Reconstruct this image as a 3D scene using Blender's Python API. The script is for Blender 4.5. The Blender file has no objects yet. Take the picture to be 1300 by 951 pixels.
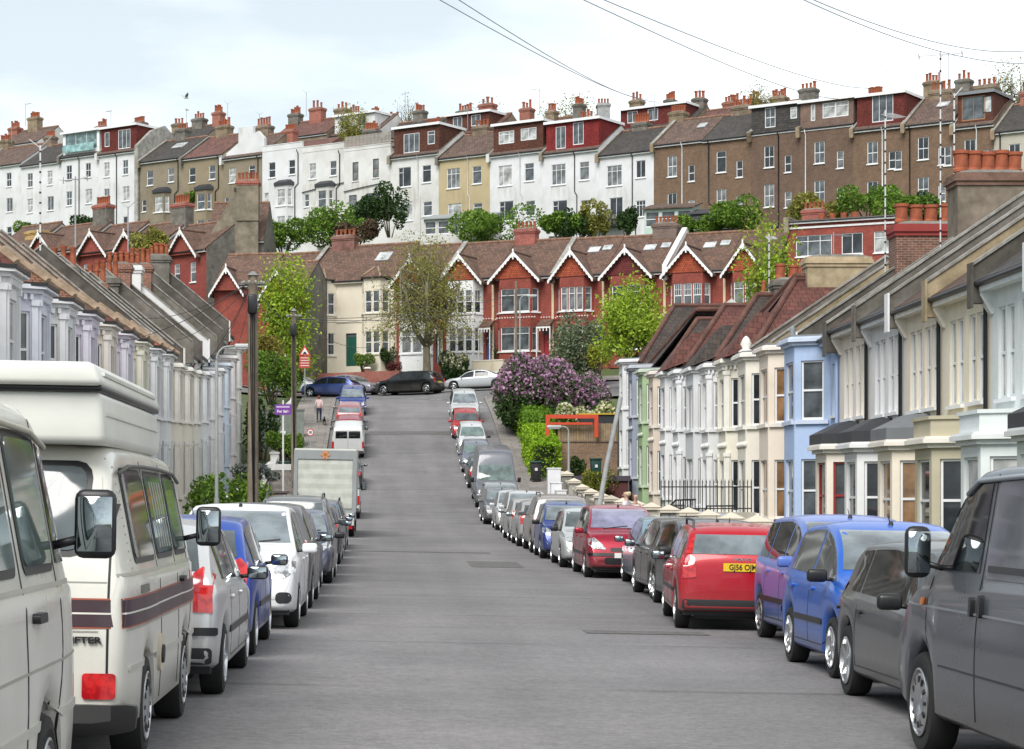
import bpy, bmesh, math, random
import numpy as np
from mathutils import Vector, Matrix
from mathutils.bvhtree import BVHTree
random.seed(7)
R = math.radians
scene = bpy.context.scene
COL = scene.collection

# ------------------------------------------------------------------ camera, sky, sun, exposure
FPX = 2700.0; CX = 490.0; HY = 645.0           # focal length (px of a 1300 px wide picture), street vanishing point
cam_d = bpy.data.cameras.new('camera'); cam = bpy.data.objects.new('camera', cam_d); COL.objects.link(cam)
cam_d.sensor_width = 36.0; cam_d.lens = FPX / 1300 * 36
cam.location = (0, 0, 0); cam.rotation_euler = (R(90), 0, 0)
cam_d.shift_x = (650 - CX) / 1300; cam_d.shift_y = (HY - 475.5) / 1300
cam_d.clip_start = 0.2; cam_d.clip_end = 5000
scene.camera = cam

SUN_EL, SUN_AZ = 48, 204                         # high, behind the photographer; veiled by cloud
world = bpy.data.worlds.new('World'); scene.world = world; world.use_nodes = True
nt = world.node_tree; nt.nodes.clear()
def wn(t, **k):
    n = nt.nodes.new(t)
    for a, b in k.items(): setattr(n, a, b)
    return n
wo = wn('ShaderNodeOutputWorld'); bg = wn('ShaderNodeBackground'); sky = wn('ShaderNodeTexSky', sky_type='NISHITA')
sky.sun_disc = False; sky.sun_elevation = R(SUN_EL); sky.sun_rotation = R(SUN_AZ); sky.air_density = 1.2; sky.dust_density = 2
tc = wn('ShaderNodeTexCoord'); mp = wn('ShaderNodeMapping'); mp.inputs['Scale'].default_value = (1.0, 1.0, 3.2)
nz = wn('ShaderNodeTexNoise'); nz.inputs['Scale'].default_value = 5.5; nz.inputs['Detail'].default_value = 6; nz.inputs['Roughness'].default_value = .5
rmp = wn('ShaderNodeValToRGB'); rmp.color_ramp.elements[0].position = .36; rmp.color_ramp.elements[1].position = .92
rmp.color_ramp.elements[0].color = (3.0, 3.38, 3.62, 1); rmp.color_ramp.elements[1].color = (6.0, 6.2, 6.3, 1)
mx = wn('ShaderNodeMix', data_type='RGBA'); mx.inputs[0].default_value = .93
# the cloud is thicker (greyer) towards the left of the street, thin and white on the right
sx = wn('ShaderNodeSeparateXYZ'); md = wn('ShaderNodeMath', operation='MULTIPLY_ADD'); md.inputs[1].default_value = .9; 
nt.links.new(tc.outputs['Generated'], mp.inputs[0]); nt.links.new(mp.outputs[0], nz.inputs[0])
nt.links.new(tc.outputs['Generated'], sx.inputs[0]); nt.links.new(sx.outputs[0], md.inputs[0]); nt.links.new(nz.outputs[0], md.inputs[2])
nt.links.new(md.outputs[0], rmp.inputs[0])
nt.links.new(sky.outputs[0], mx.inputs[6]); nt.links.new(rmp.outputs[0], mx.inputs[7])
# sky kept bright low down and dimmed overhead, shaped to brighten the house fronts
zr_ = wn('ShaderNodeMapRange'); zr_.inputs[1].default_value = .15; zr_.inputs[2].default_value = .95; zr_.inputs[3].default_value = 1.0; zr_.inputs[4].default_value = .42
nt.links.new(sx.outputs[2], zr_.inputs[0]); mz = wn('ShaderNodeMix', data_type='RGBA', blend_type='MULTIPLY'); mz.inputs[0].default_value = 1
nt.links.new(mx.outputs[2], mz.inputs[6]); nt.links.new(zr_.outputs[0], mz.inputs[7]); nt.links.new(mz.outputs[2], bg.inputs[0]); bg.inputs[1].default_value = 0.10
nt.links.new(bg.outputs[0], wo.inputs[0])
sd = bpy.data.lights.new('sun', 'SUN'); sd.energy = 1.5; sd.angle = R(35); sd.color = (1, .965, .92)
sun = bpy.data.objects.new('sun', sd); COL.objects.link(sun)
el, az = R(SUN_EL), R(SUN_AZ)
dv = Vector((math.sin(az) * math.cos(el), math.cos(az) * math.cos(el), math.sin(el)))
sun.rotation_euler = dv.to_track_quat('Z', 'Y').to_euler(); sun.location = (0, 0, 60)
scene.view_settings.view_transform = 'Standard'; scene.view_settings.look = 'None'
scene.view_settings.gamma = 1; scene.view_settings.exposure = 1.46; scene.view_settings.use_curve_mapping = False
scene.cycles.max_bounces = 6; scene.cycles.transparent_max_bounces = 6; scene.cycles.use_denoising = True
scene.cycles.caustics_reflective = False; scene.cycles.caustics_refractive = False

def at(px, py, Y):                                # a point seen at (px, py) in the photo, Y metres down the street
    return Vector(((px - CX) * Y / FPX, Y, (HY - py) * Y / FPX))
def xat(px, Y): return (px - CX) * Y / FPX
def zat(py, Y): return (HY - py) * Y / FPX

# ------------------------------------------------------------------ materials
MATS = {}
def lighten(c): return tuple(v * .6 + .8 * .4 for v in c)
class NT:
    def __init__(s, name):
        m = bpy.data.materials.new(name); m.use_nodes = True; s.m = m; s.t = m.node_tree
        s.b = s.t.nodes['Principled BSDF']
    def n(s, t, **k):
        n = s.t.nodes.new(t)
        for a, b in k.items(): setattr(n, a, b)
        return n
    def l(s, a, b): s.t.links.new(a, b)
    def noise(s, scale, detail=4, rough=.55, src='Object', vscale=None):
        c = s.n('ShaderNodeTexCoord'); n = s.n('ShaderNodeTexNoise'); n.inputs['Scale'].default_value = scale
        n.inputs['Detail'].default_value = detail; n.inputs['Roughness'].default_value = rough
        if vscale:
            mp = s.n('ShaderNodeMapping'); mp.inputs['Scale'].default_value = vscale
            s.l(c.outputs[src], mp.inputs[0]); s.l(mp.outputs[0], n.inputs[0])
        else: s.l(c.outputs[src], n.inputs[0])
        return n.outputs[0]
    def ramp(s, v, stops):
        r = s.n('ShaderNodeValToRGB'); e = r.color_ramp.elements
        while len(e) < len(stops): e.new(.5)
        for i, (p, c) in enumerate(stops): e[i].position = p; e[i].color = tuple(c) + (1,)
        s.l(v, r.inputs[0]); return r.outputs[0]
    def mul(s, a, b, fac=1.0, mode='MULTIPLY'):
        m = s.n('ShaderNodeMix', data_type='RGBA', blend_type=mode); m.inputs[0].default_value = fac if not hasattr(fac, 'node') else 1
        if hasattr(fac, 'node'): s.l(fac, m.inputs[0])
        for k, v in ((6, a), (7, b)):
            if hasattr(v, 'node'): s.l(v, m.inputs[k])
            else: m.inputs[k].default_value = tuple(v)[:3] + (1,)
        return m.outputs[2]
    def bump(s, h, strength=.3, dist=.02):
        b = s.n('ShaderNodeBump'); b.inputs['Strength'].default_value = strength; b.inputs['Distance'].default_value = dist
        s.l(h, b.inputs['Height']); s.l(b.outputs[0], s.b.inputs['Normal'])
    def col(s, c):
        if hasattr(c, 'node'): s.l(c, s.b.inputs['Base Color'])
        else: s.b.inputs['Base Color'].default_value = tuple(c)[:3] + (1,)
    def set(s, **k):
        for a, b in k.items(): s.b.inputs[a.replace('_', ' ')].default_value = b
def memo(f):
    def g(*a):
        k = (f.__name__,) + a
        if k not in MATS: MATS[k] = f(*a)
        return MATS[k]
    return g
@memo
def stucco(c, dirt=.2):
    s = NT('stucco'); s.set(Roughness=.85)
    big = s.noise(.35, 3); st = s.noise(1.0, 5, .6, 'Object', (.9, .9, .28)); fine = s.noise(7, 6)
    a = s.ramp(big, [(.32, (1 - dirt * .6, 1 - dirt * .62, 1 - dirt * .7)), (.62, (1, 1, 1))])
    b = s.ramp(st, [(.25, (1 - dirt, 1 - dirt * 1.1, 1 - dirt * 1.3)), (.46, (1, 1, 1))])
    d = s.ramp(fine, [(.3, (.95, .95, .94)), (.7, (1, 1, 1))])
    s.col(s.mul(s.mul(s.mul(c, a), b), d)); s.bump(fine, .25, .01); return s.m
@memo
def plain(c, rough=.6, metal=0.0, var=.12):
    s = NT('paint'); s.set(Roughness=rough, Metallic=metal)
    n = s.noise(2.5, 5); s.col(s.mul(c, s.ramp(n, [(.3, (1 - var,) * 3), (.65, (1, 1, 1))]))); return s.m
@memo
def stone(c, scale=3.0):
    s = NT('old render'); s.set(Roughness=.95)
    n = s.noise(scale, 8, .65); n2 = s.noise(scale * .3, 4)
    s.col(s.mul(s.mul(c, s.ramp(n, [(.3, (.55, .54, .5)), (.6, (1, 1, 1)), (.75, (1.15, 1.12, 1.02))])), s.ramp(n2, [(.35, (.65, .66, .62)), (.6, (1, 1, 1))])))
    s.bump(n, .5, .03); return s.m
@memo
def brick(c, mortar=(.32, .29, .25), w=.225, h=.075):
    s = NT('brick'); s.set(Roughness=.9)
    uv = s.n('ShaderNodeTexCoord'); b = s.n('ShaderNodeTexBrick'); b.inputs['Scale'].default_value = 1
    b.inputs['Brick Width'].default_value = w; b.inputs['Row Height'].default_value = h; b.inputs['Mortar Size'].default_value = .008
    b.inputs['Color1'].default_value = (c[0] * 1.15, c[1] * 1.12, c[2] * 1.1, 1); b.inputs['Color2'].default_value = (c[0] * .75, c[1] * .72, c[2] * .75, 1)
    b.inputs['Mortar'].default_value = mortar + (1,); b.inputs['Bias'].default_value = 0
    s.l(uv.outputs['UV'], b.inputs[0])
    n = s.noise(.8, 6, .65); v = s.noise(9, 3)
    s.col(s.mul(s.mul(b.outputs[0], s.ramp(n, [(.3, (.68, .68, .68)), (.65, (1.05, 1.05, 1.05))])), s.ramp(v, [(.3, (.8, .8, .8)), (.7, (1.12, 1.1, 1.1))])))
    s.bump(b.outputs[1], -.3, .01); return s.m
@memo
def tiles(c, gauge=.3, w=.3, moss=.35):
    s = NT('roof tiles'); s.set(Roughness=.9)
    uv = s.n('ShaderNodeTexCoord'); b = s.n('ShaderNodeTexBrick'); b.inputs['Scale'].default_value = 1
    b.inputs['Brick Width'].default_value = w; b.inputs['Row Height'].default_value = gauge; b.inputs['Mortar Size'].default_value = .015
    b.inputs['Mortar Smooth'].default_value = .3
    b.inputs['Color1'].default_value = (c[0] * 1.25, c[1] * 1.2, c[2] * 1.15, 1); b.inputs['Color2'].default_value = (c[0] * .7, c[1] * .7, c[2] * .7, 1)
    b.inputs['Mortar'].default_value = (c[0] * .25, c[1] * .25, c[2] * .27, 1); s.l(uv.outputs['UV'], b.inputs[0])
    n = s.noise(.9, 8, .7); m = s.noise(5, 8, .75)
    cc = s.mul(b.outputs[0], s.ramp(n, [(.3, (.7, .7, .72)), (.65, (1.1, 1.08, 1.05))]))
    cc = s.mul(cc, (.23, .19, .09), s.ramp(m, [(.56, (0, 0, 0)), (.70, (moss,) * 3)]), 'MIX')
    s.col(cc); s.bump(b.outputs[1], -.6, .03); return s.m
@memo
def carpaint(c, metal=.35, dirt=.1):
    s = NT('car paint'); s.set(Roughness=.24, Metallic=metal); s.b.inputs['Coat Weight'].default_value = .4; s.b.inputs['Coat Roughness'].default_value = .05; s.b.inputs['Specular IOR Level'].default_value = .4
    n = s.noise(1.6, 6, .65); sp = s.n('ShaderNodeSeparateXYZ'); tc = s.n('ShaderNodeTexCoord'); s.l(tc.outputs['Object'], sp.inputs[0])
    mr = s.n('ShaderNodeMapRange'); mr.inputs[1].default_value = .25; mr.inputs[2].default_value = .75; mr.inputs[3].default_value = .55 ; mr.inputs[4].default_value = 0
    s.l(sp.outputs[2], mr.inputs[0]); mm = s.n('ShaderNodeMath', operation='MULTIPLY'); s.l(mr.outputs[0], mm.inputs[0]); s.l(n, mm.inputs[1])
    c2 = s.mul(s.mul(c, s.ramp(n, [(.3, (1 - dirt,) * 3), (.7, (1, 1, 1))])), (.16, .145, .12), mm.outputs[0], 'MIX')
    s.col(c2); rr = s.n('ShaderNodeMapRange'); rr.inputs[3].default_value = .2; rr.inputs[4].default_value = .4; s.l(n, rr.inputs[0]); s.l(rr.outputs[0], s.b.inputs['Roughness'])
    return s.m
@memo
def glassy(c, rough=.04):
    s = NT('glass'); s.set(Roughness=rough); s.b.inputs['Specular IOR Level'].default_value = .5; s.b.inputs['Coat Weight'].default_value = .1
    n = s.noise(1.4, 3); s.col(s.mul(c, s.ramp(n, [(.35, (.45,) * 3), (.65, (1.3,) * 3)]))); return s.m
@memo
def windscreen(c):
    # opaque glossy tint with random lighter and darker mottling
    s = NT('windscreen'); s.set(Roughness=.06); s.b.inputs['Specular IOR Level'].default_value = .6; s.b.inputs['Coat Weight'].default_value = .3; s.b.inputs['Coat Roughness'].default_value = .03
    n = s.noise(2.2, 4); s.col(s.mul(c, s.ramp(n, [(.35, (.6,) * 3), (.62, (1.25,) * 3)]))); return s.m
@memo
def metal(c, rough=.3):
    s = NT('metal'); s.set(Roughness=rough, Metallic=1); s.col(c); return s.m
@memo
def lamp_red():
    s = NT('red lens'); s.set(Roughness=.12); s.b.inputs['Coat Weight'].default_value = 1; n = s.noise(14, 2)
    s.col(s.ramp(n, [(.4, (.35, .008, .012)), (.6, (.6, .02, .02))])); return s.m
@memo
def lamp_clear():
    s = NT('clear lens'); s.set(Roughness=.08, Metallic=.6); s.b.inputs['Coat Weight'].default_value = 1
    n = s.noise(12, 2); s.col(s.ramp(n, [(.35, (.25, .26, .27)), (.6, (.85, .87, .88))])); return s.m
@memo
def leafmat(c1, c2, c3=None):
    s = NT('leaves'); s.set(Roughness=.6); g = s.n('ShaderNodeNewGeometry'); s.b.inputs['Specular IOR Level'].default_value = .25
    n = s.noise(.55, 2); ad = s.n('ShaderNodeMath', operation='MULTIPLY_ADD'); ad.inputs[1].default_value = .6
    s.l(g.outputs['Random Per Island'], ad.inputs[0]); 
    sb = s.n('ShaderNodeMath', operation='MULTIPLY'); sb.inputs[1].default_value = .45; s.l(n, sb.inputs[0]); s.l(sb.outputs[0], ad.inputs[2])
    st = [(.12, c1), (.62, c2)] + ([(.86, c3)] if c3 else [])
    c = s.ramp(ad.outputs[0], st); s.col(c)
    tr = s.n('ShaderNodeBsdfTranslucent'); ms = s.n('ShaderNodeMixShader'); ms.inputs[0].default_value = .3
    s.l(c, tr.inputs[0]); s.l(s.b.outputs[0], ms.inputs[1]); s.l(tr.outputs[0], ms.inputs[2]); s.l(ms.outputs[0], s.t.nodes['Material Output'].inputs[0])
    return s.m
@memo
def bark(c=(.12, .10, .075)):
    s = NT('bark'); s.set(Roughness=.95); n = s.noise(5, 6, .7, 'Object', (1, 1, .3))
    s.col(s.mul(c, s.ramp(n, [(.3, (.5,) * 3), (.65, (1.3, 1.3, 1.15))]))); s.bump(n, .8, .03); return s.m
@memo
def asphalt():
    s = NT('worn road surface'); s.set(Roughness=.93)
    f = s.noise(42, 4, .7); big = s.noise(.12, 4); streak = s.noise(1, 6, .62, 'Object', (.10, .9, .5)); st2 = s.noise(11, 6, .8)
    c = s.mul((.182, .178, .181), s.ramp(f, [(.3, (.78,) * 3), (.7, (1.18,) * 3)]))
    c = s.mul(c, s.ramp(big, [(.35, (.86,) * 3), (.65, (1.08, 1.07, 1.07))]))
    c = s.mul(c, s.ramp(streak, [(.34, (.92, .915, .915)), (.5, (1,) * 3), (.68, (1.04,) * 3)]))
    c = s.mul(c, s.ramp(st2, [(.34, (.74,) * 3), (.5, (1,) * 3), (.68, (1.26,) * 3)]))
    patch = s.noise(.5, 5, .7); c = s.mul(c, s.ramp(patch, [(.36, (.90, .90, .905)), (.6, (1.06, 1.05, 1.05))]))
    spot = s.noise(2.6, 5, .7); c = s.mul(c, s.ramp(spot, [(.24, (.62, .61, .60)), (.34, (1,) * 3), (.74, (1,) * 3), (.80, (1.2, 1.19, 1.17))]))
    track = s.noise(1, 3, .5, 'Object', (.9, .02, .5)); c = s.mul(c, s.ramp(track, [(.38, (.92,) * 3), (.5, (1,) * 3), (.62, (1.06,) * 3)]))
    # transverse construction joints, every 4.6 m, a little ragged
    tcn = s.n('ShaderNodeTexCoord'); sp = s.n('ShaderNodeSeparateXYZ'); s.l(tcn.outputs['Object'], sp.inputs[0])
    wob = s.noise(.9, 4); a = s.n('ShaderNodeMath', operation='MULTIPLY_ADD'); a.inputs[1].default_value = .35; s.l(wob, a.inputs[0]); s.l(sp.outputs[1], a.inputs[2])
    d = s.n('ShaderNodeMath', operation='DIVIDE'); d.inputs[1].default_value = 6.3; s.l(a.outputs[0], d.inputs[0])
    fr = s.n('ShaderNodeMath', operation='FRACT'); s.l(d.outputs[0], fr.inputs[0])
    brk = s.noise(.6, 3)
    j = s.ramp(fr.outputs[0], [(0, (0,) * 3), (.012, (.42,) * 3), (.03, (.36,) * 3), (.05, (0,) * 3)])
    jj = s.mul(j, s.ramp(brk, [(.38, (0,) * 3), (.55, (1,) * 3)]))
    c = s.mul(c, (.045, .043, .042), jj, 'MIX')
    s.col(c); s.bump(f, .25, .006); return s.m
@memo
def paving():
    s = NT('paving'); s.set(Roughness=.92); uv = s.n('ShaderNodeTexCoord'); b = s.n('ShaderNodeTexBrick'); b.inputs['Scale'].default_value = 1
    b.inputs['Brick Width'].default_value = .9; b.inputs['Row Height'].default_value = .6; b.inputs['Mortar Size'].default_value = .012
    b.inputs['Color1'].default_value = (.26, .235, .215, 1); b.inputs['Color2'].default_value = (.20, .185, .172, 1); b.inputs['Mortar'].default_value = (.08, .075, .07, 1)
    s.l(uv.outputs['Object'], b.inputs[0]); n = s.noise(.7, 6, .7)
    s.col(s.mul(b.outputs[0], s.ramp(n, [(.3, (.75,) * 3), (.65, (1.1,) * 3)]))); return s.m
@memo
def ground():
    s = NT('rough grass'); s.set(Roughness=1); n = s.noise(.5, 8, .7)
    s.col(s.ramp(n, [(.3, (.035, .05, .02)), (.5, (.07, .10, .03)), (.7, (.13, .12, .07))])); s.bump(n, 1, .2); return s.m

WHITE = (.78, .79, .80)
UPVC = lambda: plain((.78, .79, .8), .35, 0.0, .06)
BLACK = lambda: plain((.012, .012, .014), .4)
TYRE = lambda: plain((.018, .018, .018), .85)
TERRA = lambda: stone((.42, .12, .06), 5.0)
LEAD = lambda: plain((.20, .215, .23), .6)
SLATE = (.075, .072, .074)

# ------------------------------------------------------------------ mesh building
class MB:
    def __init__(s): s.v = []; s.f = []; s.m = []
    def add(s, vs, fs, mi=0):
        o = len(s.v); s.v += [tuple(p) for p in vs]
        for f in fs: s.f.append(tuple(o + i for i in f)); s.m.append(mi)
        return s
    def quad(s, a, b, c, d, mi=0): return s.add([a, b, c, d], [(0, 1, 2, 3)], mi)
    def box(s, x0, y0, z0, x1, y1, z1, mi=0, M=None):
        vs = [(x0, y0, z0), (x1, y0, z0), (x1, y1, z0), (x0, y1, z0), (x0, y0, z1), (x1, y0, z1), (x1, y1, z1), (x0, y1, z1)]
        if M: vs = [M @ Vector(p) for p in vs]
        return s.add(vs, [(0, 3, 2, 1), (4, 5, 6, 7), (0, 1, 5, 4), (1, 2, 6, 5), (2, 3, 7, 6), (3, 0, 4, 7)], mi)
    def cap(s, x0, y0, z0, x1, y1, z1, k=.5, mi=0):      # box with a pyramid-like narrower top
        dx, dy = (x1 - x0) * k / 2, (y1 - y0) * k / 2
        vs = [(x0, y0, z0), (x1, y0, z0), (x1, y1, z0), (x0, y1, z0), (x0 + dx, y0 + dy, z1), (x1 - dx, y0 + dy, z1), (x1 - dx, y1 - dy, z1), (x0 + dx, y1 - dy, z1)]
        return s.add(vs, [(0, 3, 2, 1), (4, 5, 6, 7), (0, 1, 5, 4), (1, 2, 6, 5), (2, 3, 7, 6), (3, 0, 4, 7)], mi)
    def prism(s, poly, axis, a0, a1, mi=0):              # extrude a 2D polygon along an axis (0,1,2)
        def P(p, a):
            if axis == 0: return (a, p[0], p[1])
            if axis == 1: return (p[0], a, p[1])
            return (p[0], p[1], a)
        n = len(poly); vs = [P(p, a0) for p in poly] + [P(p, a1) for p in poly]
        fs = [tuple(range(n))[::-1], tuple(range(n, 2 * n))] + [(i, (i + 1) % n, n + (i + 1) % n, n + i) for i in range(n)]
        return s.add(vs, fs, mi)
    def tube(s, pts, r, n=8, mi=0, caps=True):
        pts = [Vector(p) for p in pts]; k = len(pts); rs = r if isinstance(r, (list, tuple)) else [r] * k
        rings = []; up = None
        for i in range(k):
            t = (pts[min(i + 1, k - 1)] - pts[max(i - 1, 0)]).normalized()
            if up is None: up = Vector((0, 0, 1)) if abs(t.z) < .9 else Vector((1, 0, 0))
            a = t.cross(up).normalized(); b = a.cross(t).normalized(); up = b
            rings.append([pts[i] + (a * math.cos(2 * math.pi * j / n) + b * math.sin(2 * math.pi * j / n)) * rs[i] for j in range(n)])
        vs = [p for rg in rings for p in rg]
        fs = [(i * n + j, i * n + (j + 1) % n, (i + 1) * n + (j + 1) % n, (i + 1) * n + j) for i in range(k - 1) for j in range(n)]
        if caps: fs += [tuple(range(n))[::-1], tuple(range((k - 1) * n, k * n))]
        return s.add(vs, fs, mi)
    def lathe(s, prof, n=16, M=None, mi=0, closed=False):  # prof (r, z) about z
        vs = []; M = M or Matrix()
        for r_, z in prof:
            for j in range(n): vs.append(M @ Vector((r_ * math.cos(2 * math.pi * j / n), r_ * math.sin(2 * math.pi * j / n), z)))
        k = len(prof); kk = k if closed else k - 1
        fs = [(i * n + j, i * n + (j + 1) % n, ((i + 1) % k) * n + (j + 1) % n, ((i + 1) % k) * n + j) for i in range(kk) for j in range(n)]
        if not closed: fs += [tuple(range(n))[::-1], tuple(range((k - 1) * n, k * n))]
        return s.add(vs, fs, mi)
    def mesh(s, name, mats, smooth=False, ang=None):
        me = bpy.data.meshes.new(name); me.from_pydata(s.v, [], s.f)
        for m in mats: me.materials.append(m)
        if any(s.m): me.polygons.foreach_set('material_index', s.m)
        me.update()
        uv_project(me)
        if smooth:
            me.polygons.foreach_set('use_smooth', [True] * len(me.polygons))
            if ang: me.set_sharp_from_angle(angle=R(ang))
        return me
def uv_project(me):
    nl = len(me.loops)
    if nl == 0: return
    uv = me.uv_layers.new(name='uv'); co = np.empty(len(me.vertices) * 3); me.vertices.foreach_get('co', co); co = co.reshape(-1, 3)
    vi = np.empty(nl, int); me.loops.foreach_get('vertex_index', vi); no = np.empty(len(me.polygons) * 3); me.polygons.foreach_get('normal', no); no = no.reshape(-1, 3)
    tot = np.empty(len(me.polygons), int); me.polygons.foreach_get('loop_total', tot); N = np.repeat(no, tot, 0)
    T = np.stack([-N[:, 1], N[:, 0], np.zeros(nl)], 1); L = np.linalg.norm(T, axis=1); flat = L < .05
    T[flat] = (1, 0, 0); L[flat] = 1; T /= L[:, None]; B = np.cross(N, T); P = co[vi]
    uv.data.foreach_set('uv', np.stack([(P * T).sum(1), (P * B).sum(1)], 1).ravel())
def obj(name, me, parent=None, loc=None, M=None):
    o = bpy.data.objects.new(name, me); COL.objects.link(o)
    if parent: o.parent = parent
    if loc is not None: o.location = loc
    if M is not None: o.matrix_local = M
    return o
def thing(name, label, cat, loc=(0, 0, 0), rz=0, group=None):
    o = bpy.data.objects.new(name, None); COL.objects.link(o); o.location = loc; o.rotation_euler = (0, 0, rz); o.empty_display_size = .3
    return tag(o, label, cat, group)
def tag(o, label=None, cat=None, group=None, kind=None):
    if label: o['label'] = label
    if cat: o['category'] = cat
    if group: o['group'] = group
    if kind: o['kind'] = kind
    return o
def copy_tree(o, parent=None):
    c = o.copy(); COL.objects.link(c); c.parent = parent
    for ch in [x for x in o.children]: copy_tree(ch, c)
    return c
CACHE = {}
def cached(key, fn):
    if key not in CACHE: CACHE[key] = fn()
    return CACHE[key]

# ------------------------------------------------------------------ the lie of the land
PROF = [(-60, -1.66), (0, -1.62), (30, -1.60), (45, -1.52), (60, -1.30), (80, -.88), (92, -.45), (100, .10), (108, 1.05), (119, 2.95), (127, 4.55), (135, 6.05), (142, 7.1), (150, 7.9), (160, 8.6), (175, 9.2), (400, 9.2)]
HILL = [(-400, -9), (120, -6), (132, .5), (140, 5.6), (150, 7.9), (160, 8.9), (166, 10.2), (178, 12.0), (190, 17), (205, 23.0), (215, 24.5), (245, 28), (270, 28.5), (2000, 20)]
def _pch(tab):
    x = np.array([p[0] for p in tab], float); y = np.array([p[1] for p in tab], float); h = np.diff(x); d = np.diff(y) / h; m = np.zeros(len(x))
    for i in range(1, len(x) - 1):
        if d[i - 1] * d[i] > 0: m[i] = 2 * d[i - 1] * d[i] / (d[i - 1] + d[i])
    m[0] = d[0]; m[-1] = d[-1]
    def f(t):
        t = min(max(t, x[0]), x[-1]); i = min(int(np.searchsorted(x, t, 'right')) - 1, len(h) - 1); i = max(i, 0)
        s = (t - x[i]) / h[i]
        return float((2 * s ** 3 - 3 * s * s + 1) * y[i] + (s ** 3 - 2 * s * s + s) * h[i] * m[i] + (-2 * s ** 3 + 3 * s * s) * y[i + 1] + (s ** 3 - s * s) * h[i] * m[i + 1])
    return f
prof = _pch(PROF); hill = _pch(HILL)
def G(X, Y):
    z = max(prof(Y), hill(Y + .6 * X)) if Y > 120 else prof(Y)
    k = min(max((110 - Y) / 30, 0), 1); z += -.018 * max(min(X - 1.5, 9), -9) * k
    s = Y + .6 * X
    if X < -8 and Y > 125: z += min(-X - 8, 42) * .15 * min(max((s - 128) / 30, 0), 1)
    return z
def sheet(name, xs, ys, f, mat, skirt=0):
    mb = MB(); nx = len(xs); vs = [(x, y, f(x, y)) for y in ys for x in xs]
    mb.add(vs, [(j * nx + i, j * nx + i + 1, (j + 1) * nx + i + 1, (j + 1) * nx + i) for j in range(len(ys) - 1) for i in range(nx - 1)])
    o = obj(name, mb.mesh(name, [mat], True)); tag(o, kind='structure'); return o
def rng(a, b, st):
    n = max(1, int(round((b - a) / st))); return [a + (b - a) * i / n for i in range(n + 1)]

# ------------------------------------------------------------------ ground, streets, pavements
KL, KR = -3.35, 6.62                                # kerb lines
xs = [-900, -400, -200, -120, -80] + rng(-60, 70, 4) + [90, 130, 200, 400, 900]; ys = [-60] + rng(-20, 60, 8)[1:] + rng(60, 270, 3)[1:] + [300, 360, 460, 700, 1100, 1800]
def terr(x, y):
    return G(x, y) - (.16 if -14 < x < 24 or 120 < y < 175 else .05)
sheet('ground', sorted(set(xs)), ys, terr, ground())
sheet('road', rng(KL, KR, 1.2), rng(-30, 148, 1.5), G, asphalt())
def cross(name, s0, s1, dz, mat, x0=-75, x1=70, n=70):
    mb = MB(); A = rng(x0, x1, 2.0); S = rng(s0, s1, .8); vs = [(x, s - .6 * x, G(x, s - .6 * x) + dz) for s in S for x in A]; nx = len(A)
    mb.add(vs, [(j * nx + i, j * nx + i + 1, (j + 1) * nx + i + 1, (j + 1) * nx + i) for j in range(len(S) - 1) for i in range(nx - 1)])
    return tag(obj(name, mb.mesh(name, [mat], True)), kind='structure')
cross('road_at_the_junction', 146, 160.4, .012, asphalt())
cross('pavement_at_the_junction', 160.4, 162.4, .13, paving())
kerbm = stone((.30, .285, .265), 6.0)
for nm, a, b in (('pavement_left', -5.7, KL - .14), ('pavement_right', KR + .14, 8.75)):
    sheet(nm, rng(a, b, 1.2), rng(-30, 146 - .6 * a, 1.5), lambda x, y: G(x, y) + .12, paving())
for nm, a, b in (('kerb_left', KL - .14, KL), ('kerb_right', KR, KR + .14)):
    mb = MB()
    yy = rng(-30, 147 - .6 * a, 1.5)
    for i in range(len(yy) - 1):
        y0, y1 = yy[i], yy[i + 1]; z0, z1 = G(a, y0), G(a, y1)
        P = [(a, y0, z0 - .2), (b, y0, z0 - .2), (b, y0, z0 + .125), (a, y0, z0 + .125), (a, y1, z1 - .2), (b, y1, z1 - .2), (b, y1, z1 + .125), (a, y1, z1 + .125)]
        mb.add(P, [(0, 1, 2, 3), (3, 2, 6, 7), (1, 5, 6, 2), (0, 3, 7, 4)])
    tag(obj(nm, mb.mesh(nm, [kerbm])), kind='structure')
# painted marks on the carriageway (short worn bars at parking bays and the mouth of the junction)
mk = plain((.62, .62, .60), .8, 0.0, .3)
def mark(x0, y0, x1, y1, w):
    mb = MB(); d = Vector((x1 - x0, y1 - y0, 0)); n = Vector((-d.y, d.x, 0)).normalized() * w / 2; k = max(1, int(d.length / .6))
    for i in range(k):
        p = Vector((x0, y0, 0)) + d * (i / k); q = Vector((x0, y0, 0)) + d * ((i + 1) / k)
        c = [p - n, q - n, q + n, p + n]; mb.quad(*[(v.x, v.y, G(v.x, v.y) + .018) for v in c])
    tag(obj('road_marking', mb.mesh('road_marking', [mk])), kind='structure')
def repair(x0, y0, x1, y1, tone):
    mb = MB(); ny = max(1, int((y1 - y0) / .8)); nx = max(1, int((x1 - x0) / .8)); vs = [(x0 + (x1 - x0) * i / nx, y0 + (y1 - y0) * j / ny, G(x0 + (x1 - x0) * i / nx, y0 + (y1 - y0) * j / ny) + .006) for j in range(ny + 1) for i in range(nx + 1)]
    mb.add(vs, [(j * (nx + 1) + i, j * (nx + 1) + i + 1, (j + 1) * (nx + 1) + i + 1, (j + 1) * (nx + 1) + i) for j in range(ny) for i in range(nx)]); tag(obj('road_repair', mb.mesh('road_repair', [stone(tone, 30.0)])), kind='structure')
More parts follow.
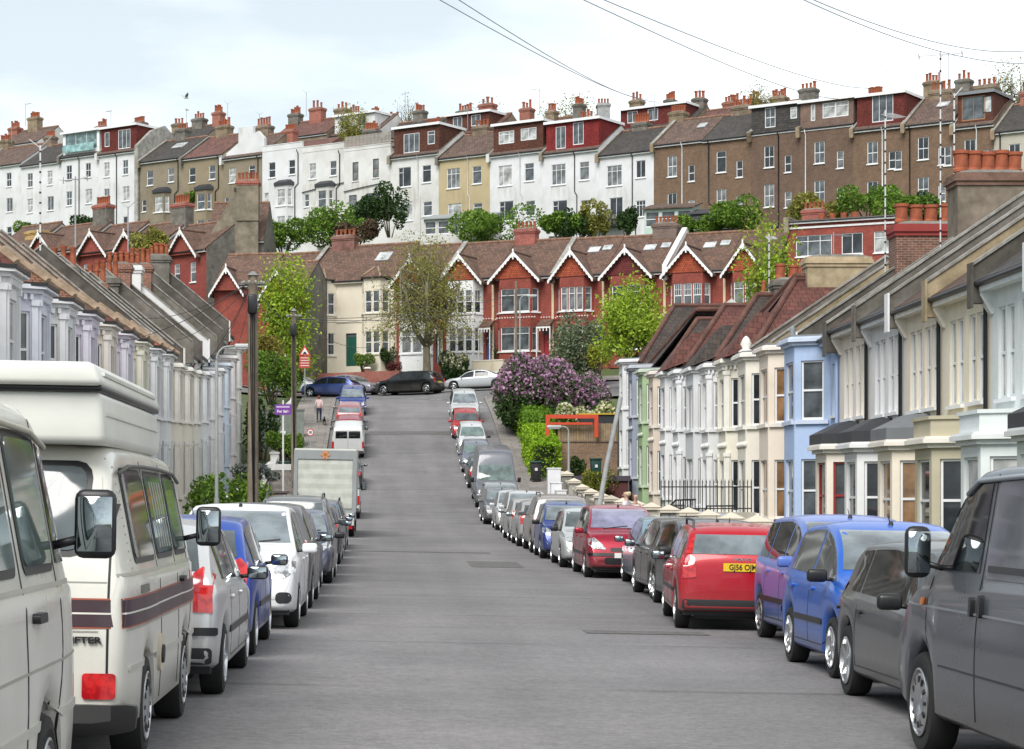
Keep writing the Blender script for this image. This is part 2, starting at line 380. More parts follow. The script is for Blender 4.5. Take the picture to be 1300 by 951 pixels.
repair(2.1, 52, 3.4, 55.5, (.165, .162, .164)); repair(-1.0, 61, 3.0, 61.7, (.16, .157, .16)); repair(-3.2, 126, 6.4, 127.2, (.16, .157, .16)); repair(2.6, 27.5, 4.2, 28.2, (.165, .162, .164))
mark(-1.4, 71, -.55, 71, .13); mark(-1.3, 78.5, -.7, 78.5, .1); mark(-1.2, 64, -.6, 64, .07)
for i in range(5): mark(KL + .6 + i * 1.9, 146.0 - .6 * (KL + .6 + i * 1.9), KL + 1.5 + i * 1.9, 146.0 - .6 * (KL + 1.5 + i * 1.9), .14)
mark(6.45, 139.5, 9.2, 138.2, .14)

# ------------------------------------------------------------------ windows, doors, chimneys
PANES = {'dark': (.030, .036, .042), 'mid': (.10, .115, .125), 'net': (.42, .43, .42), 'amber': (.30, .17, .08), 'pale': (.52, .55, .55), 'grey': (.17, .18, .185), 'green': (.16, .24, .24)}
def window_frame(w, h, style, depth=.10):
    mb = MB(); t = .055; y0, y1 = depth - .045, depth + .03
    mb.box(0, y0, 0, t, y1, h); mb.box(w - t, y0, 0, w, y1, h); mb.box(t, y0, 0, w - t, y1, t + .02); mb.box(t, y0, h - t, w - t, y1, h)
    def v(x, a=0, b=1, q=.04): mb.box(x * w - q / 2, y0 + .008, max(a * h, t), x * w + q / 2, y1 - .008, min(b * h, h - t))
    def hz(z, a=0, b=1, q=.045): mb.box(max(a * w, t), y0 + .004, z * h - q / 2, min(b * w, w - t), y1 - .012, z * h + q / 2)
    if style == 'sash': hz(.5, q=.06)
    elif style == 'bars': hz(.5, q=.06); v(.5, q=.028)
    elif style == 'cottage': hz(.5, q=.06); v(.5, .5, 1, .025); v(.25, .5, 1, .02); v(.75, .5, 1, .02); hz(.75, q=.022)
    elif style == 'two': v(.5)
    elif style == 'three': v(.33); v(.67); hz(.72)
    elif style == 'left': v(.36); hz(.74, 0, .36)
    elif style == 'top': hz(.72)
    elif style == 'glazed': v(.333); v(.667)
    elif style == 'big': v(.33); v(.67); hz(.5, q=.03); hz(.78, q=.03)
    return mb
def sill_box(w): 
    return MB().box(-.07, -.09, -.085, w + .07, depth_of_sill, 0)
depth_of_sill = .05
def add_window(parent, M, w, h, style='sash', pane='dark', frame='white', name='window', sill=True, depth=.10):
    w = round(w, 2); h = round(h, 2)
    fc = {'white': (.78, .79, .8), 'red': (.30, .03, .025), 'brown': (.13, .06, .035), 'black': (.02, .02, .022), 'wood': (.36, .17, .07), 'grey': (.2, .21, .23)}[frame]
    me = cached(('wf', w, h, style, frame, depth), lambda: window_frame(w, h, style, depth).mesh('window_frame', [plain(fc, .4, 0.0, .06)]))
    o = obj(name, me, parent, M=M)
    pm = cached(('wp', w, h, pane, depth), lambda: MB().box(.05, depth - .006, .05, w - .05, depth + .016, h - .05).mesh('pane', [glassy(PANES[pane])]))
    obj('pane', pm, o)
    if sill:
        sm = cached(('ws', w, frame), lambda: MB().box(-.07, -.09, -.085, w + .07, .052, -.002).mesh('sill', [plain(WHITE, .7)]))
        obj('sill', sm, o)
    return o
def panel(mb, M, x0, x1, z0, z1, holes, mi=0, reveal=.14):
    """a wall in the local xz plane (outside is -y) with real openings and their reveals"""
    xs = sorted({x0, x1} | {round(v, 4) for h in holes for v in (h[0], h[0] + h[2]) if x0 < v < x1}); zs = sorted({z0, z1} | {round(v, 4) for h in holes for v in (h[1], h[1] + h[3]) if z0 < v < z1})
    for i in range(len(xs) - 1):
        for j in range(len(zs) - 1):
            cx, cz = (xs[i] + xs[i + 1]) / 2, (zs[j] + zs[j + 1]) / 2
            if any(h[0] < cx < h[0] + h[2] and h[1] < cz < h[1] + h[3] for h in holes): continue
            mb.quad(*[M @ Vector(p) for p in ((xs[i], 0, zs[j]), (xs[i + 1], 0, zs[j]), (xs[i + 1], 0, zs[j + 1]), (xs[i], 0, zs[j + 1]))], mi)
    for h in holes:
        a, b, c, d = h[0], h[1], h[0] + h[2], h[1] + h[3]; r = reveal
        for q in (((a, 0, b), (a, r, b), (a, r, d), (a, 0, d)), ((c, 0, b), (c, 0, d), (c, r, d), (c, r, b)), ((a, 0, b), (c, 0, b), (c, r, b), (a, r, b)), ((a, 0, d), (a, r, d), (c, r, d), (c, 0, d))):
            mb.quad(*[M @ Vector(p) for p in q], mi)
def pot_mesh(kind):
    mb = MB()
    if kind == 'tall': mb.lathe([(.13, 0), (.14, .05), (.115, .1), (.105, .62), (.13, .66), (.135, .72), (.10, .72), (.09, .4)], 12)
    elif kind == 'squat': mb.lathe([(.16, 0), (.165, .06), (.145, .08), (.15, .36), (.175, .38), (.18, .45), (.14, .45), (.13, .2)], 14)
    elif kind == 'horned':
        mb.lathe([(.13, 0), (.12, .5), (.145, .52), (.12, .62), (.08, .62)], 10)
        for k in range(4): mb.tube([(.11 * math.cos(k * 1.57), .11 * math.sin(k * 1.57), .45), (.17 * math.cos(k * 1.57), .17 * math.sin(k * 1.57), .62)], .035, 6)
    else: mb.lathe([(.115, 0), (.12, .04), (.10, .06), (.10, .40), (.125, .42), (.125, .5), (.09, .5), (.08, .2)], 10)
    return mb
def chimney(parent, x, y, z0, z1, wx=.9, wy=1.5, mat=None, pots=5, kind='small', along='y', bandm=None, potm=None, potscale=1.0):
    mat = mat or brick((.28, .10, .06)); bandm = bandm or mat
    mb = MB(); mb.box(x - wx / 2, y - wy / 2, z0, x + wx / 2, y + wy / 2, z1 - .42, 0)
    for k, (a, b, e) in enumerate(((.42, .30, .05), (.30, .16, .10), (.16, .06, .05))):
        mb.box(x - wx / 2 - e, y - wy / 2 - e, z1 - a, x + wx / 2 + e, y + wy / 2 + e, z1 - b, 1)
    mb.cap(x - wx / 2 - .02, y - wy / 2 - .02, z1 - .06, x + wx / 2 + .02, y + wy / 2 + .02, z1 + .05, .35, 2)
    c = obj('chimney', mb.mesh('chimney', [mat, bandm, stone((.22, .21, .19), 4.0)]), parent)
    for i in range(pots):
        t = (i + .5) / pots - .5; px, py = (x, y + t * (wy - .1)) if along == 'y' else (x + t * (wx - .06), y)
        pc = potm or TERRA(); kd = kind if kind != 'mix' else random.choice(['small', 'tall', 'horned', 'small'])
        me = cached(('pot', kd, pc.name), lambda: pot_mesh(kd).mesh('chimney_pot', [pc], True, 40))
        o = obj('chimney_pot', me, c); o.location = (px, py, z1 + .03); s = potscale * random.uniform(.92, 1.08); o.scale = (potscale, potscale, s)
    return c
def aerial(parent, x, y, z0, h, kind=0, rz=0, r=.02, striped=False):
    mb = MB(); mb.tube([(0, 0, 0), (0, 0, h)], r, 6)
    a = Vector((math.cos(rz), math.sin(rz), 0)); b = Vector((-a.y, a.x, 0)); top = Vector((0, 0, h - .1))
    if kind == 0:
        mb.tube([top - a * .1, top + a * 1.0], .012, 5)
        for k in range(8): q = top + a * (.1 + k * .12); mb.tube([q - b * .2, q + b * .2], .008, 4)
    elif kind == 1:
        mb.tube([top - a * .6, top + a * .6], .014, 5)
        for s in (-.6, 0, .6): q = top + a * s; mb.tube([q - b * .25, q + b * .25], .01, 4); mb.tube([q + Vector((0, 0, -.12)), q + Vector((0, 0, .12))], .02, 5)
    else:
        for s in (-.5, .5): mb.tube([top, top + a * s + Vector((0, 0, .35))], .012, 5)
    if striped:
        for k in range(int(h / .35)): mb.lathe([(r * 1.35, .2 + k * .35), (r * 1.35, .26 + k * .35)], 6, mi=1)
    o = obj('aerial', mb.mesh('aerial', [plain((.62, .63, .63) if striped else (.32, .33, .34), .5), BLACK()]), parent, loc=(x, y, z0)); return o

# ------------------------------------------------------------------ house builder
class House:
    """local frame: x along the front, y into the house (front at 0), z up from the ground at the front"""
    def __init__(s, label, loc, rz, W, H, D=8.5, wall=None, trim=None, group=None, cat='house', name='terraced_house'):
        s.t = thing(name, label, cat, loc, rz, group); s.W, s.H, s.D = W, H, D
        s.wall = wall; s.trim = trim or plain(WHITE, .7); s.wins = []; s.holes = []; s.bayxs = []; s.mb = MB(); s.rise = 3.0
    def win(s, x, z, w, h, style='sash', pane='dark', frame='white', sill=True, kind='window'):
        s.holes.append((x, z, w, h)); s.wins.append((Matrix.Translation((x, 0, z)), w, h, style, pane, frame, sill))
    def door(s, x, z, w, h, c=(.05, .12, .1), light=True):
        s.holes.append((x, z, w, h)); mb = MB(); mb.box(x, .12, z, x + w, .17, z + h - .3)
        for k in range(2):
            for j in range(2): mb.box(x + .1 + k * (w / 2 - .04), .105, z + .15 + j * .95, x + w / 2 - .06 + k * (w / 2 - .04), .12, z + .85 + j * .9)
        d = obj('door', mb.mesh('door', [plain(c, .35)]), s.t)
        obj('door_handle', MB().lathe([(.03, 0), (.035, .02), (.02, .05)], 8, Matrix.Translation((x + w - .12, .1, z + 1.0)) @ Matrix.Rotation(R(90), 4, 'X')).mesh('door_handle', [metal((.6, .5, .3))], True), d)
        obj('fanlight', MB().box(x, .13, z + h - .28, x + w, .15, z + h).mesh('fanlight', [glassy(PANES['mid'])]), s.t)
    def bay(s, x0, x1, d, z0, z1, wz, cant=.45, wall=None, pane='dark', frame='white', style='sash', cornice=True, roof='flat', sidewin=True, rmat=None, fw=.72, split=1, dent=False, pil=False, wallmats=None):
        mb = MB(); P = [(x0, 0), (x0 + cant, -d), (x1 - cant, -d), (x1, 0)]; bm = wall or s.wall
        for i in range(3):
            a, b = Vector(P[i] + (0,)), Vector(P[i + 1] + (0,)); L = (b - a).length; u = (b - a) / L; n = Vector((-u.y, u.x, 0))
            M = Matrix(((u.x, n.x, 0, a.x), (u.y, n.y, 0, a.y), (0, 0, 1, 0), (0, 0, 0, 1))); holes = []
            for (wz0, wh) in wz:
                if i != 1 and not sidewin: continue
                ww = L * (fw if i == 1 else .62); k = split if i == 1 else 1; g = .09
                for q in range(k):
                    w1 = (ww - g * (k - 1)) / k; hx = (L - ww) / 2 + q * (w1 + g); holes.append((hx, wz0, w1, wh)); s.wins.append((M @ Matrix.Translation((hx, 0, wz0)), w1, wh, style, pane, frame, False))
            panel(mb, M, 0, L, z0, z1, holes, 0)
            for (wz0, wh) in wz:                        # sill course round the bay
                if i == 1 or sidewin: mb.box(.04, -.09, wz0 - .12, L - .04, .0, wz0 - .005, 1, M)
                if pil:
                    for e in (0.02, L - .17): mb.box(e, -.055, wz0 - .12, e + .15, 0, wz0 + wh + .12, 1, M); mb.box(e - .02, -.09, wz0 + wh + .12, e + .17, 0, wz0 + wh + .26, 1, M)
            if dent:
                for q in range(int(L / .16)): mb.box(.03 + q * .16, -.10, z1 - .14, .11 + q * .16, 0, z1 - .01, 1, M)
        o = obj('bay', mb.mesh('bay', [bm, s.trim]), s.t)
        def ring(e): return [(x0 - e, .0), (x0 + cant - e * .5, -d - e), (x1 - cant + e * .5, -d - e), (x1 + e, .0)]
        if cornice:
            c = MB(); c.prism(ring(.10), 2, z1, z1 + .1); c.prism(ring(.22), 2, z1 + .1, z1 + .2); c.prism(ring(.17), 2, z1 + .2, z1 + .25)
            obj('cornice', c.mesh('cornice', [s.trim]), s.t)
        zt = z1 + (.25 if cornice else 0)
        if roof == 'flat':
            obj('bay_roof', MB().prism(ring(.10), 2, zt, zt + .06).mesh('bay_roof', [rmat or LEAD()]), s.t)
        elif roof == 'parapet':
            c = MB(); c.prism(ring(.03), 2, zt, zt + .38); c.prism(ring(.08), 2, zt + .38, zt + .46); obj('bay_parapet', c.mesh('bay_parapet', [bm]), s.t)
        elif roof == 'lead':                            # low leaded hipped cap with a deep dark fascia
            a = ring(.16); c = MB(); c.prism(a, 2, zt, zt + .28); b = [(x0 + .3, .0), (x0 + cant + .2, -d * .4), (x1 - cant - .2, -d * .4), (x1 - .3, .0)]
            c.add([p + (zt + .28,) for p in a] + [p + (zt + .62,) for p in b], [(0, 1, 5, 4), (1, 2, 6, 5), (2, 3, 7, 6), (4, 5, 6, 7)]); obj('bay_roof', c.mesh('bay_roof', [rmat or plain((.035, .037, .042), .5)]), s.t)
        elif roof == 'hip':
            a = ring(.25); h = 1.15; yb = 1.5; b = [(x0 + .75, yb), (x1 - .75, yb)]; c = MB()
            A = [Vector(p + (zt,)) for p in a]; A[0].y = A[3].y = .2; T0 = Vector((x0 + (x1 - x0) * .45, .0, zt + h * .72)); T1 = Vector((x0 + (x1 - x0) * .55, .0, zt + h * .72)); E0 = Vector((T0.x, yb + .6, zt + h * 1.0)); E1 = Vector((T1.x, yb + .6, zt + h * 1.0))
            c.add([A[0], A[1], A[2], A[3], T0, T1, E0, E1], [(0, 1, 4), (1, 2, 5, 4), (2, 3, 5), (4, 5, 7, 6), (0, 4, 6), (3, 7, 5)])
            g = Vector((0, 0, -.09)); c.add([p + g for p in A], [(3, 2, 1, 0)]); c.add([A[0], A[1], A[2], A[3]] + [p + g for p in A], [(0, 4, 5, 1), (1, 5, 6, 2), (2, 6, 7, 3)], 1)
            for p, q in ((A[1], T0), (A[2], T1)): c.tube([p + Vector((0, 0, .03)), q + Vector((0, 0, .04))], .085, 6, 2)
            obj('bay_roof', c.mesh('bay_roof', [rmat, BLACK(), stone((.34, .25, .18), 4.0)]), s.t)
        s.bayxs.append((x0, x1, z0, z1)); return o
    def finish_walls(s, z0=-2.5, back=True, mat2=None, lwall=True):
        mb = MB(); I = Matrix(); W, H, D = s.W, s.H, s.D
        panel(mb, I, 0, W, z0, H, s.holes); zr = H + s.rise - .03
        for x, f in ((0, 1), (W, -1)):
            q = [(x, 0, z0), (x, D, z0), (x, D, H), (x, D / 2, zr), (x, 0, H)]; mb.add(q if x else q[::-1], [(0, 1, 2, 3, 4)], 1)
        mb.quad((W, D, z0), (0, D, z0), (0, D, H), (W, D, H), 1)
        obj('wall', mb.mesh('wall', [s.wall, mat2 or s.wall]), s.t)
        for (M, w, h, st, pn, fr, sl) in s.wins: add_window(s.t, M, w, h, st, pn, fr, sill=sl)
    def pitched(s, mat, eave=.3, skylights=(), hole=None, fascia=True, ridgem=None):
        W, H, D = s.W, s.H, s.D; r = s.rise; k = r / (D / 2); mb = MB(); t = .12; e0 = (-eave, H - eave * k)
        for y0, z0, y1, z1 in ((-eave, H - eave * k, D / 2, H + r), (D / 2, H + r, D + eave, H - eave * k)):
            mb.add([(0, y0, z0), (W, y0, z0), (W, y1, z1), (0, y1, z1), (0, y0, z0 - t), (W, y0, z0 - t), (W, y1, z1 - t), (0, y1, z1 - t)], [(0, 1, 2, 3), (7, 6, 5, 4), (0, 4, 5, 1), (1, 5, 6, 2), (2, 6, 7, 3), (3, 7, 4, 0)])
        ro = obj('roof', mb.mesh('roof', [mat]), s.t)
        rd = MB(); n = int(W / .45)
        for i in range(n): rd.tube([(W * i / n, D / 2, H + r + .02), (W * (i + 1) / n - .02, D / 2, H + r + .02)], .13, 8)
        obj('ridge_tiles', rd.mesh('ridge_tiles', [ridgem or stone((.30, .17, .12), 5.0)], True, 40), ro)
        if fascia:
            g = MB(); g.box(0, -eave + .02, H - eave * k - .26, W, -eave + .06, H - eave * k - .05); g.box(.002, -eave + .06, H - eave * k - .24, W - .002, .001, H - eave * k - .20)
            obj('fascia', g.mesh('fascia', [s.trim]), s.t)
            gt = MB(); gt.tube([(0.01, -eave - .03, H - eave * k - .09), (W - .01, -eave - .03, H - eave * k - .09)], .065, 8); obj('gutter', gt.mesh('gutter', [BLACK()], True, 40), s.t)
        for (x, t0, w, h) in skylights:
            y = D / 2 * t0; z = H + y * k; a = math.atan(k); M = Matrix.Translation((x, y, z + .03)) @ Matrix.Rotation(a, 4, 'X')
            sk = MB(); sk.box(-w / 2, -h / 2, 0, w / 2, -h / 2 + .07, .09, 0, M); sk.box(-w / 2, h / 2 - .07, 0, w / 2, h / 2, .09, 0, M); sk.box(-w / 2, -h / 2 + .07, 0, -w / 2 + .07, h / 2 - .07, .09, 0, M); sk.box(w / 2 - .07, -h / 2 + .07, 0, w / 2, h / 2 - .07, .09, 0, M)
            so = obj('skylight', sk.mesh('skylight', [plain((.5, .51, .52), .4)]), ro); obj('pane', MB().box(-w / 2 + .05, -h / 2 + .05, .02, w / 2 - .05, h / 2 - .05, .06, 0, M).mesh('pane', [glassy(PANES['pale'])]), so) if False else None
            obj('skylight_pane', MB().box(-w / 2 + .07, -h / 2 + .07, .03, w / 2 - .07, h / 2 - .07, .07, 0, M).mesh('skylight_pane', [glassy(PANES['pale'])]), ro)
    def half_hip(s, mat, low_side):
        """half of a hipped roof whose ridge runs back from the street along one party wall; low_side = local x of the eave side"""
        W, H, D, r = s.W, s.H, s.D, s.rise; xl, xr_ = (W, 0) if low_side else (0, W); e = .3; mb = MB()
        A, B, C, E, F = (xl, -e, H), (xl, D, H), (xr_, D, H + r), (xr_, 2.0, H + r), (xr_, -e, H); t = .12
        lo = [Vector(p) - Vector((0, 0, t)) for p in (A, B, C, E, F)]; fl = [(0, 1, 2, 3), (0, 3, 4)]
        if not low_side: fl = [f[::-1] for f in fl]
        mb.add([A, B, C, E, F], fl); mb.add(lo, [f[::-1] for f in fl]); mb.add([A, F, lo[0], lo[4]], [(0, 1, 3, 2)], 1); mb.add([A, B, lo[0], lo[1]], [(0, 1, 3, 2)], 1)
        ro = obj('roof', mb.mesh('roof', [mat, BLACK()]), s.t); rd = MB(); rd.tube([(xr_, 2.0, H + r + .03), (xr_, D, H + r + .03)], .12, 8); rd.tube([(xl, -e, H + .05), (xr_, 2.0, H + r + .04)], .11, 8)
        obj('ridge_tiles', rd.mesh('ridge_tiles', [stone((.15, .07, .055), 5.0)], True, 40), ro)
        gt = MB(); gt.tube([(0.01, -e - .04, H - .06), (W - .01, -e - .04, H - .06)], .065, 8); obj('gutter', gt.mesh('gutter', [BLACK()], True, 40), s.t)
    def parapet_wall(s, x, mat, up=.32, th=.26, cope=None, white_edge=False, y0=-.42):
        H, D, r = s.H, s.D, s.rise; k = r / (D / 2); zf = H - .42 * k + up
        top = [(y0, zf - .0), (D / 2, H + r + up), (D + .3, H - .3 * k + up)]; poly = [(y0, H - .75), (y0, zf)] + top[1:] + [(D + .3, H - .75)]
        mb = MB(); mb.prism(poly, 0, x - th / 2, x + th / 2, 0)
        for i in range(2):
            (ya, za), (yb, zb) = (top[i], top[i + 1]); q = [(ya, za), (yb, zb), (yb, zb + .07), (ya, za + .07)]; mb.prism(q, 0, x - th / 2 - .04, x + th / 2 + .04, 1)
        mb.box(x - th / 2 - .03, y0 - .05, H - .85, x + th / 2 + .03, y0, zf + .06, 2)
        obj('party_wall', mb.mesh('party_wall', [mat, cope or stone((.36, .35, .33), 4.0), s.trim if white_edge else mat]), s.t)
    def box_dormer(s, x0, x1, zt, mat, wins, y0=.25, fasc=None, cheek=None, roofm=None):
        H, D, r = s.H, s.D, s.rise; k = r / (D / 2); zb = H + y0 * k - .02; y1 = min((zt - H) / k, D / 2)
        mb = MB(); holes = [(x0 + a, zb + b, w, h) for (a, b, w, h, *_) in wins]; M = Matrix.Translation((0, y0, 0)); panel(mb, M, x0, x1, zb, zt, holes)
        for x in (x0, x1):
            q = [(x, y0, zb), (x, y1, zt - .02), (x, y0, zt)]; mb.add(q if x == x1 else q[::-1], [(0, 1, 2)], 1)
        d = obj('dormer', mb.mesh('dormer', [mat, cheek or mat]), s.t)
        obj('dormer_roof', MB().box(x0 - .15, y0 - .25, zt, x1 + .15, y1 + .5, zt + .1).mesh('dormer_roof', [roofm or plain((.06, .06, .065), .7)]), d)
        obj('dormer_fascia', MB().box(x0 - .17, y0 - .29, zt - .12, x1 + .17, y0 - .25, zt + .13).box(x1 + .15, y0 - .25, zt - .12, x1 + .19, y1 + .5, zt + .13).mesh('dormer_fascia', [fasc or plain(WHITE, .6)]), d)
        for (a, b, w, h, st, pn, fr) in wins: add_window(d, Matrix.Translation((x0 + a, y0, zb + b)), w, h, st, pn, fr, sill=False, depth=.06)
        return d
    def downpipe(s, x, z0, z1, mat=None, r=.045, bend=None, y=-.08):
        pts = [(x, y - .22, z1 + .18), (x, y - .2, z1 + .02), (x, y, z1 - .22)] + ([(x, y, bend[1]), (bend[0], y, bend[1] - .35), (bend[0], y, z0)] if bend else [(x, y, z0)])
        obj('downpipe', MB().tube(pts, r, 8).mesh('downpipe', [mat or BLACK()], True, 50), s.t)
    def string(s, z, h=.12, e=.05, x0=None, x1=None, mat=None):
        obj('string_course', MB().box(x0 if x0 is not None else 0, -e, z, x1 if x1 is not None else s.W, -.001, z + h).mesh('string_course', [mat or s.trim]), s.t)
    def gable(s, x0, x1, z, h, facem, barge, roofm, y=-.5, depth=4.2, hang=.3, ornament=True):
        """a gable over a bay: triangular face, scalloped barge boards, its own pitched roof running back"""
        xm = (x0 + x1) / 2; k = h / ((x1 - x0) / 2); y1 = y + depth
        mb = MB(); mb.prism([(x0, z), (x1, z), (xm, z + h)], 1, y, y + .2); g = obj('gable', mb.mesh('gable', [facem]), s.t)
        rf = MB(); e = .32; t = .1
        for sx in (-1, 1):
            xe = xm + sx * ((x1 - x0) / 2 + e); ze = z - e * k; P = [(xe, ze), (xm, z + h), (xm, z + h + t * 1.3), (xe, ze + t * 1.3)]; rf.prism(P, 1, y - hang, y1)
        rf.tube([(xm, y - hang, z + h + .13), (xm, y1, z + h + .13)], .1, 6)
        obj('gable_roof', rf.mesh('gable_roof', [roofm]), g)
        bb = MB()
        for sx in (-1, 1):
            xe = xm + sx * ((x1 - x0) / 2 + e + .02); ze = z - e * k; n = 9; d = .18
            bb.prism([(xe, ze - .02), (xm, z + h + .02), (xm, z + h + .15), (xe, ze + .13)], 1, y - hang - .07, y - hang - .003)
            for i in range(n):                          # scallops hanging from the board
                u0, u1, um = i / n, (i + 1) / n, (i + .5) / n; f = lambda u: (xe + (xm - xe) * u, ze + (z + h - ze) * u)
                a, b, c = f(u0), f(u1), f(um); bb.prism([(a[0], a[1] + .02), (a[0], a[1] - d * .45), (c[0], c[1] - d), (b[0], b[1] - d * .45), (b[0], b[1] + .02)], 1, y - hang - .06, y - hang - .012)
        if ornament: bb.box(xm - .05, y - hang - .09, z + h - .45, xm + .05, y - hang - .01, z + h + .35)
        obj('barge_board', bb.mesh('barge_board', [barge]), g); return g

# ------------------------------------------------------------------ the street's two terraces
rend = stone((.20, .185, .165), 2.2); dkrend = stone((.13, .118, .105), 2.2); sand = stone((.42, .34, .22), 2.0)
GR, GL = 'terraced houses on the right of the street', 'terraced houses on the left of the street'
GB, GC = 'red gabled terrace facing down the street', 'backs of the tall terrace along the skyline'
XR, XL = 13.0, -8.85
brown_t = tiles((.10, .064, .052)); red_t = tiles((.115, .042, .035)); dk_t = tiles((.055, .044, .04)); slate_t = tiles(SLATE, .22, .3, .2); clay_t = tiles((.20, .095, .06), .11, .17, .4)
# (near Y, far Y, wall colour, style, label)
RIGHT = [
 (37.6, 41.7, (.62, .66, .64), 'flat', 'pale mint rendered terraced house cut by the right edge of the picture'),
 (41.7, 45.7, (.74, .79, .79), 'flatp', 'white rendered house with a parapeted bay and a slatted blind, above the grey van'),
 (45.7, 49.6, (.82, .76, .62), 'flats', 'cream house whose stone ground floor bay is stained olive'),
 (49.6, 53.3, (.82, .74, .62), 'flat1', 'peach cream house with a grey leaded bay roof and a black downpipe at each side'),
 (53.3, 57.1, (.78, .78, .79), 'flat2', 'white house between the peach cream house and the one with red window frames'),
 (57.1, 60.9, (.82, .75, .66), 'flatr', 'cream house with red painted window frames in its ground floor bay'),
 (60.9, 65.2, (.42, .54, .77), 'bayb', 'sky blue house with a white cornice on its two storey bay'),
 (65.2, 69.5, (.82, .72, .61), 'baya', 'peach house with amber curtains next to the sky blue house'),
 (69.5, 73.7, (.82, .77, .68), 'bay', 'pale cream house with a scrolled finial on its bay'),
 (73.7, 77.9, (.82, .78, .66), 'bayp', 'cream house with paired pilasters and a steep dark red tiled roof'),
 (77.9, 82.0, (.74, .74, .74), 'bayp', 'white house with paired pilasters under a bright orange tiled verge'),
 (82.0, 86.1, (.70, .71, .73), 'bayd', 'white boarded house with a plain square bay, behind the black railings'),
 (86.1, 90.2, (.74, .75, .77), 'bayp', 'bluish white house with a frilled plaster band between its floors'),
 (90.2, 94.3, (.76, .76, .77), 'bay', 'bright white house beyond the frilled one, under a small red tiled roof'),
 (94.3, 98.4, (.70, .60, .50), 'bay', 'peach house between the white houses and the green one'),
 (98.4, 102.4, (.36, .48, .28), 'bay', 'leaf green house, a narrow strip seen between peach and slate blue'),
 (102.4, 106.5, (.30, .33, .42), 'bay', 'slate blue house next to last in the right terrace'),
 (106.5, 110.8, (.72, .73, .74), 'end', 'white gable ended house closing the right terrace under a black tiled roof'),
]
CUR = ['dark', 'mid', 'dark', 'net', 'grey', 'dark', 'mid']
def base_z(X, y0, y1, far=False): return (G(X, y0) + G(X, y1)) / 2 + .22
fz = []
for i, (y0, y1, c, st, lab) in enumerate(RIGHT):
    W = y1 - y0; z = base_z(9, y0, y1); rnd = random.Random(i); H = 6.55 if st.startswith('flat') else 6.35
    if i >= 14: H -= .5
    h = House(lab, (XR, y1, z), R(-90), W, H, 8.6, stucco(c), plain(lighten(c), .7), GR, 'house')
    h.rise = 2.9 if i != 17 else 3.3; pn = CUR[i % 7]
    if st.startswith('flat'):
        h.win(W - 1.72, 3.75, .52, 1.95, 'sash', 'net', sill=True); h.win(W - 1.08, 3.75, .52, 1.95, 'sash', 'pale', sill=True)
        h.win(.55, 3.75, .52, 1.95, 'sash', 'net'); h.win(1.19, 3.75, .52, 1.95, 'sash', 'pale')
        fr = 'red' if st == 'flatr' else 'white'; roof = {'flatp': 'parapet', 'flats': 'parapet'}.get(st, 'lead')
        bw = stucco((.50, .46, .34), .5) if st == 'flats' else h.wall
        h.bay(.25, 2.75, .85, -1.2, 2.75, [(.65, 1.85)], .5, bw, {'flatp': 'net', 'flatr': 'mid', 'flat1': 'amber'}.get(st, 'dark'), fr, roof=roof, rmat=plain((.16, .17, .18), .5) if st == 'flat1' else None)
        h.door(2.9, -.1, .8, 2.35, (.04, .05, .12))
        h.string(2.95, .14, .07); h.downpipe(W - .14, -.3, H - .35, r=.048)
        # moulded brackets under the eaves
        for x in (.12, W - .12): obj('bracket', MB().prism([(-.28, H - .45), (-.28, H - .55), (-.05, H - .95), (0, H - .95), (0, H - .45)], 0, x - .09, x + .09).mesh('bracket', [h.trim]), h.t)
        mat = [brown_t, slate_t, brown_t, brown_t, slate_t, brown_t][i % 6]
    else:
        pil = st == 'bayp'; roof = 'flat'; pane = {'baya': 'amber', 'bay': 'dark'}.get(st, pn)
        h.bay(.3, 3.0, .95, -1.2, 5.95, [(.75, 1.85), (3.75, 1.75)], .55 if st != 'bayd' else .25, stucco(c), pane, 'white', roof='flat', pil=pil, cornice=True, style='sash' if st != 'bayd' else 'two', dent=pil)
        if st == 'bay' and i == 8:
            fb = MB(); fb.lathe([(.22, 0), (.26, .1), (.12, .2), (.2, .35), (.1, .55), (.02, .62)], 10, Matrix.Translation((1.65, -.8, 6.2))); obj('finial', fb.mesh('finial', [h.trim], True), h.t)
        if st == 'bayb': obj('finial', MB().lathe([(.12, 0), (.13, .1), (.07, .18), (.1, .3), (.02, .42)], 10, Matrix.Translation((1.65, -.85, 6.2))).mesh('finial', [LEAD()], True), h.t)
        if st in ('bayp', 'bay'):
            fr = MB()
            for q in range(9): fr.prism([(.45 + q * .28, 3.28), (.73 + q * .28, 3.28), (.59 + q * .28, 3.12)], 1, -.02, -.0) if False else fr.lathe([(.10, -.03), (.12, 0), (.02, .05)], 8, Matrix.Translation((.9 + q * .19, -.97, 3.12)) @ Matrix.Rotation(R(90), 4, 'X'))
            obj('plaster_band', fr.mesh('plaster_band', [h.trim], True), h.t)
        h.door(3.15, -.1, .82, 2.4, rnd.choice([(.02, .05, .12), (.2, .03, .03), (.03, .08, .05)])); h.win(3.25, 3.85, .6, 1.5, 'sash', 'mid'); h.string(3.05, .12, .06, 3.0, W)
        h.downpipe(W - .1, -.3, H - .35, BLACK() if i % 2 else plain(c, .6), r=.05)
        mat = {6: slate_t, 7: slate_t, 8: red_t, 9: red_t, 10: red_t, 11: dk_t, 12: dk_t, 13: red_t, 14: red_t, 15: dk_t, 16: dk_t, 17: dk_t}[i]
    h.finish_walls(-2.0, mat2=stucco((.6, .6, .6), .4) if st != 'end' else stucco((.68, .69, .70), .35))
    sky_ = ((W * .5, .35, .8, 1.1),) if i in (4, 10) else ()
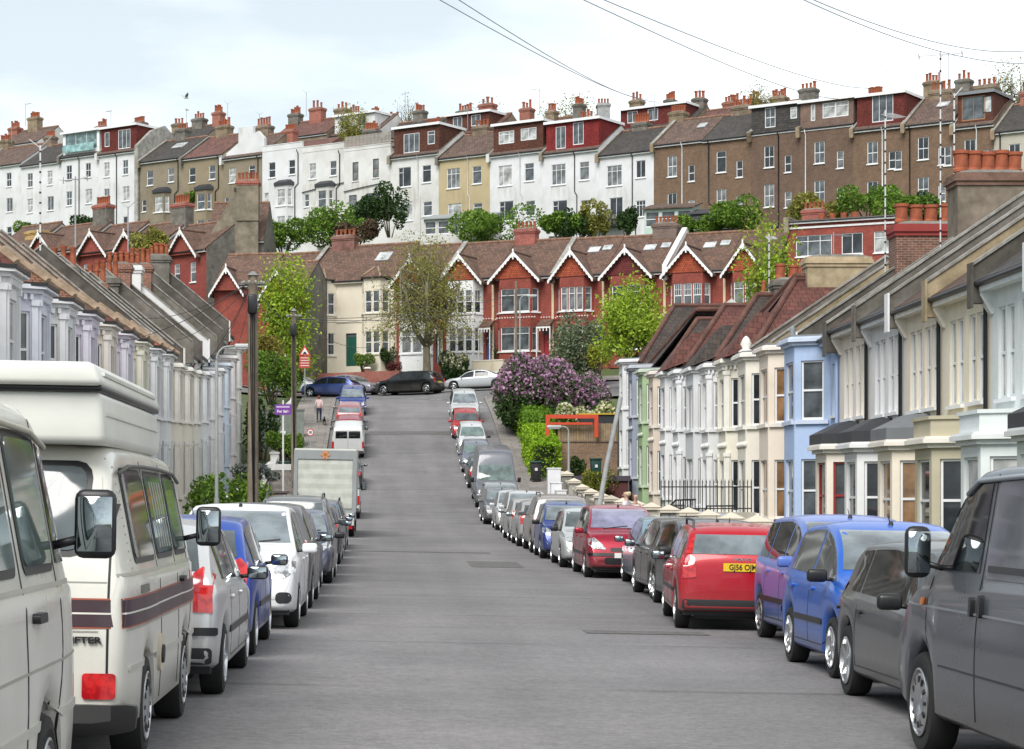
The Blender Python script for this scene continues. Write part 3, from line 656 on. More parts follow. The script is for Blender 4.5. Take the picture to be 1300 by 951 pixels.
    if i >= 9 and i != 12: h.half_hip(mat, {9: 1, 10: 0, 11: 1, 13: 1, 14: 0, 15: 1, 16: 0, 17: 1}[i])
    else: h.pitched(mat, .32, sky_)
    if i in (9, 11, 13):                             # small pitched roof over the bay, ridge running back into the main slope
        h.gable(.3, 3.0, 6.22, 1.35, h.wall, h.trim, tiles((.42, .12, .05)) if i == 10 else mat, -.95, 3.4, .1, False) if False else None
        c_ = MB(); x0, x1 = .15, 3.15; zt = 6.2; k = 1.7
        c_.add([(x0, -1.1, zt), (x1, -1.1, zt), (x1, 1.0, zt + .75), (x0, 1.0, zt + .75), ((x0 + x1) / 2, .3, zt + k), ((x0 + x1) / 2, 2.8, zt + k + .1)], [(0, 1, 4), (1, 2, 5, 4), (3, 0, 4, 5), (2, 3, 5)])
        obj('bay_roof', c_.mesh('bay_roof', [mat]), h.t)
        if i == 10:
            c2 = MB(); c2.tube([(x1 - .05, -1.1, zt + .08), ((x0 + x1) / 2, .3, zt + k + .08), ((x0 + x1) / 2, 2.8, zt + k + .18)], .14, 8); obj('hip_tiles', c2.mesh('hip_tiles', [stone((.62, .20, .08), 5.0)], True, 50), h.t)
    if i <= 9 or i in (12,): h.parapet_wall(W, [rend, dkrend, dkrend, sand, rend][i % 5], .34, .3, white_edge=i % 3 == 1)
    D = h.D; zr = H + h.rise
    if i == 5:
        chimney(h.t, 0.1, D / 2 - .1, zr - 1.4, zr + 1.35, 1.1, 2.0, stone((.24, .20, .16), 2.5), 5, 'squat', bandm=stone((.22, .13, .10), 3.0), potscale=1.35)
        aerial(h.t, .3, D / 2 - 1.5, zr - .9, 5.7, 1, 1.2, .022, True)
    elif i == 7:
        chimney(h.t, W - .1, D / 2 - .8, zr - 1.8, zr + .55, 1.0, 1.9, brick((.20, .09, .06), (.3, .27, .22)), 4, 'squat', bandm=plain((.28, .035, .03), .7), potscale=1.3)
        aerial(h.t, W - .4, D / 2 - 1.9, zr - .9, 5.0, 0, 2.4, .022, True); aerial(h.t, W - .3, D / 2 + .2, zr, 4.6, 2, 2.4, .025, True)
    elif i == 10:
        chimney(h.t, W, D / 2 - .8, zr - 1.6, zr + .75, .9, 2.3, sand, 0, bandm=stone((.5, .40, .26), 2.0))
    elif i == 12:
        chimney(h.t, W, D / 2 - .8, zr - 1.6, zr + .5, .9, 1.7, rend, 3, 'squat', potscale=1.25); aerial(h.t, W - .5, D / 2 - 1.7, zr - 1, 3.4, 0, 2.8, .025, True); aerial(h.t, W + .1, D / 2 + .8, zr - .6, 3.0, 0, 2.2)
    elif i in (14, 2): chimney(h.t, W, D / 2, zr - 1.2, zr + .8, .9, 1.6, rend, 4, 'small')
    # front garden wall, steps
    fz.append((y0, y1, z))
# left terrace
LEFT = [
 (39.5, 43.6, (.74, .75, .76), 'white house at the left edge of the picture with tall net curtained windows'),
 (43.6, 47.7, (.74, .75, .77), 'white house beside the lilac grey bay at the left edge'),
 (47.7, 51.8, (.66, .69, .80), 'lilac grey house with a bracketed cornice between two white houses'),
 (51.8, 55.9, (.75, .76, .78), 'white house with dark sash window, between lilac grey and lilac'),
 (55.9, 60.0, (.72, .67, .80), 'lilac house with a white dentil cornice, nearer of the two lilac ones'),
 (60.0, 64.1, (.81, .73, .64), 'peach house between the two lilac houses'),
 (64.1, 68.2, (.74, .69, .81), 'pale violet house, further of the two lilac ones'),
 (68.2, 72.3, (.81, .77, .60), 'butter yellow house above the camper roof'),
 (72.3, 76.4, (.74, .75, .77), 'white house with a red terracotta hip above the camper roof'),
 (76.4, 80.5, (.72, .73, .74), 'off white house with a lead capped bay beyond the terracotta hip'),
 (80.5, 84.6, (.81, .74, .64), 'cream house with a strip of red brick between its bays and a satellite dish'),
 (84.6, 88.7, (.81, .76, .66), 'cream house below the long grey party wall'),
 (88.7, 92.8, (.74, .72, .64), 'ivory house with a grey satellite dish under the eaves'),
 (92.8, 97.0, (.74, .76, .78), 'white house with a red brick strip below the white party wall'),
 (97.0, 101.2, (.75, .76, .78), 'white house behind the curved lamp post'),
 (101.2, 105.6, (.76, .77, .78), 'bright white house with black pipework high on its wall'),
 (105.6, 110.0, (.60, .69, .80), 'pale blue house near the top of the left terrace'),
 (110.0, 114.4, (.80, .72, .70), 'faded pink house behind the wooden pole'),
 (114.4, 119.0, (.72, .70, .66), 'cream gable ended house closing the left terrace beside the pole'),
]
for i, (y0, y1, c, lab) in enumerate(LEFT):
    W = y1 - y0; z = base_z(-6, y0, y1) + .15; H = 6.45
    if i >= 13: H = 6.9
    h = House(lab, (XL, y0, z), R(90), W, H, 6.9, stucco(c), plain(lighten(c), .7), GL, 'house'); h.rise = 2.85
    dk = ['net', 'net', 'mid', 'dark', 'dark', 'dark', 'net', 'mid', 'dark'][i % 9]
    hip = i <= 9
    h.bay(.35, 2.95, .9, -1.2, 5.85 if hip else 5.6, [(.75, 1.85), (3.7, 1.75)], .55, None, dk, roof='hip' if hip else 'flat', rmat=[clay_t, red_t, clay_t, clay_t, brown_t, red_t, brown_t, brown_t, tiles((.26, .09, .055)), LEAD()][i % 10] if hip else LEAD(), pil=True, dent=i < 10)
    h.door(3.1, -.1, .8, 2.4, [(.02, .03, .08), (.25, .03, .02), (.03, .07, .05)][i % 3]); h.win(3.15, 3.8, .62, 1.5, 'sash', 'mid'); h.string(3.0, .14, .07, 2.95, W)
    if i in (10, 11, 13): obj('brick_strip', MB().box(W - .55, -.12, -1, W - .02, -.002, H - .6).mesh('brick_strip', [brick((.38, .07, .045))]), h.t)
    h.downpipe(W - .08, -.3, H - .35, BLACK(), r=.045)
    h.finish_walls(-2.0, mat2=stucco((.62, .62, .61), .4) if i != 18 else stucco((.74, .72, .68), .4))
    h.pitched([clay_t, red_t, clay_t, brown_t, brown_t, red_t, brown_t, brown_t, red_t, dk_t, brown_t][i % 11] if i < 17 else brown_t, .3)
    big = i >= 9
    h.parapet_wall(0, (stucco((.70, .71, .72), .3) if i == 15 else [dkrend, rend, dkrend][i % 3]) if big else stone((.30, .2, .15), 3.0), .55 if big else .16, .32 if big else .26, white_edge=i % 3 == 0 and big)
    D = h.D; zr = H + h.rise
    if i in (1, 5, 10, 12, 13, 14, 15, 16, 18):
        chimney(h.t, 0, D / 2 - .1, zr - 1.6, zr + (.95 if i > 13 else .15), .8, 1.15, (stucco((.68, .68, .67), .4) if i == 15 else brick((.26, .10, .06)) if i in (12, 14, 16) else rend), 3 if i < 12 else 4, ['mix', 'tall', 'small'][i % 3])
    if i in (0, 8, 10, 14): aerial(h.t, .3, D / 2 - .5, zr, 3.6, i % 3, 1.0, .03, i in (0, 8))
    if i in (10, 12):                                    # satellite dish
        M = Matrix.Translation((W - .2, -.45, 4.9 if i == 12 else 3.3)) @ Matrix.Rotation(R(70), 4, 'X') @ Matrix.Rotation(R(25), 4, 'Y')
        ds = MB().lathe([(.01, 0), (.2, .03), (.34, .09), (.34, .11), (.2, .05), (.01, .02)], 16, M); ds.tube([(W - .2, 0, 4.8 if i == 12 else 3.2), (W - .2, -.42, 4.9 if i == 12 else 3.3)], .025, 6)
        obj('satellite_dish', ds.mesh('satellite_dish', [plain((.2, .2, .21), .5)], True, 40), h.t)

# ------------------------------------------------------------------ row B: gabled terrace facing down the street
def frame_from(pA, YA, pB, YB):
    A = Vector((xat(pA, YA), YA)); B = Vector((xat(pB, YB), YB)); d = (B - A).normalized(); return A, d, math.atan2(d.y, d.x)
def on_line(A, d, px):                                    # parameter t with (A + t d) seen at column px
    k = (px - CX) / FPX; return (k * A.y - A.x) / (d.x - k * d.y)
redb = brick((.30, .045, .03), (.25, .13, .10)); orange_tile = tiles((.40, .085, .04), .14, .16, .1); white_p = plain((.80, .80, .80), .6); gbrown = tiles((.14, .085, .065), .28, .3, .5)
A_, d_, a_ = frame_from(385, 170, 925, 154.5)
ROWB = [ # px0, px1, kind, label
 (328, 385, 'red', 'red brick gabled house mostly hidden behind the lime green street tree'),
 (385, 503, 'cream', 'wide cream rendered house with two bays and a dark green door, facing down the street'),
 (503, 563, 'whiteb', 'red gabled house with a white bay, behind the bare limbed street tree'),
 (563, 628, 'whiteb', 'gabled house with white rendered bay and a blue and red arched porch'),
 (628, 704, 'red', 'red gabled house with white bay window and tiled porch, right of the white rendered bay'),
 (704, 768, 'redr', 'red gabled house with orange hung tiles, behind the variegated shrub tree'),
 (768, 846, 'redd', 'red gabled house with a dark gable, behind the lime green garden tree'),
 (846, 922, 'redr', 'red gabled house with white diagonal coping left of its gable'),
 (922, 985, 'red', 'red gabled house at the right end of the row, beside the lime sapling'),
 (1000, 1150, 'flat', 'flat topped red brick building with white windows and a roof garden'),
]
for i, (p0, p1, kd, lab) in enumerate(ROWB):
    t0, t1 = on_line(A_, d_, p0), on_line(A_, d_, p1); W = t1 - t0; o = A_ + d_ * t0; mid = A_ + d_ * (t0 + t1) / 2
    z = zat(467, 170) - max(0, (mid.x - 5)) * .018 if mid.x > -10 else zat(452, 173); H = 6.7 if kd != 'cream' else 7.0
    cream = kd == 'cream'; h = House(lab, (o.x, o.y, z), a_, W, H, 8.5, stucco((.74, .68, .56), .22) if cream else redb, white_p if not cream else plain((.76, .71, .6), .7), GB if not cream else None, 'house', 'gabled_house' if not cream else 'rendered_house'); h.rise = 3.0
    if kd == 'flat': h.rise = .15; h.H = H = zat(281, o.y) - z
    if cream:
        for bx in (.45, W - 3.0): h.bay(bx, bx + 2.55, .75, -.6, H - .12, [(.9, 1.75), (4.1, 1.7)], .55, None, 'dark' if bx < 1 else 'mid', fw=.86, split=2 if bx < 1 else 2, cornice=False, roof='hip', rmat=gbrown)
        h.door(W / 2 - .3, 0, .95, 2.6, (.02, .10, .07)); h.string(3.45, .14, .06); h.downpipe(W - .12, 0, H - .3, plain((.7, .66, .55), .6)); sky_ = ((W * .72, .6, 1.2, 1.3),)
    elif kd == 'flat':
        h.win(.6, H - 2.6, 2.6, 1.5, 'three', 'mid'); h.win(3.9, H - 2.6, 1.5, 1.5, 'two', 'dark'); h.win(6.2, H - 2.6, 2.4, 1.5, 'three', 'net'); h.win(.6, H - 5.6, 2.2, 1.6, 'three', 'mid'); h.string(H - .6, .14, .08); sky_ = ()
    else:
        wb = kd == 'whiteb'; bw = W * .72; bx = .25
        face = {'red': orange_tile, 'redr': orange_tile, 'whiteb': orange_tile, 'redd': tiles((.16, .03, .03), .14, .16, .1)}[kd]
        h.bay(bx, bx + bw, .8, -.6, H - 1.0 + .55, [(.8, 1.8), (3.75, 1.75)], .5, stucco((.76, .77, .78), .15) if wb else None, ['dark', 'mid', 'grey'][i % 3], fw=.92, split=3 if i % 2 else 2, cornice=False, roof='none', style='cottage' if i in (3, 7) else 'top')
        h.gable(bx - .02, bx + bw + .02, H - .42, 1.85 if W < 5 else 2.0, face, white_p, gbrown, -.85, 4.6)
        h.door(bx + bw + .25, 0, .85, 2.3, [(.05, .1, .3), (.35, .03, .04), (.04, .25, .3)][i % 3])
        # tiled porch canopy with a white fretwork arch
        px0, px1 = bx + bw + .05, W + .0; pr = MB(); pr.prism([(-1.0, 2.65), (0, 3.2), (0, 3.1), (-1.0, 2.55)], 0, px0, px1); pc = obj('porch_roof', pr.mesh('porch_roof', [gbrown]), h.t)
        ar = MB()
        for q in range(5): x = px0 + (px1 - px0) * q / 4; ar.tube([(x, -.95, 0 if q in (0, 4) else 2.2), (x, -.95, 2.55)], .045, 6)
        ar.box(px0, -.98, 2.42, px1, -.92, 2.54); obj('porch_arch', ar.mesh('porch_arch', [white_p]), pc)
        sc = MB()
        for q in range(int(W / .22)): sc.box(.05 + q * .22, -.84 if bx < q * .22 < bx + bw - .2 else -.05, 3.28, .16 + q * .22, (-.80 if bx < q * .22 < bx + bw - .2 else -.002), 3.36)
        obj('dentil_band', sc.mesh('dentil_band', [plain((.7, .62, .58), .7)]), h.t)
        h.string(3.15, .1, .04, mat=plain((.25, .04, .03), .8)); obj('pilaster', MB().box(W - .22, -.06, 0, W - .04, -.002, H - .4).mesh('pilaster', [plain((.62, .52, .34), .8)]), h.t)
        sky_ = ((W * .55, .62, .9, .8), (W * .8, .66, .7, .7)) if i in (5, 6, 7) else ()
    h.finish_walls(-2.5, mat2=rend)
    h.pitched(gbrown, .3, sky_, fascia=True)
    if i in (1, 3, 5, 7, 9): h.parapet_wall(0, white_p if i == 7 else (plain((.05, .052, .06), .6) if i == 1 else stone((.3, .26, .2), 2.0)), .18 if i != 7 else .5, .3, white_p if i == 7 else None)
    D = h.D; zr = H + h.rise
    if i == 1: chimney(h.t, 1.6, D / 2, zr - .9, zr + .95, 2.0, .9, stone((.26, .13, .11), 3.0), 5, 'small', 'x')
    if i == 4: chimney(h.t, .9, D / 2, zr - .9, zr + 1.0, 1.7, .9, brick((.36, .06, .04)), 5, 'small', 'x')
    if i == 6: chimney(h.t, W * .7, D / 2, zr - .9, zr + .9, 1.9, .9, brick((.16, .10, .08)), 6, 'small', 'x')
    if i == 9:
        chimney(h.t, .8, D / 2, zr - .5, zr + 1.2, 1.6, .9, brick((.36, .06, .04)), 5, 'small', 'x')
        # roof garden tubs
        tb = MB(); 
        for q in range(4): tb.lathe([(.2, 0), (.26, .4), (.22, .4)], 10, Matrix.Translation((2.2 + q * .8, 1, H + .1)))
        obj('planter', tb.mesh('planter', [TERRA()], True, 40), h.t)
# dwarf garden walls in front of row B
def garden_wall(name, label, pts, h, th, mat, cope=None, piers=0, pm=None, base=-.5, gz=None, cat='wall', group=None, pcap='flat'):
    t = thing(name, label, cat, (pts[0][0], pts[0][1], 0), 0, group); mb = MB(); cp = MB(); o = Vector((pts[0][0], pts[0][1], 0)); L = 0; pcs = []
    for i in range(len(pts) - 1):
        a, b = Vector(pts[i] + (0,)), Vector(pts[i + 1] + (0,)); n = max(1, int((b - a).length / 2.2)); u = (b - a).normalized(); v = Vector((-u.y, u.x, 0)) * th / 2
        for k in range(n):
            p, q = a + (b - a) * k / n, a + (b - a) * (k + 1) / n; zz = [(gz or G)(p.x, p.y), (gz or G)(q.x, q.y)]
            def ring(p, z): return [tuple(p - v - o + Vector((0, 0, z))), tuple(p + v - o + Vector((0, 0, z)))]
            B0, B1, T0, T1 = ring(p, zz[0] + base), ring(q, zz[1] + base), ring(p, zz[0] + h), ring(q, zz[1] + h)
            mb.add(B0 + B1 + T0 + T1, [(0, 2, 6, 4), (1, 5, 7, 3), (4, 6, 7, 5), (0, 1, 3, 2), (0, 4, 5, 1), (2, 3, 7, 6)])
            if cope:
                v = v * 1.25; c0, c1, d0, d1 = ring(p, zz[0] + h + .002), ring(q, zz[1] + h + .002), ring(p, zz[0] + h + .08), ring(q, zz[1] + h + .08); v = v / 1.25
                cp.add(c0 + c1 + d0 + d1, [(0, 2, 6, 4), (1, 5, 7, 3), (4, 6, 7, 5), (0, 1, 3, 2), (0, 4, 5, 1), (2, 3, 7, 6)])
            if piers and (k % piers == 0): pcs.append((p - o, zz[0]))
    obj('wall_body', mb.mesh('wall_body', [mat]), t)
    if cope: obj('coping', cp.mesh('coping', [cope]), t)
    for p, z in pcs:
        w = th * .5 + .1; m = MB(); m.box(p.x - w, p.y - w, z + base, p.x + w, p.y + w, z + h + .22); pr = obj('pier', m.mesh('pier', [pm or mat]), t)
        c = MB(); c.box(p.x - w - .05, p.y - w - .05, z + h + .22, p.x + w + .05, p.y + w + .05, z + h + .29)
        c.cap(p.x - w - .03, p.y - w - .03, z + h + .29, p.x + w + .03, p.y + w + .03, z + h + (.52 if pcap != 'flat' else .36), .94 if pcap != 'flat' else .3)
        obj('pier_cap', c.mesh('pier_cap', [cope or plain((.66, .64, .58), .8)]), pr)
    return t
def sline(px0, px1, s):                                   # points on the cross street's line s between two columns
    out = []
    for p in (px0, px1): k = (p - CX) / FPX; Y = s / (1 + .6 * k); out.append((k * Y, Y))
    return out
garden_wall('garden_wall', 'red brick garden wall with piers behind the silver saloon at the junction', sline(386, 508, 162.6), 1.05, .25, brick((.34, .07, .045)), None, 2)
garden_wall('garden_wall', 'cream rendered garden wall with a square block behind the silver saloon on the right', sline(600, 640, 162.6), 1.5, .3, stucco((.62, .56, .44), .3), plain((.7, .66, .56), .7))
garden_wall('garden_wall', 'white panel wall just above the silver saloon roof', sline(600, 634, 160.8), 1.0, .15, stucco((.72, .72, .70), .2))
garden_wall('garden_wall', 'low dark wall beyond the black car', sline(556, 598, 162.8), .7, .3, stone((.10, .09, .085), 3.0))

# ------------------------------------------------------------------ row R: red gabled houses up on the left
A2, d2, a2 = frame_from(-12, 200, 300, 178)
ROWR = [(-14, 36, None, 'red tiled house top left with a buff chimney block'), (36, 98, (38, 72), 'red gabled house furthest left of the upper row'), (98, 146, (103, 138), 'red gabled house second from the left in the upper row'), (146, 196, (147, 181), 'red gabled house third from the left in the upper row, ivy on its front'),
        (196, 262, (218, 252), 'red gabled house next to the tall grey gable wall')]
for i, (p0, p1, gb, lab) in enumerate(ROWR):
    t0, t1 = on_line(A2, d2, p0), on_line(A2, d2, p1); W = t1 - t0; o = A2 + d2 * t0; mY = (A2 + d2 * (t0 + t1) / 2).y; H = 6.6
    z = zat(317, mY) - H
    h = House(lab, (o.x, o.y, z), a2, W, H, 8, brick((.27, .04, .03), (.2, .1, .08)), white_p, 'red gabled houses up on the left', 'house', 'gabled_house'); h.rise = 2.7
    if gb:
        q0, q1 = on_line(A2, d2, gb[0]) - t0, on_line(A2, d2, gb[1]) - t0
        h.win(q0 + .35, 3.7, .7, 1.7, 'cottage', 'dark'); h.win(q1 - 1.0, 3.7, .7, 1.7, 'cottage', 'mid'); h.win(q0 + .35, .7, .7, 1.7); h.win(q1 - 1.0, .7, .7, 1.7)
        h.gable(q0, q1, H - .5, 2.0, redb, white_p, gbrown, -.3, 4.4)
    h.finish_walls(-2.5, mat2=rend); h.pitched(gbrown, .3)
    if i in (1, 2, 3, 4): h.parapet_wall(0, rend, .15, .25)
    zr = H + h.rise
    if i == 0: chimney(h.t, .8 * W, 2, zr - 2.5, zr - .9, 2.2, 1.2, stone((.55, .36, .15), 3.0), 0)
    if i in (1, 3): chimney(h.t, W * .85, 4, zr - 1.2, zr + 1.6, 1.9, 1.0, rend, 6, 'tall', 'x', brick((.42, .08, .05)))
# the tall grey gable wall with its chimney
h = House('house with a tall bare grey gable wall and a red banded chimney', (xat(262, 184), 184, zat(378, 184)), R(-4), 5.0, 5.2, 9, rend, white_p, None, 'house', 'rendered_house'); h.rise = 3.6
h.finish_walls(-3, mat2=rend); h.pitched(gbrown, .3)
t_ = h.t; obj('gable_wall', MB().prism([(0, -3), (4.6, -3), (4.6, 8.9), (2.6, 8.9), (0, 4.6)], 1, -.9, -.4).mesh('gable_wall', [stone((.25, .215, .165), 1.6)]), t_)
chimney(t_, 3.7, -.4, 6.5, 10.0, 1.9, 1.2, stone((.25, .215, .165), 1.6), 6, 'tall', 'x', brick((.42, .08, .05)))
h = House('small red house with a white trimmed gable below the grey gable wall', (xat(268, 165), 168, zat(440, 165)), R(-12), 4.6, 5.3, 8, redb, white_p, None, 'house', 'gabled_house'); h.rise = 2.6
h.win(2.9, 3.3, .8, 1.2, 'cottage', 'mid'); h.finish_walls(-4, mat2=rend); h.pitched(gbrown, .3); h.gable(.1, 2.3, 4.6, 1.7, redb, white_p, gbrown, -.5, 4.2)
h = House('red house behind the wooden pole with white porch and orange tiled band', (xat(330, 160), 163, zat(462, 160)), R(-15), 3.3, 6.0, 8, redb, white_p, None, 'house', 'gabled_house'); h.rise = 2.4
h.bay(.2, 2.6, .7, -1, 5.2, [(.8, 1.7), (3.5, 1.6)], .4, orange_tile, 'mid', cornice=False, roof='none', fw=.9, split=2); h.finish_walls(-4, mat2=rend); h.pitched(gbrown, .3); h.gable(.2, 2.6, 5.3, 1.9, orange_tile, white_p, gbrown, -.7, 4.2)

# ------------------------------------------------------------------ row C: tall backs along the skyline
A3, d3, a3 = frame_from(0, 245, 1300, 175)
bb1 = brick((.19, .115, .068), (.2, .16, .12)); bb2 = brick((.15, .092, .06), (.18, .14, .11)); wht = stucco((.68, .69, .71), .3); wht2 = stucco((.66, .66, .65), .42)
tan = stucco((.25, .21, .155), .45); tan2 = stucco((.27, .22, .15), .45); olive = stucco((.46, .38, .23), .25); mar = tiles((.155, .025, .02), .14, .16, .05); mar2 = tiles((.115, .04, .025), .14, .16, .25); marb = tiles((.24, .02, .02), .14, .16, 0.0)
cbrown = tiles((.13, .09, .075), .28, .3, .5); cslate = tiles((.062, .058, .056), .22, .3, .35); credb = tiles((.15, .075, .065), .28, .3, .4)
# px0, px1, eave py, wall, roof kind, roof material, label, extras
ROWC = [
 (-30, 27, 209, wht, 'P', cbrown, 'white rear of a house cut by the left edge on the skyline', 'a'),
 (27, 77, 206, wht, 'P', cslate, 'white rear with a plain slate roof, second from the left on the skyline', 'a'),
 (77, 125, 196, wht, 'G', cslate, 'white rear topped by a full width glazed loft with glass balcony', 'b'),
 (125, 172, 192, wht, 'D', mar, 'white rear with a dark red loft dormer beside the glazed loft', 'b'),
 (178, 232, 201, tan, 'P', cslate, 'brown rendered rear with slate roof and a big skylight', 'c'),
 (232, 283, 197, tan2, 'P', credb, 'brown rendered rear with a reddish roof and a two storey bay', 'c'),
 (283, 333, 197, tan, 'F', wht, 'brown rendered rear below a white upper party wall', 'c'),
 (333, 384, 190, wht, 'T', None, 'white rear with a flat parapet and an upper bay, left of the black drainpipes', 'c'),
 (384, 437, 191, wht2, 'T', None, 'white rear with crossing black drainpipes', 'c'),
 (437, 496, 189, wht2, 'R', None, 'white rear with a fenced roof terrace and a large picture window', 'd'),
 (496, 557, 195, wht2, 'D', mar2, 'white rear with a brown tiled dormer and a white pergola below', 'e'),
 (557, 622, 196, olive, 'P', cbrown, 'olive rendered rear with a brown tiled roof', 'e'),
 (622, 689, 192, wht, 'D', mar2, 'white rear with a rust brown dormer and two windows in it', 'e'),
 (689, 760, 190, wht, 'D', marb, 'white rear with a bright dark red dormer and tall glass doors', 'e'),
 (760, 830, 192, wht, 'P', cslate, 'white rear with an iron balcony under a slate roof', 'f'),
 (830, 893, 179, bb1, 'P', cbrown, 'brown brick rear with a white drainpipe, first of the brick ones', 'g'),
 (893, 953, 173, bb1, 'P', cslate, 'brown brick rear with a slate roof and a black branching drainpipe', 'g'),
 (953, 1015, 166, bb2, 'U', cslate, 'dark brick rear with a slate hung top storey', 'g'),
 (1015, 1083, 160, bb2, 'U', bb2, 'dark brick rear with a brick attic and paired white windows', 'g'),
 (1083, 1148, 160, bb1, 'D', mar, 'brown brick rear with a maroon dormer and wide white doors', 'h'),
 (1148, 1210, 154, bb1, 'P', cbrown, 'brown brick rear with a tiled roof and one small skylight, behind the striped mast', 'h'),
 (1210, 1262, 157, bb1, 'L', mar2, 'brown brick rear with a lead framed timber loft window', 'h'),
 (1262, 1330, 162, stucco((.45, .42, .36), .3), 'P', cslate, 'grey rendered rear at the right edge of the skyline', 'h'),
]
blackm = BLACK()
cinfo = []
for i, (p0, p1, py, wall, rk, rm, lab, ex) in enumerate(ROWC):
    t0, t1 = on_line(A3, d3, p0), on_line(A3, d3, p1); W = t1 - t0; o = A3 + d3 * t0; mid = A3 + d3 * (t0 + t1) / 2; rnd = random.Random(50 + i)
    H = 9.3; z = zat(py, mid.y) - H
    h = House(lab, (o.x, o.y, z), a3, W, H, 8.6, wall, white_p, GC, 'house', 'tall_terraced_house'); h.rise = 2.7
    P = lambda: rnd.choice(['dark', 'mid', 'dark', 'grey', 'net', 'mid'])
    wx1, wx2 = W * .22, W * .72
    if ex in 'ab':
        for fl in (6.6, 3.7): h.win(wx1 - .4, fl, .85, 1.6, 'bars', P()); h.win(wx2 - .35, fl, .8 if fl > 5 else 1.0, 1.6, 'bars' if fl > 5 else 'two', P())
        h.win(wx2 - .3, .6, .8, 1.4, 'sash', 'dark')
        if ex == 'b': h.downpipe(W * .5, .2, H - .4, blackm, .05)
    elif ex == 'c':
        h.win(W * .16, 6.5, .9, 1.6, 'sash', P()); h.win(W * .66, 6.6, .85, 1.5, 'sash' if i != 6 else 'top', P())
        h.bay(W * .34, W * .34 + 2.3, .6, -.5, 5.5, [(3.4, 1.7), (.6, 1.7)], .4, None, P(), fw=.7, cornice=False, roof='lead', split=1)
        h.win(W * .02 + .15, 3.7, .6, 1.3, 'sash', P()); h.downpipe(W * .9, 0, H - .4, blackm, .05, bend=(W * .82, 5.6))
        if i == 5: pass
    elif ex == 'd':
        h.win(W * .18, 6.2, .75, 1.9, 'sash', 'grey', 'brown'); h.win(W * .62, 6.3, .75, 1.9, 'sash', 'grey', 'brown'); h.win(W * .1, 3.3, 1.0, 1.5, 'top', 'grey', 'grey'); h.win(W * .48, 2.2, 1.7, 2.6, 'plain', 'mid', 'grey')
    elif ex == 'e':
        h.win(W * .16, 6.1, 1.55, 1.95, 'three' if i % 2 else 'left', P()); h.win(W * .66, 6.3, 1.05, 1.7, 'top', P()); h.win(W * .18, 2.7, 1.6, 1.9, 'left', P()); h.win(W * .68, 3.0, 1.05, 1.4, 'top', P())
        if i == 13: h.win(W * .1, .1, 2.2, 1.2, 'three', 'mid')
        h.downpipe(W * .58, .3, H - .4, plain((.6, .6, .6), .6) if i != 13 else blackm, .045, bend=(W * .62, 5.3))
    elif ex == 'f':
        h.win(W * .15, 6.2, 1.6, 1.9, 'three', 'grey'); h.win(W * .68, 6.7, 1.0, 1.6, 'two', 'dark'); h.win(W * .2, 2.6, 1.4, 2.5, 'two', 'dark', sill=False); h.win(W * .68, 3.1, 1.0, 1.5, 'three', 'dark'); h.win(W * .15, -.4, 1.0, 1.5, 'two', 'dark')
        b = MB(); x0, x1 = -.3, W * .55; b.box(x0, -1.2, 2.35, x1, -.002, 2.5)
        for q in range(13): x = x0 + (x1 - x0) * q / 12; b.tube([(x, -1.17, 2.5), (x, -1.17, 3.45)], .018, 5)
        b.tube([(x0, -1.17, 3.45), (x1, -1.17, 3.45)], .03, 6); b.tube([(x0, 0, 3.45), (x0, -1.17, 3.45)], .03, 6); b.tube([(x1, 0, 3.45), (x1, -1.17, 3.45)], .03, 6)
        for q in range(5): b.lathe([(.12, 2.5), (.17, 2.8), (.13, 2.8), (.3, 3.0), (.2, 3.3), (.05, 3.45)], 7, Matrix.Translation((x0 + .4 + q * .7, -.9, 0)), 1)
        obj('balcony', b.mesh('balcony', [blackm, plain((.15, .16, .12), .8)]), h.t); h.downpipe(W * .62, .3, H - .4, blackm, .05, bend=(W * .68, 3.5))
    elif ex in 'gh':
        h.win(W * .28, 6.1, .95, 1.9, 'bars' if i != 16 else 'top', P()); h.win(W * .7, 5.5, .62, 1.5, 'sash', P()); h.win(W * .28, 2.6, .95, 2.0, 'bars', P()); h.win(W * .7, 2.4, .62, 1.4, 'sash', P()); h.win(W * .4, -.4, .9, 1.3, 'bars', 'dark')
        if ex == 'h': h.win(W * .82, 5.4, .6, 1.6, 'sash', 'mid')
        h.downpipe(W * .58 if i % 2 else W * .12, 0, H - .35, white_p if i in (15, 18, 19, 21) else blackm, .055, bend=(W * .64 if i % 2 else W * .2, 3.5) if i in (16, 19) else None)
    if ex in 'cd' and i in (8, 9):
        obj('drainpipe', MB().tube([(0, -.1, 5.2), (W * .3, -.1, 5.4), (W, -.1, 5.75)], .05, 6).mesh('drainpipe', [blackm], True, 40), h.t)
    if rk == 'U': h.rise = 1.2
    if rk in 'TR': h.rise = .12
    h.finish_walls(-4.5, mat2=wall if i < 14 else stone((.20, .15, .11), 2.0))
    sk = {4: ((W * .55, .62, 1.6, 1.2),), 15: ((W * .72, .6, .8, .9),), 20: ((W * .55, .66, 1.0, .9),), 11: (), 6: ()}.get(i, ())
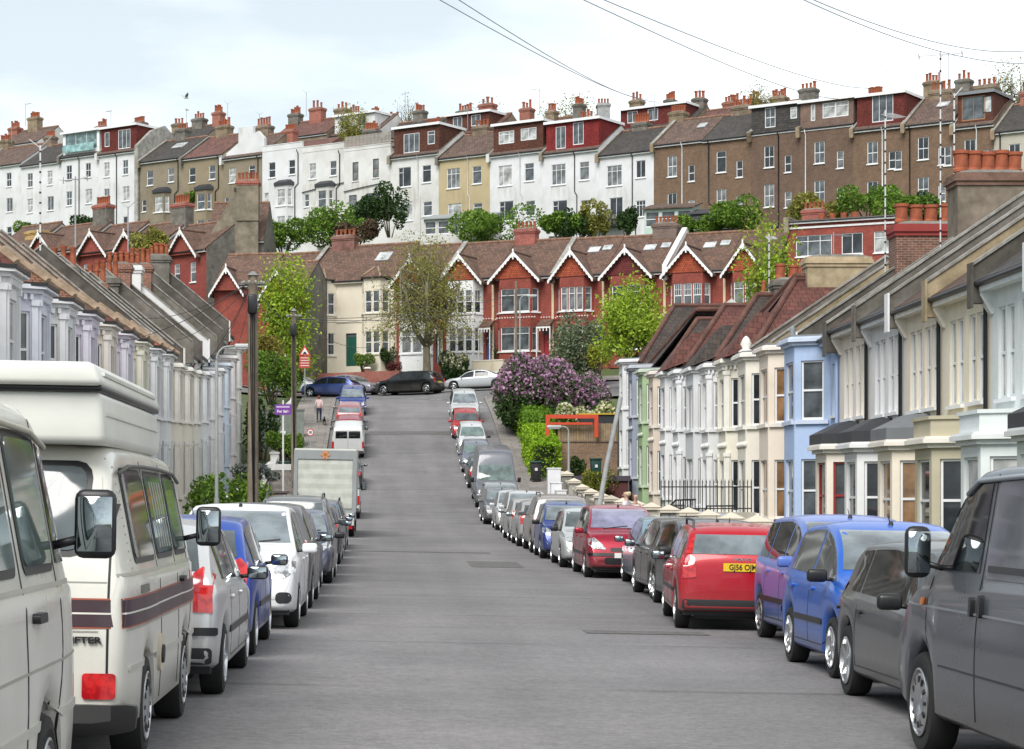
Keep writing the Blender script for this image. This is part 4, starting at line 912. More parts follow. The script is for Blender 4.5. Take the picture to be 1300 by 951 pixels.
    if rk == 'P': h.pitched(rm, .25, sk)
    elif rk == 'D':
        h.pitched(cbrown, .25); mg = .25
        ws = {3: [(.45, .55, .7, 1.6, 'plain', 'mid', 'white'), (W * .45, .1, 1.8, 2.1, 'glazed', 'mid', 'white')], 10: [(W * .2, .05, 1.9, 1.9, 'glazed', 'mid', 'white'), (W * .7, .65, .85, 1.3, 'top', 'mid', 'white')], 12: [(.6, .75, 1.75, 1.2, 'three', 'net', 'white'), (W * .52, .85, 1.75, 1.15, 'two', 'net', 'white')],
              13: [(W * .17, .1, 1.1, 2.1, 'two', 'mid', 'white'), (W * .48, .3, 1.15, 2.1, 'two', 'mid', 'white')], 19: [(W * .3, .25, 1.9, 2.3, 'glazed', 'mid', 'white')]}[i]
        h.box_dormer(mg, W - .1 if i != 10 else W * .98, H + 2.75, rm, ws, cheek=rm)
    elif rk == 'G': h.pitched(cslate, .25); h.box_dormer(.1, W - .1, H + 2.6, white_p, [(.35, .35, W - .9, 2.0, 'glazed', 'green', 'white')], cheek=white_p); obj('glass_balustrade', MB().box(.5, -.25, H + .3, W - .5, -.2, H + 1.15).mesh('glass_balustrade', [glassy((.25, .42, .42))]), h.t)
    elif rk == 'L': h.pitched(cbrown, .25); h.box_dormer(.3, W * .95, H + 2.6, mar2, [(W * .1, .2, 2.0, 2.0, 'two', 'mid', 'wood'), (W * .62, .7, .75, 1.4, 'plain', 'pale', 'black')], fasc=LEAD())
    elif rk == 'U':
        d = .1; h.pitched(cslate, .1); ub = h.box_dormer(.02, W - .02, H + 2.3, rm if i == 17 else brick((.15, .075, .05)), [(W * .28, .35, 1.0, 1.75, 'bars', 'mid', 'white'), (W * .8, .9, .62, 1.0, 'top', 'net', 'white')] if i == 17 else [(W * .2, .6, .4, 1.4, 'plain', 'net', 'white'), (W * .42, .7, 1.2, 1.3, 'top', 'net', 'white'), (W * .66, .7, 1.2, 1.3, 'top', 'net', 'white')], y0=.12)
    elif rk == 'F': 
        h.rise = 2.7; h.pitched(cbrown, .25); obj('upper_party_wall', MB().prism([(0, H - .1), (W, H - .1), (W, H + 1.6), (W * .85, H + 2.4), (W * .72, H + 2.1), (W * .72, H + 3.0), (W * .35, H + 3.0), (W * .35, H + 1.4), (0, H + .3)], 1, .3, .7).mesh('upper_party_wall', [wht]), h.t)
    elif rk in 'TR':
        mb = MB(); mb.box(0, -.03, H - .02, W, .22, H + (.55 if rk == 'T' else .3)); mb.box(-.02, -.07, H + (.55 if rk == 'T' else .3), W + .02, .26, H + (.62 if rk == 'T' else .36)); obj('parapet', mb.mesh('parapet', [wall]), h.t)
        obj('roof', MB().box(0, .22, H - .15, W, 8.5, H + .05).mesh('roof', [plain((.12, .12, .13), .9)]), h.t)
        if rk == 'R':
            f = MB(); n = 34
            for q in range(n): x = W * q / n; f.box(x, .1, H + .35, x + W / n * .62, .13, H + 1.5)
            f.box(0, .13, H + .6, W, .17, H + .68); f.box(0, .13, H + 1.2, W, .17, H + 1.28); obj('terrace_fence', f.mesh('terrace_fence', [plain((.34, .31, .28), .9)]), h.t)
        else:
            obj('back_roof', MB().prism([(3, H), (6.5, H + 2.0), (9, H)], 0, 0.05, W - .05).mesh('back_roof', [credb]), h.t)
    if rk not in 'TR' and i not in (1,): h.parapet_wall(0 if i != 16 else W, [wht2, stone((.3, .26, .2), 2.0), rend][i % 3] if i < 14 else stone((.33, .25, .17), 2.0), .16, .28)
    if i == 3: obj('end_wall', MB().prism([(-.2, -4), (7, -4), (7, 10.6), (4.3, 12.4), (2.2, 11.6), (-.2, 9.6)], 0, W + .02, W + .5).mesh('end_wall', [stone((.42, .41, .39), 2.0)]), h.t)
    zr = H + (h.rise if rk not in 'TR' else 2.2)
    cm = [brick((.36, .09, .05)), stone((.30, .23, .16), 2.0), brick((.22, .10, .07)), stone((.26, .2, .15), 2.5), rend][(i * 7 + 1) % 5]
    if rk not in '' and i not in (8, 12):
        chimney(h.t, rnd.choice([.1, W * .35]) if i != 17 else W * .55, 4.6, zr - 1.2, zr + rnd.uniform(.6, 1.3), rnd.uniform(1.1, 1.9), 1.0, cm, rnd.choice([4, 5, 6]), rnd.choice(['mix', 'small', 'tall']), 'x', potscale=1.15)
    if rnd.random() < .6: aerial(h.t, rnd.uniform(.2, W * .6), 4.5, zr + .6, rnd.uniform(1.8, 3.0), rnd.choice([0, 1, 2]), rnd.uniform(0, 3), .025)
# lean-tos and sheds under row C
def lean_to(px0, px1, py_top, py_bot, Y, label, wall, roof, glazed=True, name='garden_room', cat='outbuilding'):
    x0, x1, zt, zb = xat(px0, Y), xat(px1, Y), zat(py_top, Y), zat(py_bot, Y); W = x1 - x0; H = zt - zb
    t = thing(name, label, cat, (x0, Y, zb), R(-20)); W /= math.cos(R(20)); mb = MB(); n = max(2, int(W / 1.1)); hs = [(W * k / n + .1, .5, W / n - .2, H - 1.0) for k in range(n)] if glazed else [(W * .3, .2, .9, H - .9)]
    panel(mb, Matrix(), 0, W, -1, H - .3, hs); mb.quad((W, 0, -1), (W, 3.4, -1), (W, 3.4, H + .5), (W, 0, H - .3)); mb.quad((0, 3.4, -1), (0, 0, -1), (0, 0, H - .3), (0, 3.4, H + .5)); mb.quad((W, 3.4, -1), (0, 3.4, -1), (0, 3.4, H + .5), (W, 3.4, H + .5)); obj('wall', mb.mesh('wall', [wall]), t)
    obj('roof', MB().prism([(-.3, H - .32), (3.5, H + .5), (3.5, H + .6), (-.3, H - .2)], 0, -.2, W + .2).mesh('roof', [roof]), t)
    for (a, b, w, hh) in hs: add_window(t, Matrix.Translation((a, 0, b)), w, hh, 'sash', 'mid', sill=False)
lean_to(538, 620, 275, 305, 196, 'lean-to with a grey standing seam roof below the olive house', wht2, plain((.30, .33, .33), .5))
lean_to(818, 876, 262, 296, 184, 'brown tiled lean-to with pale green doors below the brick terrace', plain((.45, .58, .50), .7), cbrown)
lean_to(876, 928, 268, 300, 181, 'dark glazed lean-to beside the tiled one', plain((.09, .10, .11), .6), plain((.05, .05, .055), .6))
lean_to(1068, 1100, 284, 310, 170, 'small white framed greenhouse above the roof garden', plain((.7, .72, .72), .6), glassy((.35, .4, .4)))
t = thing('patio_umbrella', 'white patio umbrella on the terrace of the picture window house', 'umbrella', (xat(452, 205), 205, zat(300, 205)))
obj('pole', MB().tube([(0, 0, 0), (0, 0, 2.5)], .04, 8).mesh('pole', [plain((.4, .3, .2), .7)]), t)
obj('canopy', MB().lathe([(1.9, 2.0), (1.0, 2.35), (.05, 2.62), (.04, 2.58), (1.0, 2.31), (1.88, 1.97)], 8).mesh('canopy', [plain((.7, .67, .6), .9)]), t)

# ------------------------------------------------------------------ row D: roofs and stacks of the next street over the top
ROWD = [ # px, py of eave, width m, roof/dormer, label
 (-10, 186, 8, 0, 'roof and red chimney behind the skyline terrace, far left'), (200, 183, 7, 3, 'small pale roof top behind the slate roof on the left'), (345, 176, 8, 3, 'brown roof and chimney cluster behind the flat parapets'),
 (418, 172, 7, 2, 'white fronted roof storey behind the roof terrace'), (470, 178, 8, 0, 'brown gabled roof behind the fenced roof terrace'), (560, 172, 7, 1, 'dark brown loft with a white window behind the brown dormer'),
 (640, 176, 8, 3, 'row of pots and a purple loft behind the olive house'), (780, 166, 9, 2, 'maroon loft with white fascia behind the slate roof'), (860, 164, 8, 0, 'brown roof with tall pots behind the first brick house'),
 (930, 156, 7, 3, 'roof with a thin chimney behind the brick terrace'), (1160, 140, 7, 0, 'low red pots behind the tiled brick house')]
for i, (px, py, W, kd, lab) in enumerate(ROWD):
    Yc = 245 - 70 * px / 1300 + 19; zb = zat(py, Yc); rnd = random.Random(90 + i)
    h = House(lab, (xat(px, Yc), Yc, zb - 7), a3, W, 7, 7, [wht2, tan, stone((.3, .24, .18), 2.0)][i % 3], white_p, 'roofs of the next street', 'house', 'distant_house'); h.rise = 2.2
    h.finish_walls(-6); h.pitched([cbrown, cslate, credb][i % 3], .2)
    if kd in (1, 2): h.box_dormer(.6, W - .8, 9.1, mar2 if kd == 1 else (wht if i < 5 else mar), [(.8, .5, 1.2, 1.2, 'two', 'mid', 'white'), (3.2, .5, 1.2, 1.2, 'two', 'mid', 'white')])
    for q in range(2 if kd != 3 else 3):
        chimney(h.t, W * (.1 + .42 * q), 3.5 + rnd.uniform(-.5, .5), 8, 9.6 + rnd.uniform(0, 1.2), rnd.uniform(1.0, 1.8), 1.0, [brick((.36, .09, .05)), stone((.30, .23, .16), 2.0), rend][(i + q) % 3], rnd.choice([3, 4, 5]), 'mix', 'x', potscale=1.15)
    if i % 2 == 0: aerial(h.t, W * .3, 3.4, 9.8, 2.8, i % 3, .7 * i, .03)
t = thing('tall_chimney', 'pale grey free standing chimney stack with a white pot row on the skyline', 'chimney', (xat(766, 222), 222, zat(200, 222)))
chimney(t, 0, 0, -3, 5.6, 1.3, 1.3, stone((.42, .43, .44), 2.0), 4, 'small', 'x')
for o in list(t.children):
    pass

# ------------------------------------------------------------------ vehicles
def rbox(x0, y0, z0, x1, y1, z1, r=.03, seg=2):
    bm = bmesh.new(); bmesh.ops.create_cube(bm, size=1)
    bmesh.ops.scale(bm, vec=(x1 - x0, y1 - y0, z1 - z0), verts=bm.verts); bmesh.ops.translate(bm, vec=((x0 + x1) / 2, (y0 + y1) / 2, (z0 + z1) / 2), verts=bm.verts)
    bmesh.ops.bevel(bm, geom=bm.edges[:], offset=r, segments=seg, affect='EDGES', profile=.5); return bm
def bm_obj(name, bm, mats, parent, smooth=True, ang=45):
    me = bpy.data.meshes.new(name); bm.to_mesh(me); bm.free()
    for m in mats: me.materials.append(m)
    uv_project(me)
    if smooth: me.polygons.foreach_set('use_smooth', [True] * len(me.polygons)); me.set_sharp_from_angle(angle=R(ang))
    return obj(name, me, parent)
def text_mesh(txt, size, depth=.004, name='lettering', mat=None, bold=.0, squash=1.0):
    cu = bpy.data.curves.new('t', 'FONT'); cu.body = txt; cu.size = size; cu.extrude = depth / 2; cu.align_x = 'CENTER'; cu.align_y = 'CENTER'; cu.offset = bold
    o = bpy.data.objects.new('t', cu); COL.objects.link(o); bpy.context.view_layer.update()
    me = bpy.data.meshes.new_from_object(o.evaluated_get(bpy.context.evaluated_depsgraph_get())); bpy.data.objects.remove(o); bpy.data.curves.remove(cu)
    me.materials.clear(); me.materials.append(mat or BLACK()); me.name = name
    for v in me.vertices: v.co.x *= squash
    return me
def tyre_mesh(r, w=.2):
    k = w / 2; mb = MB(); mb.lathe([(r * .66, -k * .8), (r * .8, -k), (r * .95, -k * .92), (r, -k * .6), (r, k * .6), (r * .95, k * .92), (r * .8, k), (r * .66, k * .8)], 30, closed=True); return mb
def rim_mesh(r, style):
    mb = MB(); R0 = r * .68                                # outer face towards +z
    mb.lathe([(R0, .06), (R0, .095), (R0 * .95, .10), (R0 * .90, .06), (R0 * .88, -.03), (R0, -.05)], 28, closed=True)
    if style == 'cap':
        mb.lathe([(R0 * .93, .05), (R0 * .85, .088), (R0 * .5, .10), (R0 * .25, .075), (.001, .09)], 28)
        for k in range(12): a = k * math.pi / 6; mb.box(-.022, -.012, .09, .022, .012, .1015, 1, Matrix.Rotation(a, 4, 'Z') @ Matrix.Translation((R0 * .66, 0, 0)))
    else:
        n = {'five': 5, 'seven': 7, 'ten': 10}[style]; mb.lathe([(R0 * .9, -.02), (.001, -.015)], 20, mi=1); mb.lathe([(.055, -.01), (.055, .075), (.03, .09), (.001, .09)], 12)
        for k in range(n):
            a = 2 * math.pi * k / n; M = Matrix.Rotation(a, 4, 'Z'); w0, w1 = (.05, .032) if n == 5 else (.03, .022)
            q = [(.03, -w0, .03), (R0 * .93, -w1, .03), (R0 * .93, w1, .03), (.03, w0, .03), (.03, -w0 * .8, .08), (R0 * .93, -w1 * .8, .092), (R0 * .93, w1 * .8, .092), (.03, w0 * .8, .08)]
            mb.add([M @ Vector(p) for p in q], [(0, 3, 2, 1), (4, 5, 6, 7), (0, 1, 5, 4), (1, 2, 6, 5), (2, 3, 7, 6), (3, 0, 4, 7)])
    return mb
ALLOY = metal((.62, .63, .64), .3)
def add_wheels(t, axles, r, half, style='five', w=.2, rimm=None):
    for ax in axles:
        for sy in (-1, 1):
            me = cached(('tyre', r, w), lambda: tyre_mesh(r, w).mesh('wheel', [TYRE()], True, 35)); o = obj('wheel', me, t)
            o.matrix_local = Matrix.Translation((ax, sy * (half - w / 2 - .015), r)) @ Matrix.Rotation(R(-90 * sy), 4, 'X')
            rm = cached(('rim', r, style), lambda: rim_mesh(r, style).mesh('rim', [rimm or ALLOY, BLACK()], True, 35)); ro = obj('rim', rm, o)
            ro.location = (0, 0, w / 2 - .095)
class Body:
    def __init__(s, L, W, top, belt, sill=.20, r=.30, axles=(.62, 3.0), tumble=.30, nose=.14, tail=.10, fplan=.10, rplan=.06, round_=.10, crown=.03, arch=.045, nosez=.5):
        s.L, s.W, s.top, s.belt = L, W, _pch(top), _pch(belt); s.sill, s.r, s.axles, s.tumble = sill, r, axles, tumble
        s.nose, s.tail, s.fplan, s.rplan, s.round_, s.crown, s.arch, s.nosez = nose, tail, fplan, rplan, round_, crown, arch, nosez
        s.build()
    def bot(s, x):
        z = s.sill
        if x > s.L - .5: z += .05 * (x - s.L + .5) / .5
        if x < .4: z += .08 * (.4 - x) / .4
        for a in s.axles:
            ra = s.r + s.arch; d = abs(x - a)
            if d < ra: z = max(z, s.r + math.sqrt(ra * ra - d * d))
        return z
    def half(s, x):
        p = 1.0
        if x > s.L - 1.0: p -= s.fplan * ((x - s.L + 1) / 1.0) ** 2.4
        if x < .8: p -= s.rplan * ((.8 - x) / .8) ** 2.2
        return s.W / 2 * p
    def section(s, x):
        e = 0.0
        if x > s.L - s.nose: q = s.nose - (s.L - x); e = s.nose - math.sqrt(max(0, s.nose ** 2 - q * q))
        if x < s.tail: q = s.tail - x; e = s.tail - math.sqrt(max(0, s.tail ** 2 - q * q))
        w = s.half(x) - e; zt = s.top(x) - e * s.nosez; zb = s.bot(x) + e * .4; bl = min(s.belt(x), zt - .055); bl = max(bl, zb + .1); g = zt - bl
        wb = w - .035; rr = min(s.round_, g * .55); wr = wb - max(0, g - .06) * s.tumble; h = bl - zb; cr = s.crown
        P = [(0, zb), (w * .72, zb), (w * .93, zb + .005), (w * .985, zb + min(.05, h * .2)), (w * .997, zb + h * .3), (w, zb + h * .5), (w * .996, zb + h * .68), (w * .985, zb + h * .86), (w - .018, bl - .025), (wb, bl)]
        for t in (.34, .67, 1): P.append((wb + (wr - wb) * t, bl + (zt - cr - rr - bl) * t if zt - cr - rr > bl else bl + .004 * t))
        c = zt - cr
        P += [(wr - rr * .12, c - rr * .45), (wr - rr * .45, c - rr * .12), (wr - rr, c), (wr * .62, zt - cr * .35), (wr * .3, zt - cr * .08), (0, zt)]
        return P
    def build(s):
        xs = set(np.round(np.arange(0, s.L + .001, .07), 4)) | {s.L}
        for a in s.axles:
            ra = s.r + s.arch; e = math.sqrt(max(0, ra * ra - (s.r - s.sill) ** 2))
            for t in np.linspace(-1, 1, 17): xs.add(round(a + e * math.sin(t * math.pi / 2), 4))
        for q in (.004, .012, .025, .045, .07): xs.add(q); xs.add(s.L - q)
        xs = sorted(x for x in xs if 0 <= x <= s.L); keep = [xs[0]]
        for x in xs[1:]:
            if x - keep[-1] > .0035: keep.append(x)
        keep[-1] = s.L; mb = MB(); rings = []
        for x in keep:
            P = s.section(x); full = [(x, y, z) for y, z in P] + [(x, -y, z) for y, z in P[-2:0:-1]]; rings.append(full)
        n = len(rings[0]); vs = [p for r_ in rings for p in r_]
        mb.add(vs, [(i * n + j, i * n + (j + 1) % n, (i + 1) * n + (j + 1) % n, (i + 1) * n + j) for i in range(len(rings) - 1) for j in range(n)])
        m = n // 2                                        # end caps as strips
        for k, rev in ((0, False), (len(rings) - 1, True)):
            for j in range(m):
                a, b, c, d = k * n + j, k * n + j + 1, k * n + (n - j - 1) % n, k * n + (n - j) % n
                f = [a, b, c, d]; f2 = []
                [f2.append(q) for q in f if q not in f2]
                if len(f2) > 2: mb.f.append(tuple(f2[::-1] if rev else f2)); mb.m.append(0)
        s.mb = mb; s.bvh = BVHTree.FromPolygons([Vector(v) for v in mb.v], mb.f)
    def drape(s, poly, view, off=.006, cell=.09, edge=.012):
        """lay a flat outline (side: x,z / front & rear: y,z / top: x,y) on the body as a thin fitted piece"""
        bm = bmesh.new(); ax = {'left': (0, 2), 'right': (0, 2), 'front': (1, 2), 'rear': (1, 2), 'top': (0, 1)}[view]
        def p3(p): v = [0, 0, 0]; v[ax[0]] = p[0]; v[ax[1]] = p[1]; return v
        f = bm.faces.new([bm.verts.new(p3(p)) for p in poly]); 
        for k in (0, 1):
            lo = min(p[k] for p in poly); hi = max(p[k] for p in poly); n = int((hi - lo) / cell)
            for i in range(1, n + 1):
                c = [0, 0, 0]; c[ax[k]] = lo + (hi - lo) * i / (n + 1); nn = [0, 0, 0]; nn[ax[k]] = 1
                bmesh.ops.bisect_plane(bm, geom=bm.verts[:] + bm.edges[:] + bm.faces[:], plane_co=c, plane_no=nn)
        D = {'left': (0, -1, 0), 'right': (0, 1, 0), 'front': (-1, 0, 0), 'rear': (1, 0, 0), 'top': (0, 0, -1)}[view]; D = Vector(D); N = {}
        for v in bm.verts:
            o = v.co.copy() - D * 8; hit, no, _, _ = s.bvh.ray_cast(o, D)
            if hit is None: hit, no, _, _ = s.bvh.find_nearest(v.co + Vector((s.L if view == 'front' else 0, 0, 0)) + (Vector((0, s.W / 2, 0)) if view == 'left' else Vector((0, -s.W / 2, 0)) if view == 'right' else Vector()))
            if no.dot(D) > 0: no = -no
            v.co = hit + no * off; N[v.index] = no
        be = [e for e in bm.edges if e.is_boundary]; ext = bmesh.ops.extrude_edge_only(bm, edges=be); c = -D
        for v in [g for g in ext['geom'] if isinstance(g, bmesh.types.BMVert)]: v.co -= c * edge
        bmesh.ops.recalc_face_normals(bm, faces=bm.faces)
        cen = sum((f_.normal * f_.calc_area() for f_ in bm.faces), Vector())
        if cen.dot(-D) < 0: bmesh.ops.reverse_faces(bm, faces=bm.faces[:])
        return bm
    def dlo(s, x0, x1, up=.10, lo=.045, ztop=None):       # side glass outline between two stations
        P = []; n = max(3, int((x1 - x0) / .08)); T = []
        for i in range(n + 1):
            x = x0 + (x1 - x0) * i / n; b = s.belt(x) + lo; t = min(s.top(x) - up, ztop or 9)
            if t > b + .02: T.append((x, b, t))
        if len(T) < 2: return None
        return [(x, b) for x, b, t in T] + [(x, t) for x, b, t in reversed(T)]
def rp(y0, z0, y1, z1, r=.03):                            # rounded rectangle outline
    P = []
    for cx, cy, a0 in ((y1 - r, z0 + r, -90), (y1 - r, z1 - r, 0), (y0 + r, z1 - r, 90), (y0 + r, z0 + r, 180)):
        for k in range(4): a = R(a0 + k * 30); P.append((cx + r * math.cos(a), cy + r * math.sin(a)))
    return P
GLASSES = {'dark': glassy((.022, .027, .03)), 'grey': windscreen((.08, .095, .10)), 'light': windscreen((.17, .20, .215)), 'violet': windscreen((.22, .22, .32)), 'green': windscreen((.14, .19, .18)), 'black': glassy((.008, .009, .01))}
def mirror(t, x, y, z, sy, mat, size=(.09, .2, .13), glassc=(.35, .40, .42), arm=.06):
    bm = rbox(-size[0] / 2, -size[1] / 2, -size[2] / 2, size[0] / 2, size[1] / 2, size[2] / 2, min(size) * .42, 3)
    for v in bm.verts:
        if v.co.x < 0: v.co.x *= .55
    bmesh.ops.translate(bm, vec=(x, sy * (y + size[1] / 2 + arm), z), verts=bm.verts)
    m = bm_obj('wing_mirror', bm, [mat], t)
    obj('mirror_arm', MB().tube([(x, sy * (y - .03), z - size[2] * .35), (x, sy * (y + arm + .05), z - size[2] * .2)], .022, 6).mesh('mirror_arm', [BLACK()], True), m)
    g = rbox(x - size[0] * .33, sy * (y + arm + size[1] / 2) - size[1] * .42, z - size[2] * .40, x - size[0] * .27, sy * (y + arm + size[1] / 2) + size[1] * .42, z + size[2] * .40, .004, 1)
    bm_obj('mirror_glass', g, [metal(glassc, .06)], m)
SPECS = {}
def spec(name, L, W, H, kind, **k):
    hood = {'hatch': .85, 'estate': 1.15, 'saloon': 1.15, 'mpv': .70, 'mini': .80}.get(kind, .8); wsr = {'mpv': 1.0, 'mini': .55}.get(kind, .80)
    hood = k.pop('hood', hood); zc = k.pop('zc', H * .655); xc = L - hood; xr = xc - k.pop('ws', wsr); r = k.pop('r', .30)
    rear = {'hatch': [(0, .60), (.02, .84), (.07, 1.0), (.20, 1.14), (.46, H - .14), (.75, H - .035)],
            'mini': [(0, .60), (.02, .80), (.09, .95), (.18, 1.05), (.38, H - .12), (.65, H - .03)],
            'mpv': [(0, .60), (.02, .90), (.06, 1.06), (.16, 1.2), (.36, H - .12), (.62, H - .03)],
            'estate': [(0, .60), (.02, .88), (.06, 1.0), (.16, 1.15), (.38, H - .10), (.60, H - .04)],
            'saloon': [(0, .62), (.02, .90), (.10, 1.0), (.55, 1.05), (1.3, H - .09), (1.65, H - .02)]}[kind]
    top = rear + [(L * .45, H), (xr, H - .06), (xr + (xc - xr) * .5, (H + zc) / 2 + .03), (xc, zc), (L - hood * .45, zc - .07), (L - .16, zc - .22), (L, .52)]
    bl = H * .60; belt = [(0, bl + .05), (L * .3, bl + .03), (xc, bl - .04), (L, bl - .25)]
    ax = k.pop('axles', (.62, L - .78)); b = Body(L, W, top, belt, r=r, axles=ax, **k)
    SPECS[name] = dict(b=b, L=L, W=W, H=H, xc=xc, xr=xr, zc=zc, kind=kind, r=r, bl=bl, rear=rear); return SPECS[name]
spec('small_hatch', 3.56, 1.60, 1.54, 'hatch', hood=.72, ws=.86)
spec('small_mpv', 3.85, 1.66, 1.60, 'mpv', hood=.68, ws=.9)
spec('hatch', 4.0, 1.70, 1.47, 'hatch')
spec('big_hatch', 4.25, 1.76, 1.46, 'hatch', hood=1.0)
spec('tall_hatch', 4.12, 1.765, 1.60, 'mpv', hood=.8)
spec('scenic', 4.2, 1.74, 1.62, 'mpv', hood=.72, ws=1.05)
spec('estate', 4.52, 1.77, 1.45, 'estate', r=.315)
spec('saloon', 4.5, 1.78, 1.43, 'saloon', r=.315)
spec('laguna', 4.55, 1.77, 1.43, 'hatch', hood=1.1)
spec('suv', 4.45, 1.81, 1.72, 'estate', hood=1.1, zc=1.1, r=.34, sill=.26)
spec('mini', 3.65, 1.68, 1.41, 'mini', zc=.93, r=.31, axles=(.55, 3.0), fplan=.14)
spec('smax', 4.77, 1.88, 1.62, 'mpv', hood=1.0, ws=1.1, r=.335)
BODY_ME = {}
def car(label, model, color, near, xside, facing, side, group='cars parked along the street', rim='five', glass='grey', mirrorc=None, metal_=.35, extras=(), plate=None, yaw=0, taillo=None, z=None, name='parked_car', detail=False, loc=None):
    """near = distance of its nearer end down the street, xside = its road side flank; facing 'us' or 'away'"""
    S = SPECS[model]; b = S['b']; L, W, H = S['L'], S['W'], S['H']
    if loc is None:
        cx = xside + (W / 2 if side == 'R' else -W / 2); Y0, Y1 = near, near + L
        if facing == 'away': o = Vector((cx, Y0, 0)); rz = R(90 + yaw)
        else: o = Vector((cx, Y1, 0)); rz = R(-90 + yaw)
        za, zb = G(cx, Y0 + .7), G(cx, Y1 - .7); pitch = math.atan2(zb - za, L - 1.4); zo = za + (zb - za) / (L - 1.4) * (-.7 if facing == 'away' else L - .7)
        if facing == 'us': pitch = -pitch
        cross_ = math.atan(.018 if Y0 < 80 else 0) * (1 if facing == 'away' else -1)
    else: o = Vector(loc[:2]); zo = loc[2]; rz = R(yaw); pitch = loc[3] if len(loc) > 3 else 0; cross_ = 0
    t = thing(name, label, 'car', (o.x, o.y, zo), 0, group); t.rotation_euler = (Matrix.Rotation(rz, 3, 'Z') @ Matrix.Rotation(-pitch, 3, 'Y') @ Matrix.Rotation(cross_, 3, 'X')).to_euler()
    pm = carpaint(color, metal_); key = (model, color, metal_)
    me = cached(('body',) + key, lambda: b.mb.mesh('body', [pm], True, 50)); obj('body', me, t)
    me = cached(('under', model), lambda: MB().box(.25, -W / 2 + .27, .15, L - .3, W / 2 - .27, .62).box(.12, -W / 2 + .1, .2, .5, W / 2 - .1, .34).box(L - .6, -W / 2 + .12, .19, L - .1, W / 2 - .12, .34).mesh('underbody', [BLACK()])); obj('underbody', me, t)
    def D(nm, poly, view, mat, **k):
        if not poly: return
        me = CACHE.get((nm, model, view, str(poly)[:200], mat.name, mat.as_pointer()))
        if me is None:
            bm = b.drape(poly, view, **k); me = bpy.data.meshes.new(nm); bm.to_mesh(me); bm.free(); me.materials.append(mat); uv_project(me); me.polygons.foreach_set('use_smooth', [True] * len(me.polygons)); me.set_sharp_from_angle(angle=R(40)); CACHE[(nm, model, view, str(poly)[:200], mat.name, mat.as_pointer())] = me
        return obj(nm, me, t)
    gl = GLASSES[glass]; side_gl = GLASSES['dark' if glass != 'light' else 'grey']
    xc, xr, zc, bl = S['xc'], S['xr'], S['zc'], S['bl']; wb = W / 2 * .93; Hr = H - .10; wt = wb - (H - bl - .1) * b.tumble
    D('windscreen', [(-wb + .09, zc + .045), (wb - .09, zc + .045), (wt - .04, Hr), (-wt + .04, Hr)], 'front', gl)
    kd = S['kind']; z0 = {'hatch': 1.04, 'mpv': 1.12, 'estate': 1.03, 'saloon': 1.08, 'mini': 1.0}[kd] + (.1 if model == 'suv' else 0)
    D('rear_window', [(-wb + .14, z0), (wb - .14, z0), (wt - .05, Hr - .06), (-wt + .05, Hr - .06)], 'rear', gl if facing == 'away' else side_gl)
    xb = xc - 1.15 if kd != 'mini' else .95; xe = {'hatch': .50, 'mini': .5, 'mpv': .42, 'estate': .32, 'saloon': 1.05}[kd]
    for view in ('left', 'right'):
        D('side_window', b.dlo(xb + .05, xc + .1), view, side_gl)
        if kd in ('estate', 'mpv'): D('side_window', b.dlo(xb - .95, xb - .04), view, side_gl); D('side_window', b.dlo(xe, xb - 1.03), view, side_gl)
        else: D('side_window', b.dlo(xe + .1, xb - .04), view, side_gl)
        sm = BLACK()
        if detail:
            zz = S['b'].belt(xb) - .02
            for x in (xb, xb - 1.0 if kd != 'mini' else xe, xc - .05): D('door_seam', [(x - .006, .30), (x + .006, .30), (x + .006, zz), (x - .006, zz)], view, sm, off=.002, edge=.004)
            D('door_seam', [(xb - 1.0, .29), (xc - .05, .29), (xc - .05, .302), (xb - 1.0, .302)], view, sm, off=.002, edge=.004)
            for x in (xb + .08, xb - .92): D('door_handle', rp(x, bl - .10, x + .17, bl - .065, .012), view, pm if 'blackhandle' not in extras else sm, off=.025, edge=.03)
        if 'strip' in extras: D('rubbing_strip', rp(.95, .50, L - 1.15, .56, .01), view, BLACK(), off=.012)
    hw = W / 2
    # lamps
    hl = {'mini': [rp(hw * .52, .62, hw * .84, .82, .095)], 'scenic': None}.get(model) or [[(hw * .50, .64), (hw * .80, .66), (hw * .93, .74), (hw * .93, .86), (hw * .80, zc - .16), (hw * .58, .74)]]
    for poly in hl:
        for sg in (1, -1): D('headlight', [(sg * y, z) for y, z in poly], 'front', lamp_clear(), off=.012)
    tl = taillo or {'estate': [(.70, .72), (.90, .70), (.90, 1.0), (.80, 1.02), (.72, .98)], 'saloon': [(.55, .80), (.94, .78), (.94, .96), (.60, .97)], 'mpv': [(.70, .78), (.89, .76), (.88, 1.04), (.80, 1.08), (.72, 1.02)]}.get(kd, [(.68, .74), (.89, .72), (.89, .98), (.80, 1.03), (.70, .99)])
    for sg in (1, -1):
        D('tail_light', [(sg * hw * y, z) for y, z in tl], 'rear', lamp_red(), off=.014)
        if 'tallrear' in extras: D('tail_light', [(sg * hw * y, z) for y, z in [(.76, 1.03), (.845, 1.03), (.755, H - .16), (.70, H - .16)]], 'rear', lamp_red(), off=.014)
    D('grille', rp(-hw * .40, .60, hw * .40, .685, .03), 'front', BLACK(), off=.006); D('lower_grille', rp(-hw * .55, .32, hw * .55, .47, .05), 'front', BLACK(), off=.006)
    if 'fog' in extras:
        for sg in (1, -1): D('fog_light', rp(sg * hw * .78 - .10, .34, sg * hw * .78 + .10, .48, .06), 'front', BLACK(), off=.008)
    if 'bumper' in extras: D('bumper_strip', rp(-hw * .94, .50, hw * .94, .565, .015), 'front', BLACK(), off=.018, edge=.03); D('bumper_strip', rp(-hw * .94, .52, hw * .94, .585, .015), 'rear', BLACK(), off=.018, edge=.03)
